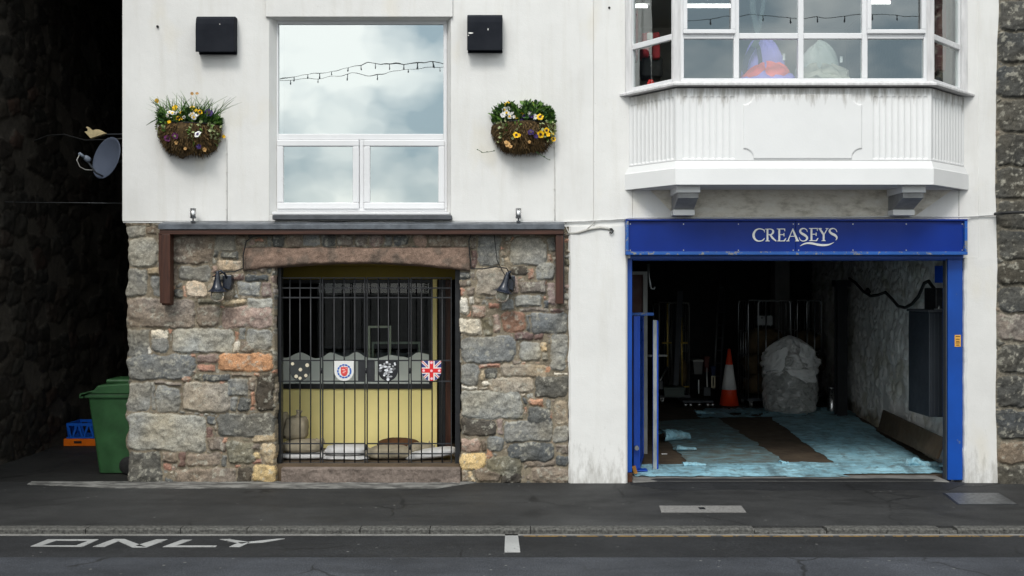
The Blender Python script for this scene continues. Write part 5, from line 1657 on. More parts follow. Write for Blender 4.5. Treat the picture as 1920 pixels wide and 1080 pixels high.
# ------------------------------------------------------------------ flower baskets
def basket(px, py, seed, label, tall):
    rr = random.Random(seed)
    c = P(px, py, 0)           # centre of the rim at the wall
    t = thing('flower_basket', label, 'flower basket', (c.x, 0, c.z - 0.3), 'moss lined flower baskets on the white wall')
    Rx, Ry, Rz = 0.315, 0.25, 0.295
    # lumpy half bowl of moss
    nu, nv = 44, 22
    vs = []; fs = []
    for j in range(nv + 1):
        ph = (math.pi / 2) * j / nv
        for i in range(nu + 1):
            th = math.pi * i / nu
            rad = max(0.0, math.cos(ph)) ** 0.55
            p = Vector((-math.cos(th) * Rx * rad, -math.sin(th) * Ry * rad, -math.sin(ph) * Rz))
            k = 1 + 0.22 * mnoise.noise(p * 7 + Vector((seed, 0, 0))) + 0.07 * mnoise.noise(p * 22 + Vector((seed, 0, 0)))
            vs.append((c.x + p.x * k, min(-0.004, p.y * k), c.z + p.z * k))
    for j in range(nv):
        for i in range(nu):
            a = j * (nu + 1) + i; fs.append((a, a + 1, a + nu + 2, a + nu + 1))
    b = MB(); b.add(vs, fs, True)
    bowl = b.build('moss_bowl', M['moss'], t)
    # shaggy fibres
    b = MB()
    for k in range(2600):
        th = rr.random() * math.pi; ph = math.asin(rr.random() ** 0.8)
        rad = max(0.0, math.cos(ph)) ** 0.55
        nrm = Vector((-math.cos(th) * rad / Rx, -math.sin(th) * rad / Ry, -math.sin(ph) / Rz)).normalized()
        p = Vector((c.x - math.cos(th) * Rx * rad, -math.sin(th) * Ry * rad - 0.005, c.z - math.sin(ph) * Rz))
        d = (nrm * (0.5 + rr.random()) + Vector((rr.gauss(0, 0.5), rr.gauss(0, 0.3), -0.7 - rr.random()))).normalized()
        l = 0.025 + 0.05 * rr.random() ** 2; w = 0.0022 + 0.002 * rr.random()
        s_ = d.cross(nrm); s_ = s_.normalized() * w if s_.length > 1e-5 else Vector((w, 0, 0))
        e = p + d * l; mdl = p + d * l * 0.5 + Vector((rr.gauss(0, 0.004), rr.gauss(0, 0.004), 0))
        b.cur = 0 if rr.random() < 0.62 else 1
        b.add([p - s_, p + s_, mdl + s_, mdl - s_, e], [(0, 1, 2, 3), (3, 2, 4)])
    b.build('moss_fibre', [M['moss'], M['moss2']], bowl)
    b = MB(); pts = [(c.x - math.cos(a) * (Rx - 0.005), -math.sin(a) * Ry, c.z) for a in np.linspace(0, math.pi, 24)]
    b.tube(pts, 0.006, 6); b.tube([(c.x - Rx, -0.01, c.z), (c.x + Rx, -0.01, c.z)], 0.006, 6)
    b.build('wire_rim', M['black'], t)
    # leaves
    def leaf(b, p, d, l, w, fold=0.25):
        d = d.normalized(); s_ = d.cross(Vector((rr.gauss(0, 1), rr.gauss(0, 1), rr.gauss(0, 1)))).normalized()
        up = s_.cross(d)
        a = p + d * l * 0.35 + s_ * w - up * w * fold; c_ = p + d * l * 0.35 - s_ * w - up * w * fold
        a2 = p + d * l * 0.75 + s_ * w * 0.7; c2 = p + d * l * 0.75 - s_ * w * 0.7
        e = p + d * l - up * l * 0.15; m_ = p + d * l * 0.5
        b.add([p, a, a2, e, c2, c_, m_], [(0, 1, 6), (1, 2, 6), (2, 3, 6), (3, 4, 6), (4, 5, 6), (5, 0, 6)])
    b = MB()
    N_ = 1500
    for k in range(N_):
        u = rr.uniform(-1, 1); yv = -rr.random() * Ry * math.sqrt(max(0, 1 - u * u)) - 0.01
        if tall: hmax = 0.13 + 0.05 * math.sin(u * 5)
        else: hmax = 0.20 * (1 - 0.55 * math.exp(-(u + 0.12) ** 2 / 0.02)) * (1 - 0.45 * u * u)
        p = Vector((c.x + u * (Rx - 0.01), yv, c.z + rr.uniform(-0.02, 1) * hmax * (1 if not tall else 0.75)))
        d = Vector((u * 0.6 + rr.gauss(0, 0.5), -0.5 + rr.gauss(0, 0.5), 0.7 + rr.gauss(0, 0.4)))
        b.cur = rr.choice((0, 0, 1, 1, 1))
        if rr.random() < 0.6: leaf(b, p, d, 0.05 + rr.random() * 0.035, 0.006 + rr.random() * 0.005)
        else: leaf(b, p, d, 0.035 + rr.random() * 0.03, 0.014 + rr.random() * 0.008)
    o = b.build('foliage', [M['leaf'], M['leaf2']], t)
    # trailing ivy round the rim and down the moss
    b = MB()
    for k in range(9):
        a = rr.random() * math.pi
        p = Vector((c.x - math.cos(a) * (Rx + 0.012), -math.sin(a) * (Ry + 0.015) - 0.01, c.z + 0.02))
        for s_ in range(rr.randint(7, 15)):
            p = p + Vector((rr.gauss(0, 0.012) - 0.0, rr.gauss(0, 0.004), -0.016))
            zz_ = (c.z - p.z) / Rz
            if zz_ > 0.95: break
            if zz_ > 0:
                rad = max(0.05, math.cos(math.asin(min(0.98, zz_)))) ** 0.55
                uu = (p.x - c.x) / (Rx * rad + 0.02)
                if abs(uu) > 1: p.x = c.x + math.copysign(Rx * rad + 0.01, uu); uu = math.copysign(0.99, uu)
                p.y = -Ry * rad * math.sqrt(max(0, 1 - uu * uu)) - 0.025
            b.cur = 0 if rr.random() < 0.7 else 1
            leaf(b, p, Vector((rr.gauss(0, 1), -0.6, rr.gauss(0, 0.7))), 0.030 + rr.random() * 0.02, 0.013 + 0.006 * rr.random())
    b.build('ivy', [M['leaf3'], M['leaf']], t)
    # blades of grass
    b = MB()
    if tall:
        for k in range(150):
            u = rr.uniform(-0.85, 0.85)
            p = Vector((c.x + u * Rx, -0.05 - rr.random() * 0.12, c.z + 0.02))
            l = 0.16 + rr.random() * 0.17; lean = Vector((u * 0.35 + rr.gauss(0, 0.28), -0.1 + rr.gauss(0, 0.15), 1)).normalized()
            bend = Vector((rr.gauss(0, 0.10), rr.gauss(0, 0.05), -0.05 * rr.random()))
            w = 0.005 + 0.004 * rr.random(); prev = None; vs = []; fs = []
            for q in range(5):
                s_ = q / 4
                pt = p + lean * l * s_ + bend * s_ * s_
                ww = w * (1 - s_ * 0.85)
                vs += [pt - Vector((ww, 0, 0)), pt + Vector((ww, 0.002, 0))]
            for q in range(4): fs.append((q * 2, q * 2 + 1, q * 2 + 3, q * 2 + 2))
            b.cur = rr.choice((0, 1)); b.add(vs, fs)
        pts = [P(297, 222, -0.12), P(285, 228, -0.14), P(274, 235, -0.15)]
        b.tube(pts, [0.006, 0.006, 0.002], 5)
        pts = [P(305, 202, -0.10), P(292, 196, -0.12), P(283, 191, -0.13)]
        b.tube(pts, [0.005, 0.005, 0.002], 5)
        b.build('grass_blades', [M['leaf'], M['leaf2']], t)
    else:
        pts = [P(928, 283, -0.08), P(915, 285, -0.10), P(905, 286, -0.10), P(897, 281, -0.1)]
        b.tube(pts, 0.003, 5)
        for q in pts: leaf(b, q, Vector((-1, 0, 0.3)), 0.02, 0.006)
        pts = [P(1005, 285, -0.15), P(1018, 293, -0.15), P(1028, 299, -0.13)]
        b.tube(pts, 0.003, 5)
        for q in pts: leaf(b, q, Vector((1, 0, -0.3)), 0.025, 0.008)
        b.build('trailing_stem', [M['leaf2'], M['leaf2']], t)
    return t, c, rr

def flower(t, px, py, Y, r, mat, seed, kind='pansy', eye=True):
    rr = random.Random(seed)
    c = P(px, py, Y)
    fwd = Vector((rr.gauss(0, 0.25), -1, rr.gauss(0.1, 0.25))).normalized()
    sx = Vector((0, 0, 1)).cross(fwd).normalized(); sz = fwd.cross(sx)
    def petal(b, a, rad, wd, lift):
        vs = [c + fwd * 0.002]
        for q in range(7):
            f_ = -1 + q / 3
            ang = a + f_ * wd
            rr_ = rad * (0.75 + 0.25 * math.cos(f_ * 1.4)) * (0.95 + 0.1 * rr.random())
            vs.append(c + (sx * math.cos(ang) + sz * math.sin(ang)) * rr_ + fwd * (lift + rr.gauss(0, 0.0025)))
        b.add(vs, [(0, q, q + 1) for q in range(1, 7)])
    b = MB()
    n_ = 5
    for k in range(n_): petal(b, R(90 + 72 * k + rr.gauss(0, 5)), r, R(42), 0.004 + 0.003 * (k % 2))
    f = b.build('flower', mat, t)
    if eye:
        b = MB(); b.cur = 0
        vs = [c + fwd * 0.0105] + [c + (sx * math.cos(a) + sz * math.sin(a)) * r * (0.34 if q % 2 else 0.46) + fwd * 0.0105 for q, a in enumerate(np.linspace(0, 2 * math.pi, 11)[:-1])]
        b.add(vs, [(0, 1 + q, 1 + (q + 1) % 10) for q in range(10)])
        b.build('eye', eye if not isinstance(eye, bool) else M['flower_eye'], f)

t1, c1, rr1 = basket(358.5, 237, 3, 'flower basket with tall green grass blades left of the big window', True)
Y = -0.2
def bq(x, y): return 260 + x / 4.0, 150 + y / 4.0
k = 0
for (x, y, r, m, e, yy) in ((235, 245, .030, 'petal_w', M['petal_y'], -.22), (222, 265, .026, 'petal_w', M['petal_y'], -.23), (255, 250, .028, 'petal_w', M['petal_y'], -.24), (240, 270, .026, 'petal_w', M['petal_y'], -.24),
                            (395, 268, .030, 'petal_w', M['petal_y'], -.25), (415, 278, .030, 'petal_w', M['petal_y'], -.26), (405, 255, .026, 'petal_w', M['petal_y'], -.25), (440, 265, .022, 'petal_w', False, -.25),
                            (285, 250, .020, 'petal_w', False, -.22), (342, 280, .018, 'petal_w', False, -.26),
                            (273, 210, .034, 'petal_y', False, -.18), (300, 288, .034, 'petal_y', True, -.25), (322, 286, .026, 'petal_y', True, -.25), (458, 242, .032, 'petal_y', True, -.22), (432, 235, .026, 'petal_y', False, -.22),
                            (230, 315, .022, 'petal_y', False, -.23), (322, 246, .020, 'petal_y', False, -.18), (404, 210, .026, 'petal_y', False, -.12), (138, 155, .026, 'petal_y', M['petal_o'], -.12), (400, 102, .018, 'petal_o', False, -.10), (438, 102, .018, 'petal_o', False, -.10),
                            (527, 245, .044, 'petal_p', True, -.18), (215, 437, .036, 'petal_m', True, -.22), (275, 418, .034, 'petal_m', M['leaf3'], -.27), (445, 408, .040, 'petal_w', M['petal_p'], -.29), (452, 500, .026, 'petal_p', False, -.23), (497, 522, .024, 'petal_o', False, -.22), (350, 515, .018, 'petal_o', False, -.22), (283, 470, .022, 'petal_o', False, -.23), (640, 425, .02, 'petal_y', False, -.03)):
    k += 1; a, d = bq(x, y); flower(t1, a, d, yy, r, M[m], k, eye=e)
t2, c2, rr2 = basket(981, 234, 8, 'flower basket with full round green top right of the big window', False)
def bq2(x, y): return 870 + x / 3.482, 150 + y / 3.482
for (x, y, r, m, e, yy) in ((285, 162, .036, 'petal_y', False, -.14), (450, 163, .034, 'petal_y', False, -.14), (265, 195, .030, 'petal_w', M['petal_y'], -.2), (290, 188, .028, 'petal_w', False, -.2), (280, 215, .034, 'petal_w', M['petal_y'], -.22), (308, 218, .030, 'petal_w', False, -.22), (255, 228, .030, 'petal_w', False, -.22), (298, 238, .028, 'petal_w', M['petal_y'], -.23),
                            (325, 242, .022, 'petal_w', False, -.23), (440, 228, .034, 'petal_w', False, -.22), (462, 240, .034, 'petal_w', False, -.23), (430, 218, .026, 'petal_w', False, -.22), (345, 240, .024, 'petal_y', False, -.23), (378, 228, .028, 'petal_y', False, -.22), (497, 242, .038, 'petal_y', True, -.24),
                            (393, 240, .026, 'petal_p', False, -.24), (440, 236, .026, 'petal_p', False, -.25), (378, 265, .020, 'petal_p', False, -.25), (340, 360, .034, 'petal_y', True, -.29), (360, 362, .020, 'petal_y', False, -.28), (437, 343, .034, 'petal_p', True, -.28), (470, 368, .024, 'petal_p', False, -.26), (502, 354, .040, 'petal_y', True, -.25), (538, 330, .032, 'petal_y', True, -.2), (574, 346, .026, 'petal_y', False, -.14), (583, 386, .028, 'petal_y', True, -.12), (548, 356, .026, 'petal_y', False, -.2),
                            (285, 420, .030, 'petal_o', False, -.27), (302, 435, .024, 'petal_o', False, -.26), (275, 408, .022, 'petal_o', False, -.27), (428, 405, .018, 'petal_o', False, -.27)):
    k += 1; a, d = bq2(x, y); flower(t2, a, d, yy, r, M[m], k, eye=e)
b = MB(); cc_ = P(984, 193, -0.03)
b.prism([(cc_.x - 0.055, cc_.z + 0.02), (cc_.x + 0.02, cc_.z + 0.022), (cc_.x + 0.06, cc_.z + 0.012), (cc_.x, cc_.z - 0.055)], 'y', -0.05, -0.03); b.build('hanger', M['leaf3'], t2)

# ------------------------------------------------------------------ security gate with its shields
def gate():
    Y = 0.15
    t = thing('security_gate', 'dark grey folding security gate of thin bars across the arched opening', 'gate', P(684, 872, Y))
    hz = (540, 558, 676, 715, 832, 851)
    e = [521.7, 602.5, 686, 768.5, 847]
    bars = [[543, 562, 582], [626, 645, 665], [709, 728, 747], [790, 810, 829]]
    offs = [0.012, -0.012, 0.012, -0.012]
    for li in range(4):
        b = MB()
        a = e[li] + (1.2 if li else 0); c = e[li + 1] - (1.2 if li < 3 else 0)
        Yl = Y
        w = 0.011
        xa, xc = PX(a, Yl), PX(c, Yl)
        zt_, zb_ = PZ(520, Yl), PZ(870.5, Yl)
        b.box(xa, xa + w, Yl, Yl + 0.03, zb_, zt_); b.box(xc - w, xc, Yl, Yl + 0.03, zb_, zt_)
        b.box(xa + w, xc - w, Yl, Yl + 0.03, zt_ - 0.013, zt_); b.box(xa + w, xc - w, Yl, Yl + 0.03, zb_, zb_ + 0.016)
        lf = b.build('leaf_frame', M['gate'], t, bevel=0.002)
        for px in bars[li]:
            b = MB(); x = PX(px, Yl); b.tube([(x, Yl + 0.014, zb_ + 0.01), (x, Yl + 0.014, zt_ - 0.01)], 0.0072, 8); b.build('bar', M['gate'], lf)
        for py in hz:
            b = MB(); z = PZ(py, Yl); b.box(xa + w, xc - w, Yl + 0.006, Yl + 0.011, z - 0.007, z + 0.007); b.build('rail', M['gate'], lf)
        if li < 3:
            for py in (695, 838):
                b = MB(); z = PZ(py, Yl); x = PX(e[li + 1], Yl); b.lathe([(0.009, -0.03), (0.009, 0.03)], (x, Yl - 0.004, z), 10); b.build('hinge', M['black'], lf)
    for (a, c) in ((671, 685), (687.5, 702)):
        b = MB(); b.box(PX(a, Y), PX(c, Y), Y + 0.012, Y + 0.03, PZ(714, Y), PZ(677, Y)); b.build('lock_plate', M['gate'], t)
    b = MB(); b.box(PX(517, Y), PX(853, Y), Y - 0.01, Y + 0.05, PZ(876.5, Y), PZ(871.2, Y)); b.build('bottom_track', M['gate'], t)
gate()

def shield_outline(cx, cz, w, h):
    pts = [(-1, 1), (1, 1), (1, -0.15)]
    for a in np.linspace(0, 1, 9)[1:]:
        pts.append(((1 - a) ** 1.0 * 1.0 if False else math.cos(a * math.pi / 2) ** 0.85, -0.15 - 0.95 * math.sin(a * math.pi / 2) ** 1.25))
    L_ = [(-x, z) for x, z in pts[3:-1]][::-1]
    pts += L_ + [(-1, -0.15)]
    return [(cx + x * w, cz + z * h) for x, z in pts]
SY = 0.135
def shield(px, label, base):
    w = 18.2 / S * 1.0135; c = (PX(px, SY), PZ(694.5, SY)); h = 17.8 / S * 1.0135
    t = thing('shield_plaque', label, 'shield plaque', (c[0], SY, c[1] - h), 'painted shield plaques on the gate')
    b = MB(); b.prism(shield_outline(c[0], c[1], w, h)[::-1], 'y', SY, SY + 0.010); b.build('board', base, t)
    return t, c, w, h
def disc(b, cx, cz, r, y, n=14, ry=1.0, th=0.002):
    b.prism([(cx + r * math.cos(a), cz + r * ry * math.sin(a)) for a in np.linspace(0, 2 * math.pi, n + 1)[:-1]][::-1], 'y', y - th, y + 0.0005)
# 1: dark green with cream spots
t, c, w, h = shield(562.5, 'dark green shield plaque with cream spots on the leftmost gate leaf', basic('dark_shield_paint', (0.030, 0.034, 0.034), 0.2, 8, 0.5, 0))
for (x, y, r) in ((305, 236, 3.0), (598, 264, 3.6), (463, 352, 3.4), (378, 486, 3.4), (455, 524, 3.0), (570, 470, 3.2)):
    b = MB(); disc(b, PX(520 + x / 10.667, SY), PZ(660 + y / 10.667, SY), r / S, SY); b.build('spot', basic('cream_spot', lin(206, 196, 172), 0.1, 40, 0.6, 0), t)
# 2: white with blue ring and red arms
t, c, w, h = shield(645, 'white shield plaque with blue ring and red crest on the gate', M['petal_w'])
bluep = basic('ring_blue', lin(36, 92, 176), 0.1, 30, 0.5, 0); redp = basic('crest_red', lin(214, 72, 70), 0.1, 30, 0.5, 0)
b = MB(); cx, cz = PX(645.5, SY), PZ(696, SY)
nn = 40
gaps = set((3, 6, 9, 12, 15, 18, 21, 24, 27, 30, 33, 36))
for k in range(nn):
    a0, a1 = 2 * math.pi * k / nn, 2 * math.pi * (k + 1) / nn
    if k in gaps:
        r0, r1 = 11.6 / S, 12.6 / S
    else: r0, r1 = 10.6 / S, 13.6 / S
    b.prism([(cx + r0 * math.cos(a0), cz + r0 * math.sin(a0)), (cx + r1 * math.cos(a0), cz + r1 * math.sin(a0)), (cx + r1 * math.cos(a1), cz + r1 * math.sin(a1)), (cx + r0 * math.cos(a1), cz + r0 * math.sin(a1))], 'y', SY - 0.002, SY + 0.0005)
b.build('ring', bluep, t)
b = MB(); so = [(x, z) for x, z in shield_outline(cx, cz - 0.002, 6.6 / S, 8.2 / S)]; b.prism(so[::-1], 'y', SY - 0.002, SY + 0.0005)
b.prism([(cx - 0.012, cz + 8.0 / S), (cx - 0.003, cz + 8.0 / S), (cx - 0.0075, cz + 10.5 / S)], 'y', SY - 0.002, SY + 0.0005)
cr = b.build('crest', redp, t)
b = MB()
for (dx, dz, rx) in ((-0.008, 0.018, 0.018), (0.004, 0.0, 0.017), (-0.006, -0.016, 0.014), (0.022, 0.03, 0.008)): disc(b, cx + dx, cz + dz, rx, SY - 0.0015, 8, 0.30)
b.build('crest_marks', basic('pale_pink', lin(240, 190, 184), 0.05, 30, 0.6, 0), cr)
# 3: black and white mottled
t, c, w, h = shield(727.5, 'black shield plaque crowded with white and grey blobs on the gate', M['black'])
rr = random.Random(12)
grey = [basic('blob_grey%d' % i, (v, v * 1.02, v * 1.06), 0.1, 30, 0.6, 0) for i, v in enumerate((0.16, 0.34, 0.70))]
b = [MB(), MB(), MB()]
for k in range(46):
    x = rr.uniform(-0.92, 0.92); z = rr.uniform(-0.75, 0.95)
    if z < -0.15 and abs(x) > 0.9 - (-0.15 - z) * 0.8: continue
    i = rr.choice((0, 1, 1, 2, 2))
    disc(b[i], c[0] + x * w * 0.95, c[1] + z * h * 0.95, rr.uniform(0.008, 0.019), SY - 0.0004 * (k % 9), 9, rr.uniform(0.5, 1.0), 0.0006 + 0.0009 * i)
disc(b[2], c[0], c[1] - h * 0.95, 0.016, SY)
for i in range(3): b[i].build('blobs', grey[i], t)
# 4: union flag
t, c, w, h = shield(809, 'union flag shield plaque on the rightmost gate leaf', M['petal_w'])
navy = basic('flag_navy', lin(44, 50, 116), 0.1, 20, 0.5, 0); fred = basic('flag_red', lin(216, 40, 44), 0.1, 20, 0.5, 0)
def clip(poly, cond):
    out = []
    for i in range(len(poly)):
        p, q = poly[i], poly[(i + 1) % len(poly)]
        a, b2 = cond(p), cond(q)
        if a >= 0: out.append(p)
        if (a >= 0) != (b2 >= 0):
            t_ = a / (a - b2); out.append((p[0] + (q[0] - p[0]) * t_, p[1] + (q[1] - p[1]) * t_))
    return out
O = shield_outline(0, 0, 1, 1); O = [(x, z) for x, z in O]
cw = 0.34; ccz = -0.02
def put(poly, mat_mb, dy):
    if len(poly) > 2: mat_mb.prism([(c[0] + x * w, c[1] + z * h) for x, z in poly][::-1], 'y', SY - dy, SY + 0.0005)
rb_ = MB()
for sx_ in (-1, 1):
    for sz_ in (-1, 1):
        qd = clip(clip(O, lambda p: p[0] * sx_ - cw), lambda p: (p[1] - ccz) * sz_ - cw)
        k_ = 1.0
        dg = lambda p: (p[1] - ccz) * sz_ - p[0] * sx_ * k_
        for sg_ in (1, -1):
            nb_ = MB(); put(clip(qd, lambda p: sg_ * dg(p) - 0.20), nb_, 0.0015)
            if nb_.f: nb_.build('navy_field', navy, t)
        put(clip(clip(qd, lambda p: dg(p) + 0.05), lambda p: 0.05 - dg(p)), rb_, 0.0018)
put(clip(clip(O, lambda p: p[0] + 0.19), lambda p: 0.19 - p[0]), rb_, 0.0022)
put(clip(clip(clip(O, lambda p: p[1] - ccz + 0.22), lambda p: 0.22 - (p[1] - ccz)), lambda p: -0.19 - p[0]), rb_, 0.0022)
put(clip(clip(clip(O, lambda p: p[1] - ccz + 0.22), lambda p: 0.22 - (p[1] - ccz)), lambda p: p[0] - 0.19), rb_, 0.0022)
rb_.build('red_cross', fred, t)
for (x, z) in ((-0.8, ccz), (0.0, ccz - 0.02), (0.8, ccz), (0.0, 0.82), (0.02, -0.86)):
    b = MB(); disc(b, c[0] + x * w, c[1] + z * h, 0.014, SY - 0.0022); b.build('rosette', basic('pink_rosette', lin(240, 196, 204), 0.05, 30, 0.6, 0), t)

# sandbags behind the gate
def bag(name, x0, x1, y, z0, z1, dy, mat, label, seed, cat='sandbag', tie=None, group='sandbags stacked behind the gate', rot=0.0, lump=0.10, power=3.0, vexp=0.8):
    nu, nv = 40, 20
    cx, cz = (x0 + x1) / 2, (z0 + z1) / 2; ax, az = (x1 - x0) / 2, (z1 - z0) / 2
    t = thing(name, label, cat, (cx, y, z0), group) if tie else None
    vs = []; fs = []
    sg = lambda v, p: math.copysign(abs(v) ** p, v)
    for j in range(nv + 1):
        ph = -math.pi / 2 + math.pi * j / nv
        for i in range(nu):
            th = 2 * math.pi * i / nu
            p = Vector((sg(math.cos(th), 2 / power) * sg(math.cos(ph), vexp), sg(math.sin(th), 2 / power) * sg(math.cos(ph), vexp), sg(math.sin(ph), vexp)))
            k_ = 1 + lump * mnoise.noise(p * 1.7 + Vector((seed, 0, 0))) + lump * 0.5 * mnoise.noise(Vector((p.x * 5, p.y * 3, p.z * 4)) + Vector((seed, 5, 0)))
            q = Vector((p.x * ax * k_, p.y * dy * k_, p.z * az * k_))
            cr_, sr_ = math.cos(rot), math.sin(rot)
            vs.append((cx + q.x * cr_ - q.z * sr_, y + q.y, max(z0 if abs(rot) < 1e-6 else z0 - 0.02, cz + q.x * sr_ + q.z * cr_)))
    for j in range(nv):
        for i in range(nu): fs.append((j * nu + i, j * nu + (i + 1) % nu, (j + 1) * nu + (i + 1) % nu, (j + 1) * nu + i))
    b = MB(); b.add(vs, fs, True)
    if t is None:
        o = b.build(name, mat, org=(cx, y, z0)); return tag(o, label, cat, group)
    b.build('sack', mat, t)
    b = MB(); tx, tz, ddx, ddz = tie
    p = Vector((tx, y - 0.01, tz)); d = Vector((ddx, 0, ddz))
    b.tube([p - d * 0.3, p + d * 0.25, p + d * 0.6, p + d], [0.055, 0.024, 0.028, 0.036], 10); b.build('tied_neck', mat, t)
    return t
Yb = 0.42
zf = FZ
bz_ = lambda py, Y=Yb: PZ(py, Y)
def bxx(px, Y=Yb): return PX(px, Y)
bag('sandbag', bxx(530), bxx(612), Yb, zf, bz_(846), 0.15, M['sand_w'], 'white sandbag on the floor under the tan bag at left', 1, lump=0.06, power=4)
bag('sandbag', bxx(606), bxx(695), Yb, zf, bz_(852), 0.15, M['sand_w'], 'lower white sandbag in the middle pair behind the gate', 2, lump=0.08, power=4)
bag('sandbag', bxx(608), bxx(690), Yb + 0.03, bz_(854), bz_(834), 0.15, M['sand_w'], 'upper white sandbag lying on another white bag in the middle', 3, lump=0.08, power=4)
bag('sandbag', bxx(688), bxx(775), Yb - 0.02, zf, bz_(835), 0.15, M['sand_t'], 'tan sandbag with a slit side on the floor right of the middle', 4, tie=(bxx(776), bz_(845), 0.07, 0.03), lump=0.12)
bag('sandbag', bxx(760), bxx(856), Yb - 0.03, zf + 0.012, bz_(840), 0.14, M['sand_w'], 'white sandbag sloping up to the right behind the gate', 5, tie=(bxx(852), bz_(846), 0.04, 0.01), rot=R(7), lump=0.06, power=4)
bag('sandbag', bxx(528), bxx(604), Yb + 0.02, bz_(849), bz_(824), 0.15, M['sand_t'], 'tan sandbag lying on the white bag at left', 6, tie=(bxx(598), bz_(829), 0.05, 0.02), lump=0.08)
bag('sandbag', bxx(529), bxx(572), Yb + 0.12, bz_(828), bz_(784), 0.12, M['sand_t'], 'upright tan sandbag with a knotted top at left', 7, tie=(bxx(555), bz_(783), 0.012, 0.065), lump=0.12, power=5, vexp=0.55)
bag('sandbag', bxx(518), bxx(536), Yb + 0.16, bz_(826), bz_(776), 0.12, M['sand_t'], 'tan sandbag mostly hidden by the left jamb', 8, lump=0.06, power=2.6)
bag('sandbag', bxx(706, 0.62), bxx(790, 0.62), 0.62, zf, bz_(821, 0.62), 0.14, M['sand_b'], 'dark brown sandbag rising behind the tan one', 9, lump=0.05, power=2.2)
bag('sandbag', bxx(760), bxx(810), Yb + 0.10, bz_(858), bz_(832), 0.10, M['sand_t'], 'tan sandbag with a pale torn end at right', 10, tie=(bxx(803), bz_(838), 0.06, -0.03), lump=0.10)

for (px, py, lab) in ((294.5, 49, 'tiny black wall fixing beside the cowl at upper left'), (1142.5, 14, 'tiny black wall fixing near the top edge left of the bay window')):
    b = MB(); c = P(px, py, -0.02); b.lathe([(0.012, -0.015), (0.014, 0.0), (0.006, 0.02)], (c.x, -0.01, c.z), 12, 'y')
    tag(b.build('wall_fixing', M['black'], org=c), lab, 'wall fixing')

# ================================================================== INSIDE THE GARAGE
def gp_(px, py): return G(px, py, GZ)

# torn blue sheets on the floor
n = NT('blue_floor_sheet')
c0 = n.ramp(n.noise(2.2, 5, 0.6), [(0.3, lin(122, 168, 184)), (0.7, lin(158, 204, 218))])
dirt = n.noise(5, 8, 0.72, n.map((1, 2.2, 1)), 0.3)
c1 = n.mix(n.ramp(dirt, [(0.47, 0.0), (0.64, 0.75)]), c0, lin(92, 96, 92))
c1 = n.mix(n.ramp(n.noise(11, 8, 0.7), [(0.58, 0.0), (0.70, 0.7)]), c1, lin(58, 52, 44))
c1 = n.mix(n.ramp(n.noise(1.4, 7, 0.7, n.map((2.5, 0.5, 1)), 0.6), [(0.50, 0.0), (0.68, 0.65)]), c1, lin(70, 78, 80))
c1 = n.mix(n.ramp(n.noise(6, 6, 0.7, n.map((0.5, 3.0, 1), (4, 2, 0)), 0.5), [(0.60, 0.0), (0.72, 0.55)]), c1, lin(196, 222, 230))
n.base(c1).set(rough=0.55, spec=0.4, normal=n.bump(n.noise(14, 7, 0.7, n.map((0.6, 2.0, 1))), 0.5, 0.012)); M['sheet'] = n.m
n = NT('blue_floor_sheet_dirty')
c0 = n.ramp(n.noise(2.2, 5, 0.6), [(0.3, lin(104, 146, 158)), (0.7, lin(132, 172, 182))])
c1 = n.mix(n.ramp(n.noise(4, 8, 0.72, n.map((1, 2.6, 1)), 0.3), [(0.34, 0.1), (0.58, 0.9)]), c0, lin(92, 88, 78))
n.base(c1).set(rough=0.6, spec=0.35, normal=n.bump(n.noise(14, 7, 0.7, n.map((0.6, 2.0, 1))), 0.5, 0.012)); M['sheet_d'] = n.m

def floor_sheet(label, q, z, mat, seed, nu=70, nv=60, amp=0.018, rag=0.03, holes=0.0):
    """q: near-left, near-right, far-right, far-left in photo pixels"""
    A = [gp_(*p) for p in q]
    org = sum((a for a in A), Vector()) / 4
    U, W = np.meshgrid(np.linspace(0, 1, nu), np.linspace(0, 1, nv))
    V = np.zeros((nv, nu, 3))
    for k in range(2):
        V[..., k] = (A[0][k] * (1 - U) + A[1][k] * U) * (1 - W) + (A[3][k] * (1 - U) + A[2][k] * U) * W
    e = lambda t, s, sc: (fbm(t * 10, t * 0, sc, s, 4, 0.65) - 0.5)
    V[..., 0] += (e(W, seed, 1.2) * np.exp(-U / 0.06) + e(W, seed + 3, 1.2) * np.exp(-(1 - U) / 0.06)) * rag * 5
    V[..., 1] += (e(U, seed + 5, 1.5) * np.exp(-W / 0.10) + e(U, seed + 9, 1.2) * np.exp(-(1 - W) / 0.08)) * rag * 5
    cr = fbm(V[..., 0], V[..., 1] * 2.6, 2.2, seed + 11, 5, 0.55)
    ridge = np.clip(1 - np.abs(2 * cr - 1) * 5.5, 0, 1) ** 2
    curl = np.clip(fbm(V[..., 0], V[..., 1], 5, seed + 21, 3) - 0.56, 0, 1) * (np.exp(-U / 0.04) + np.exp(-(1 - U) / 0.04) + np.exp(-W / 0.06)) * 0.25
    V[..., 2] = z + ridge * amp * 0.9 + fbm(V[..., 0], V[..., 1], 3, seed + 13, 3) * amp * 0.3 + curl * 0.5
    ed = np.minimum(np.minimum(U * 8, (1 - U) * 8), np.minimum(W * 5, (1 - W) * 5)); ed = np.clip(ed, 0, 1)
    V[..., 2] = GZ + 0.002 + (V[..., 2] - GZ) * (0.25 + 0.75 * ed)
    mask = None
    if holes:
        hn = fbm(V[..., 0], V[..., 1], 3.4, seed + 40, 4, 0.6)
        mk = hn < 1 - holes
        mask = mk[:-1, :-1] & mk[1:, 1:]
    o = np_grid('floor_sheet', V.reshape(-1, 3), nu, nv, mat, None, None, mask, True, org)
    return tag(o, label, 'floor sheet', 'torn blue sheets on the garage floor')
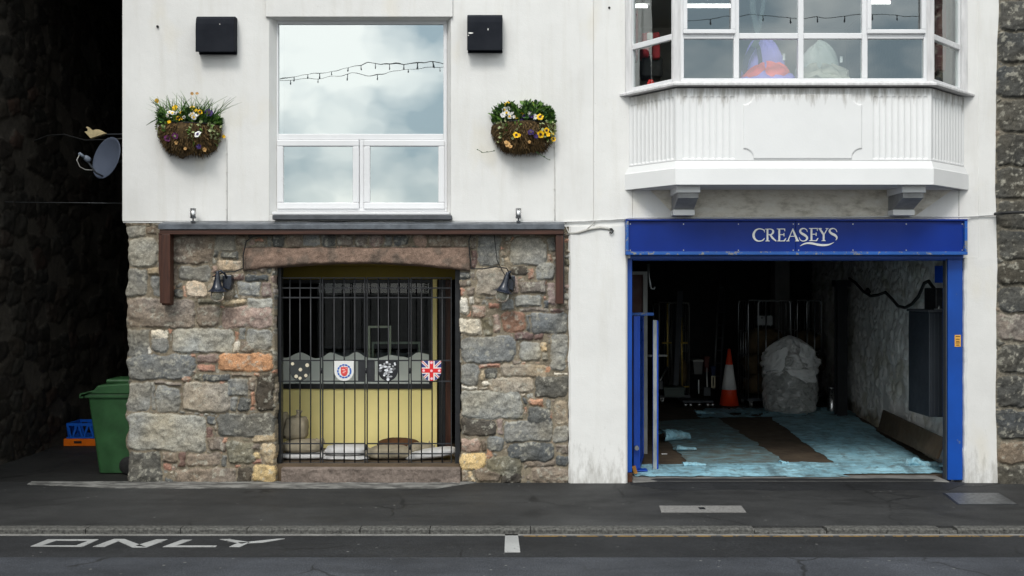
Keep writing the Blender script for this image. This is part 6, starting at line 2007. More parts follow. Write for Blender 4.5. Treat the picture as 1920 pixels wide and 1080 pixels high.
floor_sheet('dirty blue sheet in a wide strip along the left of the garage floor', [(1290, 874), (1480, 872), (1345, 784), (1225, 790)], GZ + 0.006, M['sheet_d'], 3, 80, 90, rag=0.022)
floor_sheet('blue sheet running back along the right half of the garage floor', [(1572, 876), (1762, 884), (1596, 777), (1446, 783)], GZ + 0.006, M['sheet'], 8, 90, 90, rag=0.022)
floor_sheet('torn blue sheet lying across the whole garage entrance', [(1188, 894), (1592, 895), (1500, 868), (1190, 872)], GZ + 0.014, M['sheet'], 15, 140, 30, 0.02, 0.016, 0.24)
floor_sheet('pale blue sheet strip at the right end of the garage entrance', [(1470, 890), (1772, 888), (1756, 870), (1480, 868)], GZ + 0.012, M['sheet'], 23, 110, 26, 0.022, 0.016, 0.24)
floor_sheet('far blue sheet edge lying across the floor beneath the big plastic bag', [(1310, 784), (1604, 780), (1590, 764), (1320, 766)], GZ + 0.010, M['sheet'], 33, 80, 26, 0.03, 0.03, 0.26)

def crumple(px, py, w, d, h, seed, label, rot=0.0):
    """a torn tongue of sheet rolled back on itself: a low open roll with soft dents and a ragged lip"""
    c = gp_(px, py); nu, nv = 54, 34
    U, T = np.meshgrid(np.linspace(-1, 1, nu), np.linspace(0, 1, nv))
    dent = fbm(U * 1.4 + seed, T * 1.2, 1.6, seed, 3, 0.5)
    fine = fbm(U * 3 + seed, T * 3, 2.0, seed + 5, 4, 0.55)
    ang = -0.45 * math.pi + T * 1.55 * math.pi                      # from the floor at the back, over the top, down in front
    rad = (0.45 + 0.75 * dent) * (1 - 0.45 * (0.5 + 0.5 * U)) * (1 + 0.25 * (fine - 0.5))
    y = -np.sin(ang) * rad * d
    z = h * 0.5 * (np.cos(ang) * rad + 0.75 * rad)
    x = U * w + 0.12 * w * (fine - 0.5) + 0.10 * w * (T - 0.5) * math.sin(seed * 3)
    x = x + np.sign(U) * w * 0.18 * (fbm(T * 4, T * 0 + seed, 1.5, seed + 9, 3, 0.6) - 0.5) * (np.abs(U) > 0.85)
    ca, sa = math.cos(rot), math.sin(rot)
    V = np.stack([c.x + x * ca - y * sa, c.y + x * sa + y * ca, GZ + 0.016 + np.maximum(z, 0.0)], -1)
    lip = fbm(U * 3, U * 0 + seed, 1.6, seed + 13, 4, 0.65)
    mk = T < 0.72 + 0.35 * lip
    o = np_grid('crumpled_sheet', V.reshape(-1, 3), nu, nv, M['sheet'], None, None, mk[:-1, :-1] & mk[1:, 1:], True, c)
    return tag(o, label, 'floor sheet', 'crumpled ends of blue sheet')
crumple(1266, 826, 0.20, 0.16, 0.20, 5, 'biggest upturned fold of blue sheet beside the worn blue post', 0.3)
crumple(1286, 846, 0.12, 0.08, 0.07, 6, 'small crumpled blue sheet between the entrance and the biggest fold')
crumple(1302, 876, 0.13, 0.06, 0.07, 9, 'crumpled blue sheet end at the left of the entrance')
crumple(1732, 876, 0.19, 0.09, 0.12, 12, 'folded over blue sheet end near the right post', -0.3)
crumple(1470, 873, 0.06, 0.04, 0.06, 14, 'little upstanding blue sheet tuft in the middle of the entrance', 0.5)
crumple(1322, 778, 0.16, 0.1, 0.08, 17, 'crumpled blue sheet end far back in the garage near the cone')

# folded blue steel gate at the left jamb
def blue_gate():
    Y0, Y1 = 0.42, 1.0
    t = thing('folded_gate', 'folded blue steel gate panel standing inside the left garage jamb', 'gate', (PX(1196, Y0), Y0, GZ))
    zt_ = PZ(592, 0.6)
    xa, xb, xc = PX(1188, Y0), PX(1197, Y0), PX(1213, 0.8)
    b = MB(); b.box(xa, xa + 0.045, Y0, Y0 + 0.05, 0.05, zt_); b.build('stile', M['blue_gate'], t, bevel=0.004)
    d = Vector((xc - xb, 0.75, 0)); L_ = d.length; d.normalize()
    b = MB(); b.M = Matrix(((d.x, -d.y, 0, xb), (d.y, d.x, 0, Y0 + 0.02), (0, 0, 1, 0), (0, 0, 0, 1)))
    b.box(0, 0.04, -0.02, 0.02, 0.06, zt_); b.box(L_ - 0.04, L_, -0.02, 0.02, 0.06, zt_)
    b.box(0.04, L_ - 0.04, -0.02, 0.02, zt_ - 0.04, zt_); b.box(0.04, L_ - 0.04, -0.02, 0.02, 0.06, 0.11)
    fr = b.build('panel_frame', M['blue_gate'], t, bevel=0.004)
    Mx = b.M
    b = MB(); b.M = Mx
    for k in range(12):
        z0 = 0.115 + (zt_ - 0.16) * k / 12; z1 = 0.115 + (zt_ - 0.16) * (k + 1) / 12
        b.prism([(-0.006, z0 + 0.004), (-0.014, z0 + 0.02), (-0.014, z1 - 0.02), (-0.006, z1 - 0.004), (0.006, z1 - 0.004), (0.006, z0 + 0.004)], 'x', 0.0405, L_ - 0.0405)
    b.build('ribbed_panel', M['blue_gate'], t)
    b = MB(); b.box(xa, PX(1225, 0.6), 0.56, 0.64, zt_ + 0.002, zt_ + 0.035); b.build('top_bar', M['blue_worn'], t, bevel=0.004)
    b = MB(); b.box(xa + 0.01, PX(1212, 0.5), Y0 - 0.03, Y0 + 0.10, GZ + 0.02, 0.055); b.build('bottom_plate', M['blue_gate'], t, bevel=0.004)
    b = MB(); b.lathe([(0.025, -0.02), (0.025, 0.03)], (xa + 0.03, Y0 - 0.02, 0.30), 14, 'y'); b.build('bolt', M['zinc'], t)
    t2 = thing('worn_post', 'worn blue steel post with bare grey face beside the folded gate', 'post', (PX(1229, 0.55), 0.55, GZ))
    xa, xb = PX(1224, 0.55), PX(1234, 0.55)
    b = MB(); b.box(xa, xb - 0.02, 0.52, 0.53, GZ + 0.02, PZ(600, 0.55)); b.build('worn_face', basic('bare_scratched_steel', lin(140, 146, 146), 0.35, 16, 0.6, 0.4, 40, 0.004, stretch=(1, 1, 0.3)), t2)
    b = MB(); b.box(xa, xb, 0.531, 0.575, GZ + 0.005, PZ(601, 0.55)); b.build('web', M['blue_gate'], t2, bevel=0.003)
    b = MB(); b.prism([(PX(1188, 0.1), 0.12), (PX(1192, 0.1), 0.045), (PX(1199, 0.1), 0.05), (PX(1195, 0.1), 0.13)], 'y', 0.24, 0.28)
    tag(b.build('wood_chock', basic('yellow_wood_chock', lin(168, 116, 50), 0.2, 20, 0.7, 0.1), org=(PX(1193, .2), 0.26, 0.04)), 'small yellowish wooden wedge at the foot of the left garage post', 'wedge')
blue_gate()

# traffic cone
def cone():
    c = gp_(1367, 765); Y = c.y; zt_ = PZ(654, Y)
    t = thing('traffic_cone', 'orange traffic cone with white sleeve standing in the dark garage', 'traffic cone', (c.x, Y, GZ))
    rb = 17.5 / S * (1 + Y / 10); H_ = zt_ - GZ
    def rad(z): return rb + (0.022 - rb) * ((z - 0.05) / (H_ - 0.05))
    b = MB(); s_ = rb * 1.5
    b.prism([(c.x - s_, Y - s_ * 0.8), (c.x - s_ * 0.8, Y - s_), (c.x + s_ * 0.8, Y - s_), (c.x + s_, Y - s_ * 0.8), (c.x + s_, Y + s_ * 0.8), (c.x + s_ * 0.8, Y + s_), (c.x - s_ * 0.8, Y + s_), (c.x - s_, Y + s_ * 0.8)], 'z', GZ, GZ + 0.05)
    b.build('base', M['rubber'], t, bevel=0.01)
    zs_, ze = GZ + 0.05 + (H_ - 0.05) * 0.28, GZ + 0.05 + (H_ - 0.05) * 0.72
    prof = [(rad(0.05) + 0.006, GZ + 0.05), (rad(zs_ - GZ), zs_), (rad(ze - GZ), ze), (0.024, zt_ - 0.01), (0.016, zt_), (0.002, zt_)]
    b = MB(); b.lathe(prof, (c.x, Y, 0), 36); b.build('cone_body', M['cone_o'], t)
    b = MB(); b.lathe([(rad(zs_ - GZ) + 0.004, zs_), (rad(ze - GZ) + 0.004, ze)], (c.x, Y, 0), 36); b.build('sleeve', M['cone_w'], t)
cone()

# big translucent bag of plastic with a crumpled white collar
def big_bag():
    c = gp_(1489, 776); Y = c.y + 0.25
    k = 0.93 * (1 + Y / 10) / S
    t = thing('plastic_bag', 'big clear plastic rubbish bag with crumpled white sheeting bulging from its top', 'rubbish bag', (c.x, Y, GZ))
    nu, nv = 110, 80
    TH_, T = np.meshgrid(np.linspace(0, 2 * np.pi, nu), np.linspace(0, 1, nv))
    def surf(prof, z0, z1, ry, seed, amp, name, mat, fold=0.0, twist=0.0):
        zz = z0 + (z1 - z0) * T
        rr = np.interp(T, [p[0] for p in prof], [p[1] for p in prof])
        a = TH_ + twist * T
        nx_ = np.cos(a); ny_ = np.sin(a)
        n1 = 1 - np.abs(2 * fbm(nx_ * 1.0 + T * 0.7, ny_ + T * 2.6, 1.7, seed, 5, 0.62) - 1)
        n2 = fbm(nx_ * 3, ny_ * 3 + T * 7, 1.4, seed + 5, 4)
        f = np.cos(a * 9 + 3 * n2) * fold * np.sin(np.pi * T)
        r_ = rr * (1 + amp * (n1 - 0.7) + amp * 0.7 * (n2 - 0.5) + f)
        V = np.stack([c.x + nx_ * r_, Y + ny_ * r_ * ry, zz + (n2 - 0.5) * 0.05 * np.sin(np.pi * T)], -1)
        return np_grid(name, V.reshape(-1, 3), nu, nv, mat, t)
    n = NT('wrinkled_clear_plastic')
    n.base(n.ramp(n.noise(4, 6, 0.6), [(0.3, (0.5, 0.5, 0.48)), (0.7, (0.80, 0.79, 0.76))])).set(rough=0.10, spec=1.0, Coat_Weight=1.0, Coat_Roughness=0.06)
    w = n.noise(9, 8, 0.7, None, 1.2)
    n.set(normal=n.bump(w, 1.0, 0.12))
    zt_ = PZ(662, Y)
    surf([(0, 0.02), (0.0, 44 * k), (0.06, 49 * k), (0.35, 52 * k), (0.7, 50 * k), (0.95, 42 * k), (1, 0.02)], GZ, zt_, 0.95, 4, 0.22, 'clear_bag', n.m)
    n = NT('crumpled_white_sheeting')
    n.base(n.ramp(n.noise(5, 5, 0.6), [(0.3, (0.78, 0.77, 0.75)), (0.7, (0.88, 0.87, 0.85))])).set(rough=0.55, spec=0.3, normal=n.bump(n.noise(8, 7, 0.65, None, 0.8), 0.8, 0.03))
    surf([(0, 40 * k), (0.05, 49 * k), (0.3, 52 * k), (0.55, 45 * k), (0.75, 33 * k), (0.92, 17 * k), (1.0, 3 * k)], PZ(704, Y), PZ(629, Y), 0.85, 14, 0.36, 'white_sheeting', n.m, 0.13, 0.5)
    # loose flaps of sheeting hanging over the bag
    def flap(pts, name, seed):
        nu_, nv_ = 18, 18
        U, W = np.meshgrid(np.linspace(0, 1, nu_), np.linspace(0, 1, nv_))
        A = [np.array([PX(p[0], Y - 0.36), 0, PZ(p[1], Y - 0.36)]) for p in pts]
        V = (A[0] * (1 - U[..., None]) + A[1] * U[..., None]) * (1 - W[..., None]) + (A[3] * (1 - U[..., None]) + A[2] * U[..., None]) * W[..., None]
        cx_ = (V[..., 0] - c.x) / (52 * k)
        V[..., 1] = Y - 0.95 * 52 * k * np.sqrt(np.clip(1 - cx_ ** 2 * 0.85, 0.05, 1)) - 0.035 - 0.05 * fbm(U * 3, W * 3, 1.2, seed, 4)
        V[..., 0] += (fbm(W * 3, U * 3, 1.5, seed + 3, 3) - 0.5) * 0.06; V[..., 2] += (fbm(W * 3, U * 3, 1.5, seed + 8, 3) - 0.5) * 0.06
        np_grid(name, V.reshape(-1, 3), nu_, nv_, n.m, t)
    flap([(1440, 696), (1466, 694), (1475, 648), (1446, 664)], 'sheeting_flap', 2)
    flap([(1500, 714), (1530, 716), (1534, 690), (1470, 694)], 'sheeting_flap', 5)
    flap([(1497, 676), (1526, 690), (1526, 655), (1494, 640)], 'sheeting_flap', 9)
big_bag()

# roll cages and sacks
def roll_cage(px0, px1, pyt, pyb, Y, label, tube_mat, plate, depth=0.7):
    x0, x1 = PX(px0, Y), PX(px1, Y); zt_ = PZ(pyt, Y)
    t = thing('roll_cage', label, 'roll cage', ((x0 + x1) / 2, Y + depth / 2, GZ), 'wire roll cages in the garage')
    zb_ = 0.18
    r = 0.013
    for xx in (x0, x1):
        b = MB()
        arc_ = lambda yc, a0: [(xx, yc + 0.07 * math.cos(a), zt_ - 0.07 + 0.07 * math.sin(a)) for a in np.linspace(a0, a0 + math.pi / 2 * (1 if a0 == 0 else -1), 5)]
        pts = [(xx, Y, zb_)] + [(xx, Y, zt_ - 0.07)] + [(xx, Y + 0.07 - 0.07 * math.cos(a), zt_ - 0.07 + 0.07 * math.sin(a)) for a in np.linspace(0.3, math.pi / 2, 4)] + \
              [(xx, Y + depth - 0.07 + 0.07 * math.sin(a), zt_ - 0.07 + 0.07 * math.cos(a)) for a in np.linspace(0, math.pi / 2, 4)] + [(xx, Y + depth, zb_)]
        b.tube(pts, r, 8)
        for f in (0.25, 0.5, 0.75): b.tube([(xx, Y + depth * f, zb_), (xx, Y + depth * f, zt_)], r * 0.6, 6)
        for z in (0.5, 0.9, 1.3): b.tube([(xx, Y, z), (xx, Y + depth, z)], r * 0.6, 6)
        b.build('side_frame', tube_mat, t)
    b = MB()
    pts = [(x0, Y + depth, zb_)] + [(x0 + 0.07 - 0.07 * math.cos(a), Y + depth, zt_ - 0.07 + 0.07 * math.sin(a)) for a in np.linspace(0, math.pi / 2, 4)] + [(x1 - 0.07 + 0.07 * math.sin(a), Y + depth, zt_ - 0.07 + 0.07 * math.cos(a)) for a in np.linspace(0, math.pi / 2, 4)] + [(x1, Y + depth, zb_)]
    b.tube(pts, r, 8)
    for f in (0.2, 0.4, 0.6, 0.8): b.tube([(x0 + (x1 - x0) * f, Y + depth, zb_), (x0 + (x1 - x0) * f, Y + depth, zt_)], r * 0.6, 6)
    b.build('back_frame', tube_mat, t)
    b = MB()
    pts = [(x0 + 0.17, Y - 0.0, zb_)] + [(x0 + 0.17 + 0.05 - 0.05 * math.cos(a), Y, zt_ - 0.05 + 0.05 * math.sin(a)) for a in np.linspace(0, math.pi / 2, 4)] + [(x1 - 0.05 + 0.05 * math.sin(a), Y, zt_ - 0.05 + 0.05 * math.cos(a)) for a in np.linspace(0, math.pi / 2, 4)] + [(x1, Y, zb_)]
    b.tube(pts, r, 8)
    for f in (0.42, 0.72): b.tube([(x0 + (x1 - x0) * f, Y, zb_), (x0 + (x1 - x0) * f, Y, zt_ - 0.02)], r, 6)
    b.build('front_frame', tube_mat, t)
    b = MB(); b.box(x0 - 0.02, x1 + 0.02, Y - 0.02, Y + depth + 0.02, 0.13, 0.178)
    b.build('base', M['grey_dark'], t, bevel=0.004)
    for xx in (x0 + 0.06, x1 - 0.06):
        for yy in (Y + 0.06, Y + depth - 0.06):
            b = MB(); b.lathe([(0.012, -0.018), (0.05, -0.018), (0.05, 0.018), (0.012, 0.018)], (xx, yy, GZ + 0.05), 16, 'x'); b.box(xx - 0.03, xx + 0.03, yy - 0.03, yy + 0.03, 0.118, 0.129)
            b.box(xx - 0.028, xx - 0.022, yy - 0.02, yy + 0.02, 0.06, 0.118); b.box(xx + 0.022, xx + 0.028, yy - 0.02, yy + 0.02, 0.06, 0.118)
            b.build('castor', M['zinc'], t)
    if plate:
        b = MB(); xa, xb = PX(1420, Y), PX(1449, Y); za, zb2 = PZ(610, Y), PZ(592, Y)
        b.box(xa, xb, Y + 0.016, Y + 0.022, za, zb2); pl = b.build('name_plate', basic('grey_plate', lin(150, 152, 152), 0.1, 10, 0.5, 0), t)
        b = MB(); disc(b, PX(1429, Y), PZ(596, Y), 0.016, Y + 0.015, 12); b.build('plate_hole', M['black'], pl)
    return t
YR = 6.1
roll_cage(1403, 1482, 564, 765, YR, 'steel roll cage with a grey plate left of the big plastic bag', M['zinc'], True)
roll_cage(1495, 1540, 564, 765, YR + 0.75, 'steel roll cage behind the right side of the big plastic bag', M['zinc'], False)
roll_cage(1236, 1292, 568, 760, YR + 0.5, 'dim roll cage with yellow lit front rods at the back left of the garage', basic('dull_tube', (0.16, 0.16, 0.15), 0.2, 20, 0.5, 0, metal=0.6), False)
# left cage posts, the yellow light on them put into the colour
b = MB(); Yk = YR + 0.35
b.tube([P(1251.5, 569, Yk), P(1251.5, 690, Yk)], 0.016, 8); b.tube([P(1278, 595, Yk), P(1279, 725, Yk)], 0.013, 8)
b.tube([P(1241, 643, Yk - 0.02), P(1259, 643, Yk - 0.02)], 0.016, 8); b.tube([P(1275, 643, Yk - 0.02), P(1289, 643, Yk - 0.02)], 0.016, 8)
b.tube([P(1278, 725, Yk), P(1292, 725, Yk)], 0.012, 8)
tag(b.build('yellow_lit_rods', M['yellow_lit'], org=P(1265, 650, Yk)), 'rods coloured yellow for the light on the left roll cage posts', 'rods')
b = MB(); b.tube([P(1213, 667, YR), P(1251, 667, YR)], 0.018, 8)
tag(b.build('white_bar', M['cone_w'], org=P(1232, 667, YR)), 'short pale horizontal bar behind the blue gate in the garage', 'bar')
def sack(px0, px1, py0, py1, Y, seed, label):
    return bag('sack', PX(px0, Y), PX(px1, Y), Y + 0.35, PZ(py1, Y), PZ(py0, Y), 0.28, M['sack'], label, seed, 'sack', None, 'brown sacks loaded in the roll cages', 0.0, 0.12, 3.2)
sack(1404, 1478, 616, 668, YR, 21, 'brown sack on top of the load in the cage with the plate')
sack(1402, 1470, 664, 706, YR, 22, 'brown sack in the middle of the load in the plate cage')
sack(1404, 1478, 702, 742, YR, 23, 'brown sack at the bottom of the load in the plate cage')
sack(1494, 1550, 622, 664, YR + 0.75, 24, 'upper brown sack behind the right shoulder of the plastic bag')
sack(1498, 1556, 662, 702, YR + 0.75, 25, 'lower brown sack right of the plastic bag')
sack(1272, 1292, 672, 728, YR + 0.5, 26, 'brown sack in the dim cage with the yellow lit rods')
# leaning board, ladder, pole and small things at the back
b = MB(); Yk = YR - 0.1
b.hexa([P(1263, 722, Yk), P(1272, 722, Yk), P(1272, 722, Yk + 0.03), P(1263, 722, Yk + 0.03)], [P(1270, 546, Yk + 0.5), P(1281, 546, Yk + 0.5), P(1281, 546, Yk + 0.53), P(1270, 546, Yk + 0.53)])
tag(b.build('leaning_plank', M['grey_dark'], org=P(1267, 722, Yk)), 'dark narrow plank leaning upright in front of the left roll cage', 'plank')
def ladder():
    Yk = YR + 1.0
    t = thing('ladder', 'dark metal ladder leaning at the back of the garage left of the cone', 'ladder', P(1344, 740, Yk))
    k0, k1 = P(1338, 730, Yk), P(1349, 516, Yk + 0.6)
    for off in (0, 13):
        b = MB(); a = k0 + Vector((off / S * 1.6, 0, 0)); c = k1 + Vector((off / S * 1.6, 0, 0)); b.tube([a, c], 0.016, 6)
        b.build('stile', basic('dull_aluminium', (0.20, 0.20, 0.205), 0.15, 20, 0.45, 0, metal=0.7) if off == 0 else M['grey_dark'], t)
    b = MB()
    for k in range(1, 9):
        a = k0.lerp(k1, k / 9); b.tube([a, a + Vector((13 / S * 1.6, 0, 0))], 0.012, 6)
    b.build('rung', M['grey_dark'], t)
ladder()
def shovel(px0, py0, px1, py1, Y, label, mat):
    t = thing('hand_tool', label, 'tool', P(px0, py0, Y), 'tools leaning at the back of the garage')
    b = MB(); b.tube([P(px0, py0, Y), P(px1, py1, Y + 0.3)], 0.014, 8); b.build('handle', mat, t)
    b = MB(); c = P(px0, py0, Y); b.box(c.x - 0.06, c.x + 0.06, Y - 0.01, Y + 0.01, c.z - 0.13, c.z + 0.02); b.build('blade', M['grey_dark'], t, bevel=0.01)
shovel(1326, 728, 1325, 690, YR + 0.2, 'pale handled tool standing left of the orange cone', M['cone_w'])
shovel(1236, 716, 1252, 688, YR - 0.4, 'slanting grey handled tool near the foot of the left roll cage', M['zinc'])
t = thing('level', 'pale spirit level shaped bar with a slot leaning left of the cone', 'tool', P(1337, 728, YR))
b = MB(); framebox(b, PX(1334, YR), PX(1341, YR), PZ(727, YR), PZ(705, YR), YR, 0.018, 0.03); b.build('bar', basic('pale_bar', lin(190, 180, 150), 0.1, 20, 0.6, 0), t)
t = thing('hand_trolley', 'dark hand trolley with small shining wheels left of the cone', 'trolley', P(1310, 748, YR))
b = MB(); b.box(PX(1280, YR), PX(1338, YR), YR, YR + 0.4, 0.10, 0.14); b.build('deck', M['grey_dark'], t, bevel=0.01)
for px in (1285, 1295, 1311, 1327, 1336):
    b = MB(); c = P(px, 747.5, YR); b.lathe([(0.006, -0.02), (0.036, -0.012), (0.036, 0.012), (0.006, 0.02)], (c.x, YR - 0.02, GZ + 0.046), 14, 'y'); b.build('wheel', M['steel'], t)
b = MB(); b.tube([P(1310, 738, YR), P(1310, 712, YR)], 0.011, 8); b.build('upright', M['cone_w'], t)
def carton(px0, px1, py0, py1, Y, label, mat, band=None):
    t = thing('box', label, 'box', P((px0 + px1) / 2, py1, Y), 'boxes and tubs at the back of the garage')
    x0, x1, z0, z1 = PX(px0, Y), PX(px1, Y), PZ(py1, Y), PZ(py0, Y)
    b = MB(); b.prism([(x0 + 0.01, z0), (x1 - 0.01, z0), (x1, z1), (x0, z1)], 'y', Y, Y + 0.3); b.build('body', mat, t, bevel=0.008)
    b = MB(); b.box(x0 - 0.01, x1 + 0.01, Y - 0.012, Y + 0.31, z1 + 0.001, z1 + 0.03); b.build('lid', mat if band is None else band, t, bevel=0.004)
carton(1300, 1318, 678, 702, YR + 0.6, 'grey tub with a pale lid in the dark back of the garage', basic('grey_tub', lin(96, 96, 94), 0.1, 10, 0.5, 0), basic('pale_lid', lin(170, 168, 160), 0.1, 10, 0.5, 0))
carton(1321, 1330, 672, 698, YR + 0.6, 'small dark red box beside the grey tub at the back', basic('dark_red_box', lin(92, 40, 32), 0.1, 10, 0.6, 0))
carton(1334, 1342, 690, 706, YR + 0.6, 'small dark blue box left of the cone at the back', basic('dark_blue_box', lin(30, 48, 84), 0.1, 10, 0.6, 0))
carton(1245, 1284, 730, 744, YR - 0.2, 'low grey green box at the foot of the left roll cage', basic('grey_green_box', lin(74, 84, 78), 0.1, 10, 0.6, 0))
def cylinder_bin():
    c = gp_(1560, 772); Y = c.y; k = (1 + Y / 10) / S
    t = thing('metal_cylinder', 'shiny steel cylinder standing by the black column in the garage', 'metal bin', (c.x, Y, GZ))
    H_ = PZ(726, Y); r = 8.5 * k
    b = MB(); b.lathe([(r * 0.97, GZ), (r, GZ + 0.02), (r, H_ - 0.02)], (c.x, Y, 0), 32); b.build('body', M['steel'], t)
    b = MB(); b.lathe([(r + 0.004, H_ - 0.022), (r + 0.006, H_), (r - 0.01, H_ + 0.006), (r - 0.015, H_ - 0.01)], (c.x, Y, 0), 32); b.build('rim', M['steel'], t)
cylinder_bin()
# on the right: electric cabinet, cable and the board leaning on the wall
def wall_pt(s, z, off=0.0):
    nrm = Vector((-RWd.y, RWd.x, 0)); p = RW0 + RWd * s + nrm * off; return Vector((p.x, p.y, z))
def cabinet():
    Y = 0.55
    t = thing('wall_cabinet', 'tall dark navy metal cabinet hung on the right wall inside the garage', 'cabinet', (PX(1762, Y), Y, PZ(780, Y)))
    x0, x1 = PX(1742, Y), PX(1783, Y); z0, z1 = PZ(782, Y), PZ(586, Y)
    b = MB(); b.box(x0, x1, Y, Y + 0.55, z0, z1); b.build('body', basic('dark_navy_cabinet', (0.020, 0.026, 0.034), 0.12, 4, 0.55, 0.1, 40), t, bevel=0.008)
    b = MB(); b.box(x0 - 0.015, x1 + 0.01, Y - 0.015, Y + 0.57, z1 + 0.001, z1 + 0.03); b.build('top_lip', M['grey_dark'], t, bevel=0.006)
    b = MB()
    for k in range(5): b.box(x0 + 0.02 + k * 0.04, x0 + 0.024 + k * 0.04, Y - 0.006, Y - 0.0005, z0 + 0.02, z1 - 0.01)
    b.build('ribs', M['grey_dark'], t)
    b = MB(); c = P(1773, 600, Y); disc(b, c.x, c.z, 0.025, Y - 0.001, 12, 1.6); b.build('tag', M['brown_board'], t)
    b = MB(); c = P(1768, 582, Y); b.tube([c + Vector((-0.05, 0.1, 0.0)), c + Vector((0.03, 0.1, 0.0))], 0.02, 8); b.tube([c + Vector((0, 0.1, -0.02)), c + Vector((0, 0.1, 0.05))], 0.012, 8); b.build('fitting', M['zinc'], t)
    b = MB(); b.tube([P(1770, 784, Y), P(1773, 820, Y), P(1776, 858, Y)], 0.012, 8); b.tube([P(1774, 784, Y), P(1777, 860, Y)], 0.012, 8)
    b.build('conduit', M['black'], t)
    b = MB(); b.box(PX(1762, Y), PX(1782, Y), Y + 0.1, Y + 0.4, z1 + 0.032, PZ(540, Y)); b.build('cable_box', M['black'], t, bevel=0.008)
    b = MB(); b.box(PX(1768, 0.3), PX(1779, 0.3), 0.31, 0.5, PZ(530, 0.3), PZ(498, 0.3)); tag(b.build('door_motor', M['blue_gate'], org=P(1774, 520, 0.3)), 'small dark blue housing behind the top of the right garage post', 'housing')
cabinet()
b = MB()
def on_wall(px, py, off=0.10):
    # where the view ray through a photo pixel meets the wall
    o_ = Vector((0, -10, CAM_Z)); d_ = Vector(((px - 960) / (S * 10), 1, (540 - py) / (S * 10)))
    nrm = Vector((-RWd.y, RWd.x, 0)); q0 = RW0 + nrm * off
    s_ = (q0 - o_).dot(nrm) / d_.dot(nrm)
    return o_ + d_ * s_
cp = [on_wall(*p) for p in ((1592, 522), (1604, 530), (1618, 546), (1632, 555), (1646, 553), (1660, 548), (1672, 560), (1684, 574), (1697, 577), (1710, 570), (1722, 556), (1733, 531), (1741, 527), (1752, 542), (1768, 562))]
b.tube(cp, 0.020, 8)
b.tube([on_wall(1625, 550), on_wall(1627, 543), on_wall(1629, 548)], 0.03, 8)
tag(b.build('hanging_cable', M['cable_b'], org=cp[7]), 'thick black cable looping along the whitewashed wall', 'cable')
b = MB()
A_, B_, C_, D_ = on_wall(1649, 808, 0.16), on_wall(1760, 861, 0.22), on_wall(1775, 823, 0.16), on_wall(1659, 769, 0.12)
A_.z = max(A_.z, GZ + 0.01); B_.z = max(B_.z, GZ + 0.01)
nrm_ = (B_ - A_).cross(D_ - A_).normalized() * 0.025
b.hexa([A_, B_, B_ + nrm_, A_ + nrm_], [D_, C_, C_ + nrm_, D_ + nrm_])
tag(b.build('leaning_board', M['brown_board'], org=(A_ + B_) / 2), 'long brown board leaning on the foot of the whitewashed wall', 'board')
# hook and lamp at the upper left of the garage
b = MB(); Yk = 1.8
b.tube([P(1216, 494, Yk), P(1217, 520, Yk), P(1221, 541, Yk), P(1226, 542, Yk), P(1228, 537, Yk)], 0.012, 8); b.tube([P(1214, 494, Yk), P(1219, 538, Yk)], 0.010, 8)
tag(b.build('hanging_hook', M['zinc'], org=P(1220, 520, Yk)), 'thin steel hook hanging at the top left inside the garage', 'hook')
b = MB(); c = gp_(1245, 852); b.prism([(c.x - 0.03, c.y - 0.01), (c.x + 0.04, c.y), (c.x + 0.035, c.y + 0.03), (c.x - 0.03, c.y + 0.025)], 'z', GZ + 0.002, GZ + 0.008)
tag(b.build('paper_scrap', M['cone_w'], org=c), 'small white scrap of paper on the brown garage floor', 'litter')

# ================================================================== THINGS IN THE BAY WINDOW ROOM
def lamp_strip(px0, px1, py, Y, label):
    x0, x1 = PX(px0, Y), PX(px1, Y); z = PZ(py, Y)
    t = thing('strip_light', label, 'strip light', ((x0 + x1) / 2, Y, z), 'lit strip lights on the room ceiling')
    b = MB(); b.box(x0 - 0.03, x1 + 0.03, Y - 0.03, Y + 0.08, z + 0.03, z + 0.08); b.build('housing', M['upvc'], t)
    n = NT('lit_tube'); n.base((0.8, 0.8, 0.8)); n.b.inputs['Emission Color'].default_value = (1, 0.98, 0.94, 1); n.b.inputs['Emission Strength'].default_value = 3.5
    b = MB(); b.tube([(x0, Y, z), (x1, Y, z)], 0.018, 10); b.build('tube', n.m, t)
lamp_strip(1287, 1371, 12, 2.6, 'lit white strip light seen in the second bay pane from the left')
lamp_strip(1634, 1722, 5, 2.9, 'lit white strip light seen in the right front bay pane')
lamp_strip(1186, 1214, 12, 2.2, 'short lit strip light seen through the left angled bay pane')

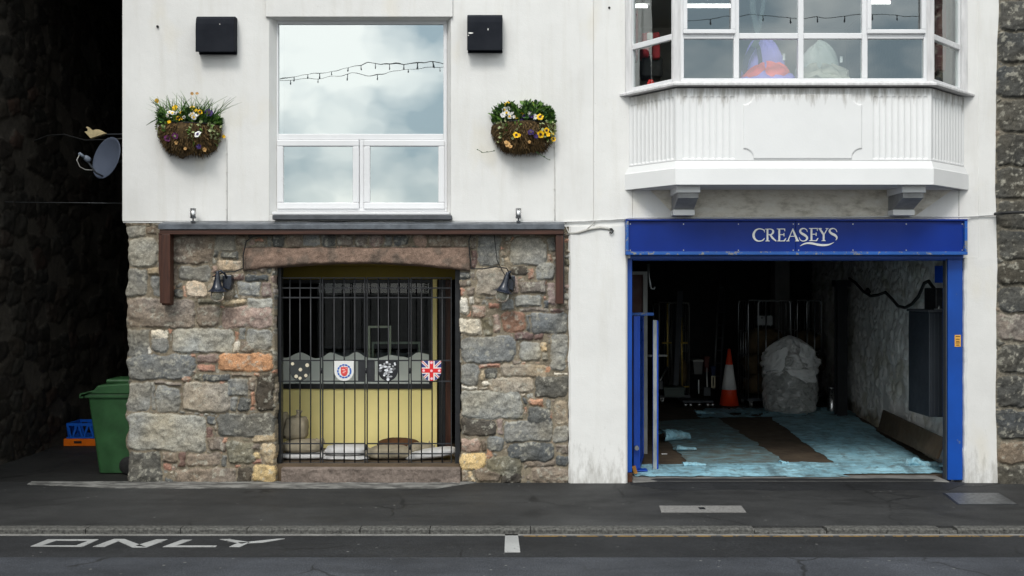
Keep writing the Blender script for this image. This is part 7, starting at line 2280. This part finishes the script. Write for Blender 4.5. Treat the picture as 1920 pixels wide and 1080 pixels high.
def tent(px, py, w, h, Y, label, m1, m2, m3, seed):
    c = P(px, py, Y)
    t = thing('pop_up_tent', label, 'tent', (c.x, Y, c.z), 'small play tents displayed in the bay window')
    k = (1 + Y / 10) / S
    def dome(name, z0, z1, r0, mat, sd, yo):
        nu, nv = 40, 16
        U, T_ = np.meshgrid(np.linspace(0, 2 * np.pi, nu), np.linspace(0, 1, nv))
        rr = r0 * np.clip(1 - T_ ** 2.6, 0.0, 1) ** 0.55 * (1 + 0.38 * (fbm(np.cos(U), np.sin(U) + T_ * 2, 1.6, sd, 4) - 0.5))
        V = np.stack([c.x + np.cos(U) * rr, Y + yo + np.sin(U) * rr * 0.55, c.z + z0 + (z1 - z0) * T_ + 0.16 * (T_ > 0) * (fbm(np.cos(U) * 2, np.sin(U) * 2, 1.5, sd + 2, 3) - 0.5)], -1)
        np_grid(name, V.reshape(-1, 3), nu, nv, mat, t)
    dome('tent_top', 0.0, h * k, w * k, m1, seed, 0.12)
    dome('tent_skirt', 0.0, h * 0.42 * k, w * 1.18 * k, m2, seed + 5, 0.02)
    dome('ground_ring', -0.02, h * 0.20 * k, w * 1.28 * k, m3, seed + 9, -0.05)
    b = MB(); b.box(c.x + w * 0.55 * k, c.x + w * 0.66 * k, Y - w * 0.62 * k - 0.02, Y - w * 0.62 * k - 0.016, c.z + h * 0.42 * k, c.z + h * 0.56 * k); b.build('label_tag', M['cone_w'], t)
vio = basic('violet_fabric', lin(142, 130, 210), 0.15, 6, 0.7, 0.3, 20); redf = basic('red_fabric', lin(238, 98, 98), 0.15, 6, 0.7, 0.3, 20)
greyf = basic('grey_translucent_fabric', lin(168, 172, 168), 0.12, 6, 0.6, 0.3, 20); greyf2 = basic('pale_sand_fabric', lin(186, 180, 168), 0.12, 6, 0.6, 0.3, 20)
tent(1436, 158, 42, 90, -0.15, 'violet and red play tent in the third bay pane', vio, redf, vio, 3)
tent(1540, 158, 44, 80, -0.15, 'pale grey play tent in the fourth bay pane', greyf, greyf2, greyf2, 8)
# straps hanging and looped in front of the violet tent
def strap(name, pts, w, label, mats):
    t = thing(name, label, 'strap', pts[-1])
    n_ = len(pts)
    segs = [(0, n_ // 2), (n_ // 2, n_ - 1)]
    for (a, c), m in zip(segs, mats):
        b = MB(); vs = []; fs = []
        for i in range(a, c + 1):
            p = pts[i]; d = (pts[min(i + 1, n_ - 1)] - pts[max(i - 1, 0)]).normalized(); s_ = Vector((d.z, 0, -d.x)).normalized() * w
            vs += [p - s_, p + s_, p + s_ + Vector((0, 0.012, 0)), p - s_ + Vector((0, 0.012, 0))]
        m_ = c - a
        for i in range(m_):
            for q in range(4): fs.append((i * 4 + q, i * 4 + (q + 1) % 4, (i + 1) * 4 + (q + 1) % 4, (i + 1) * 4 + q))
        b.add(vs, fs); b.build('webbing', m, t)
Yt = -0.18
gst = basic('grey_green_strap', lin(74, 84, 84), 0.1, 10, 0.7, 0); dst = basic('dark_blue_strap', lin(40, 40, 72), 0.1, 10, 0.7, 0)
strap('hanging_strap', [P(1407, -40, Yt), P(1410, -10, Yt), P(1412, 20, Yt), P(1418, 50, Yt), P(1422, 72, Yt), P(1412, 88, Yt), P(1400, 110, Yt), P(1396, 130, Yt), P(1404, 148, Yt), P(1411, 156, Yt)], 0.028, 'wide grey strap hanging down the left of the violet tent', (gst, dst))
strap('hanging_strap', [P(1434, -40, Yt + 0.03), P(1431, 10, Yt + 0.03), P(1425, 45, Yt + 0.03), P(1417, 76, Yt + 0.03), P(1423, 92, Yt + 0.03), P(1426, 112, Yt + 0.03), P(1424, 134, Yt + 0.03), P(1416, 150, Yt + 0.03), P(1411, 156, Yt + 0.03)], 0.020, 'narrower dark strap crossing the wide grey one by the violet tent', (gst, dst))
# red coats and black bags seen through the angled panes
def garment(px0, px1, py0, py1, Y, label, mat, seed, cat='bag', dy=0.12):
    return bag('hanging_bag' if cat == 'bag' else 'hanging_coat', PX(px0, Y), PX(px1, Y), Y, PZ(py1, Y), PZ(py0, Y), dy, mat, label, seed, cat, None, 'bags and coats hung in the bay window', 0.0, 0.12, 6, 0.3)
redc = basic('dark_red_cloth', lin(170, 40, 50), 0.2, 6, 0.7, 0.3, 20); blk = basic('black_cloth', (0.015, 0.015, 0.016), 0.2, 6, 0.7, 0.3, 20)
garment(1202, 1216, 64, 112, 0.5, 'dark red bag in the left angled pane, left one', redc, 41)
garment(1220, 1236, 64, 116, 0.5, 'dark red bag in the left angled pane, right one', redc, 42)
garment(1201, 1240, 108, 150, 0.55, 'bulky black bag under the two red bags', blk, 43)
garment(1186, 1195, 20, 116, 0.7, 'thin red coat at the left edge of the bay window', redc, 44, 'coat')
garment(1748, 1766, -40, 138, 0.45, 'dark red coat hanging behind the right angled pane', basic('maroon_cloth', lin(110, 36, 42), 0.25, 6, 0.7, 0.3, 20), 45, 'coat')
garment(1213, 1224, 62, 75, 0.3, 'small white cloth above the red bags', M['cone_w'], 46, 'bag', 0.02)
t = thing('red_flower', 'small bright red paper flower on the left angled sill', 'flower', P(1220, 162, -0.12))
b = MB(); c = P(1220, 156, -0.12)
for k in range(6):
    a = k * 1.05; b.lathe([(0.002, -0.016), (0.018, -0.01), (0.02, 0.006), (0.002, 0.016)], (c.x + 0.018 * math.cos(a), c.y, c.z + 0.022 * math.sin(a)), 10, 'y')
b.build('petals', basic('bright_red_paper', lin(236, 60, 56), 0.1, 20, 0.6, 0), t)
b = MB(); b.tube([c, c + Vector((0.01, 0.02, -0.05))], 0.004, 6); b.build('stem', M['leaf2'], t)

# festoon strings of bulbs across the street, mirrored in the panes
SAG = 0.05
def festoon(pts, label, seed, nb_=16):
    t = thing('festoon_string', label, 'festoon lights', pts[0], 'strings of festoon bulbs hung across the street')
    P_ = []
    for i in range(len(pts) - 1):
        for k in range(10): P_.append(pts[i].lerp(pts[i + 1], k / 10))
    P_.append(pts[-1])
    sagged = []
    for i, p in enumerate(P_):
        f = (i % 10) / 10; sagged.append(p + Vector((0, 0, -SAG * 4 * f * (1 - f) + 0.03 * mnoise.noise(Vector((i * 0.7, seed, 0))))))
    b = MB(); b.tube(sagged, 0.0062, 6); b.build('wire', M['cable_b'], t)
    for i in range(1, len(sagged) - 1, 2):
        p = sagged[i]; b = MB(); b.lathe([(0.010, 0.0), (0.011, -0.05), (0.017, -0.075), (0.018, -0.09), (0.011, -0.11), (0.002, -0.115)], tuple(p), 10); b.build('bulb', M['grey_dark'], t)
def mirror(px, py, d):        # a point that the facade glass at Y=0.1 mirrors to that place in the photo
    v = P(px, py, d); return Vector((v.x, 0.2 - v.y, v.z))
festoon([mirror(430, 156, 11.5), mirror(560, 134, 11.5), mirror(690, 114, 11.5), mirror(820, 112, 11.5), mirror(950, 112, 11.5)], 'upper string of festoon bulbs mirrored in the large window', 1)
festoon([mirror(400, 146, 12.5), mirror(680, 134, 12.5), mirror(960, 98, 12.5)], 'lower string of festoon bulbs mirrored in the large window', 5)
festoon([mirror(1150, 66, 10.5), mirror(1382, 56, 10.5), mirror(1622, 54, 10.5), mirror(1840, 56, 10.5)], 'string of festoon bulbs mirrored in the bay panes', 9)
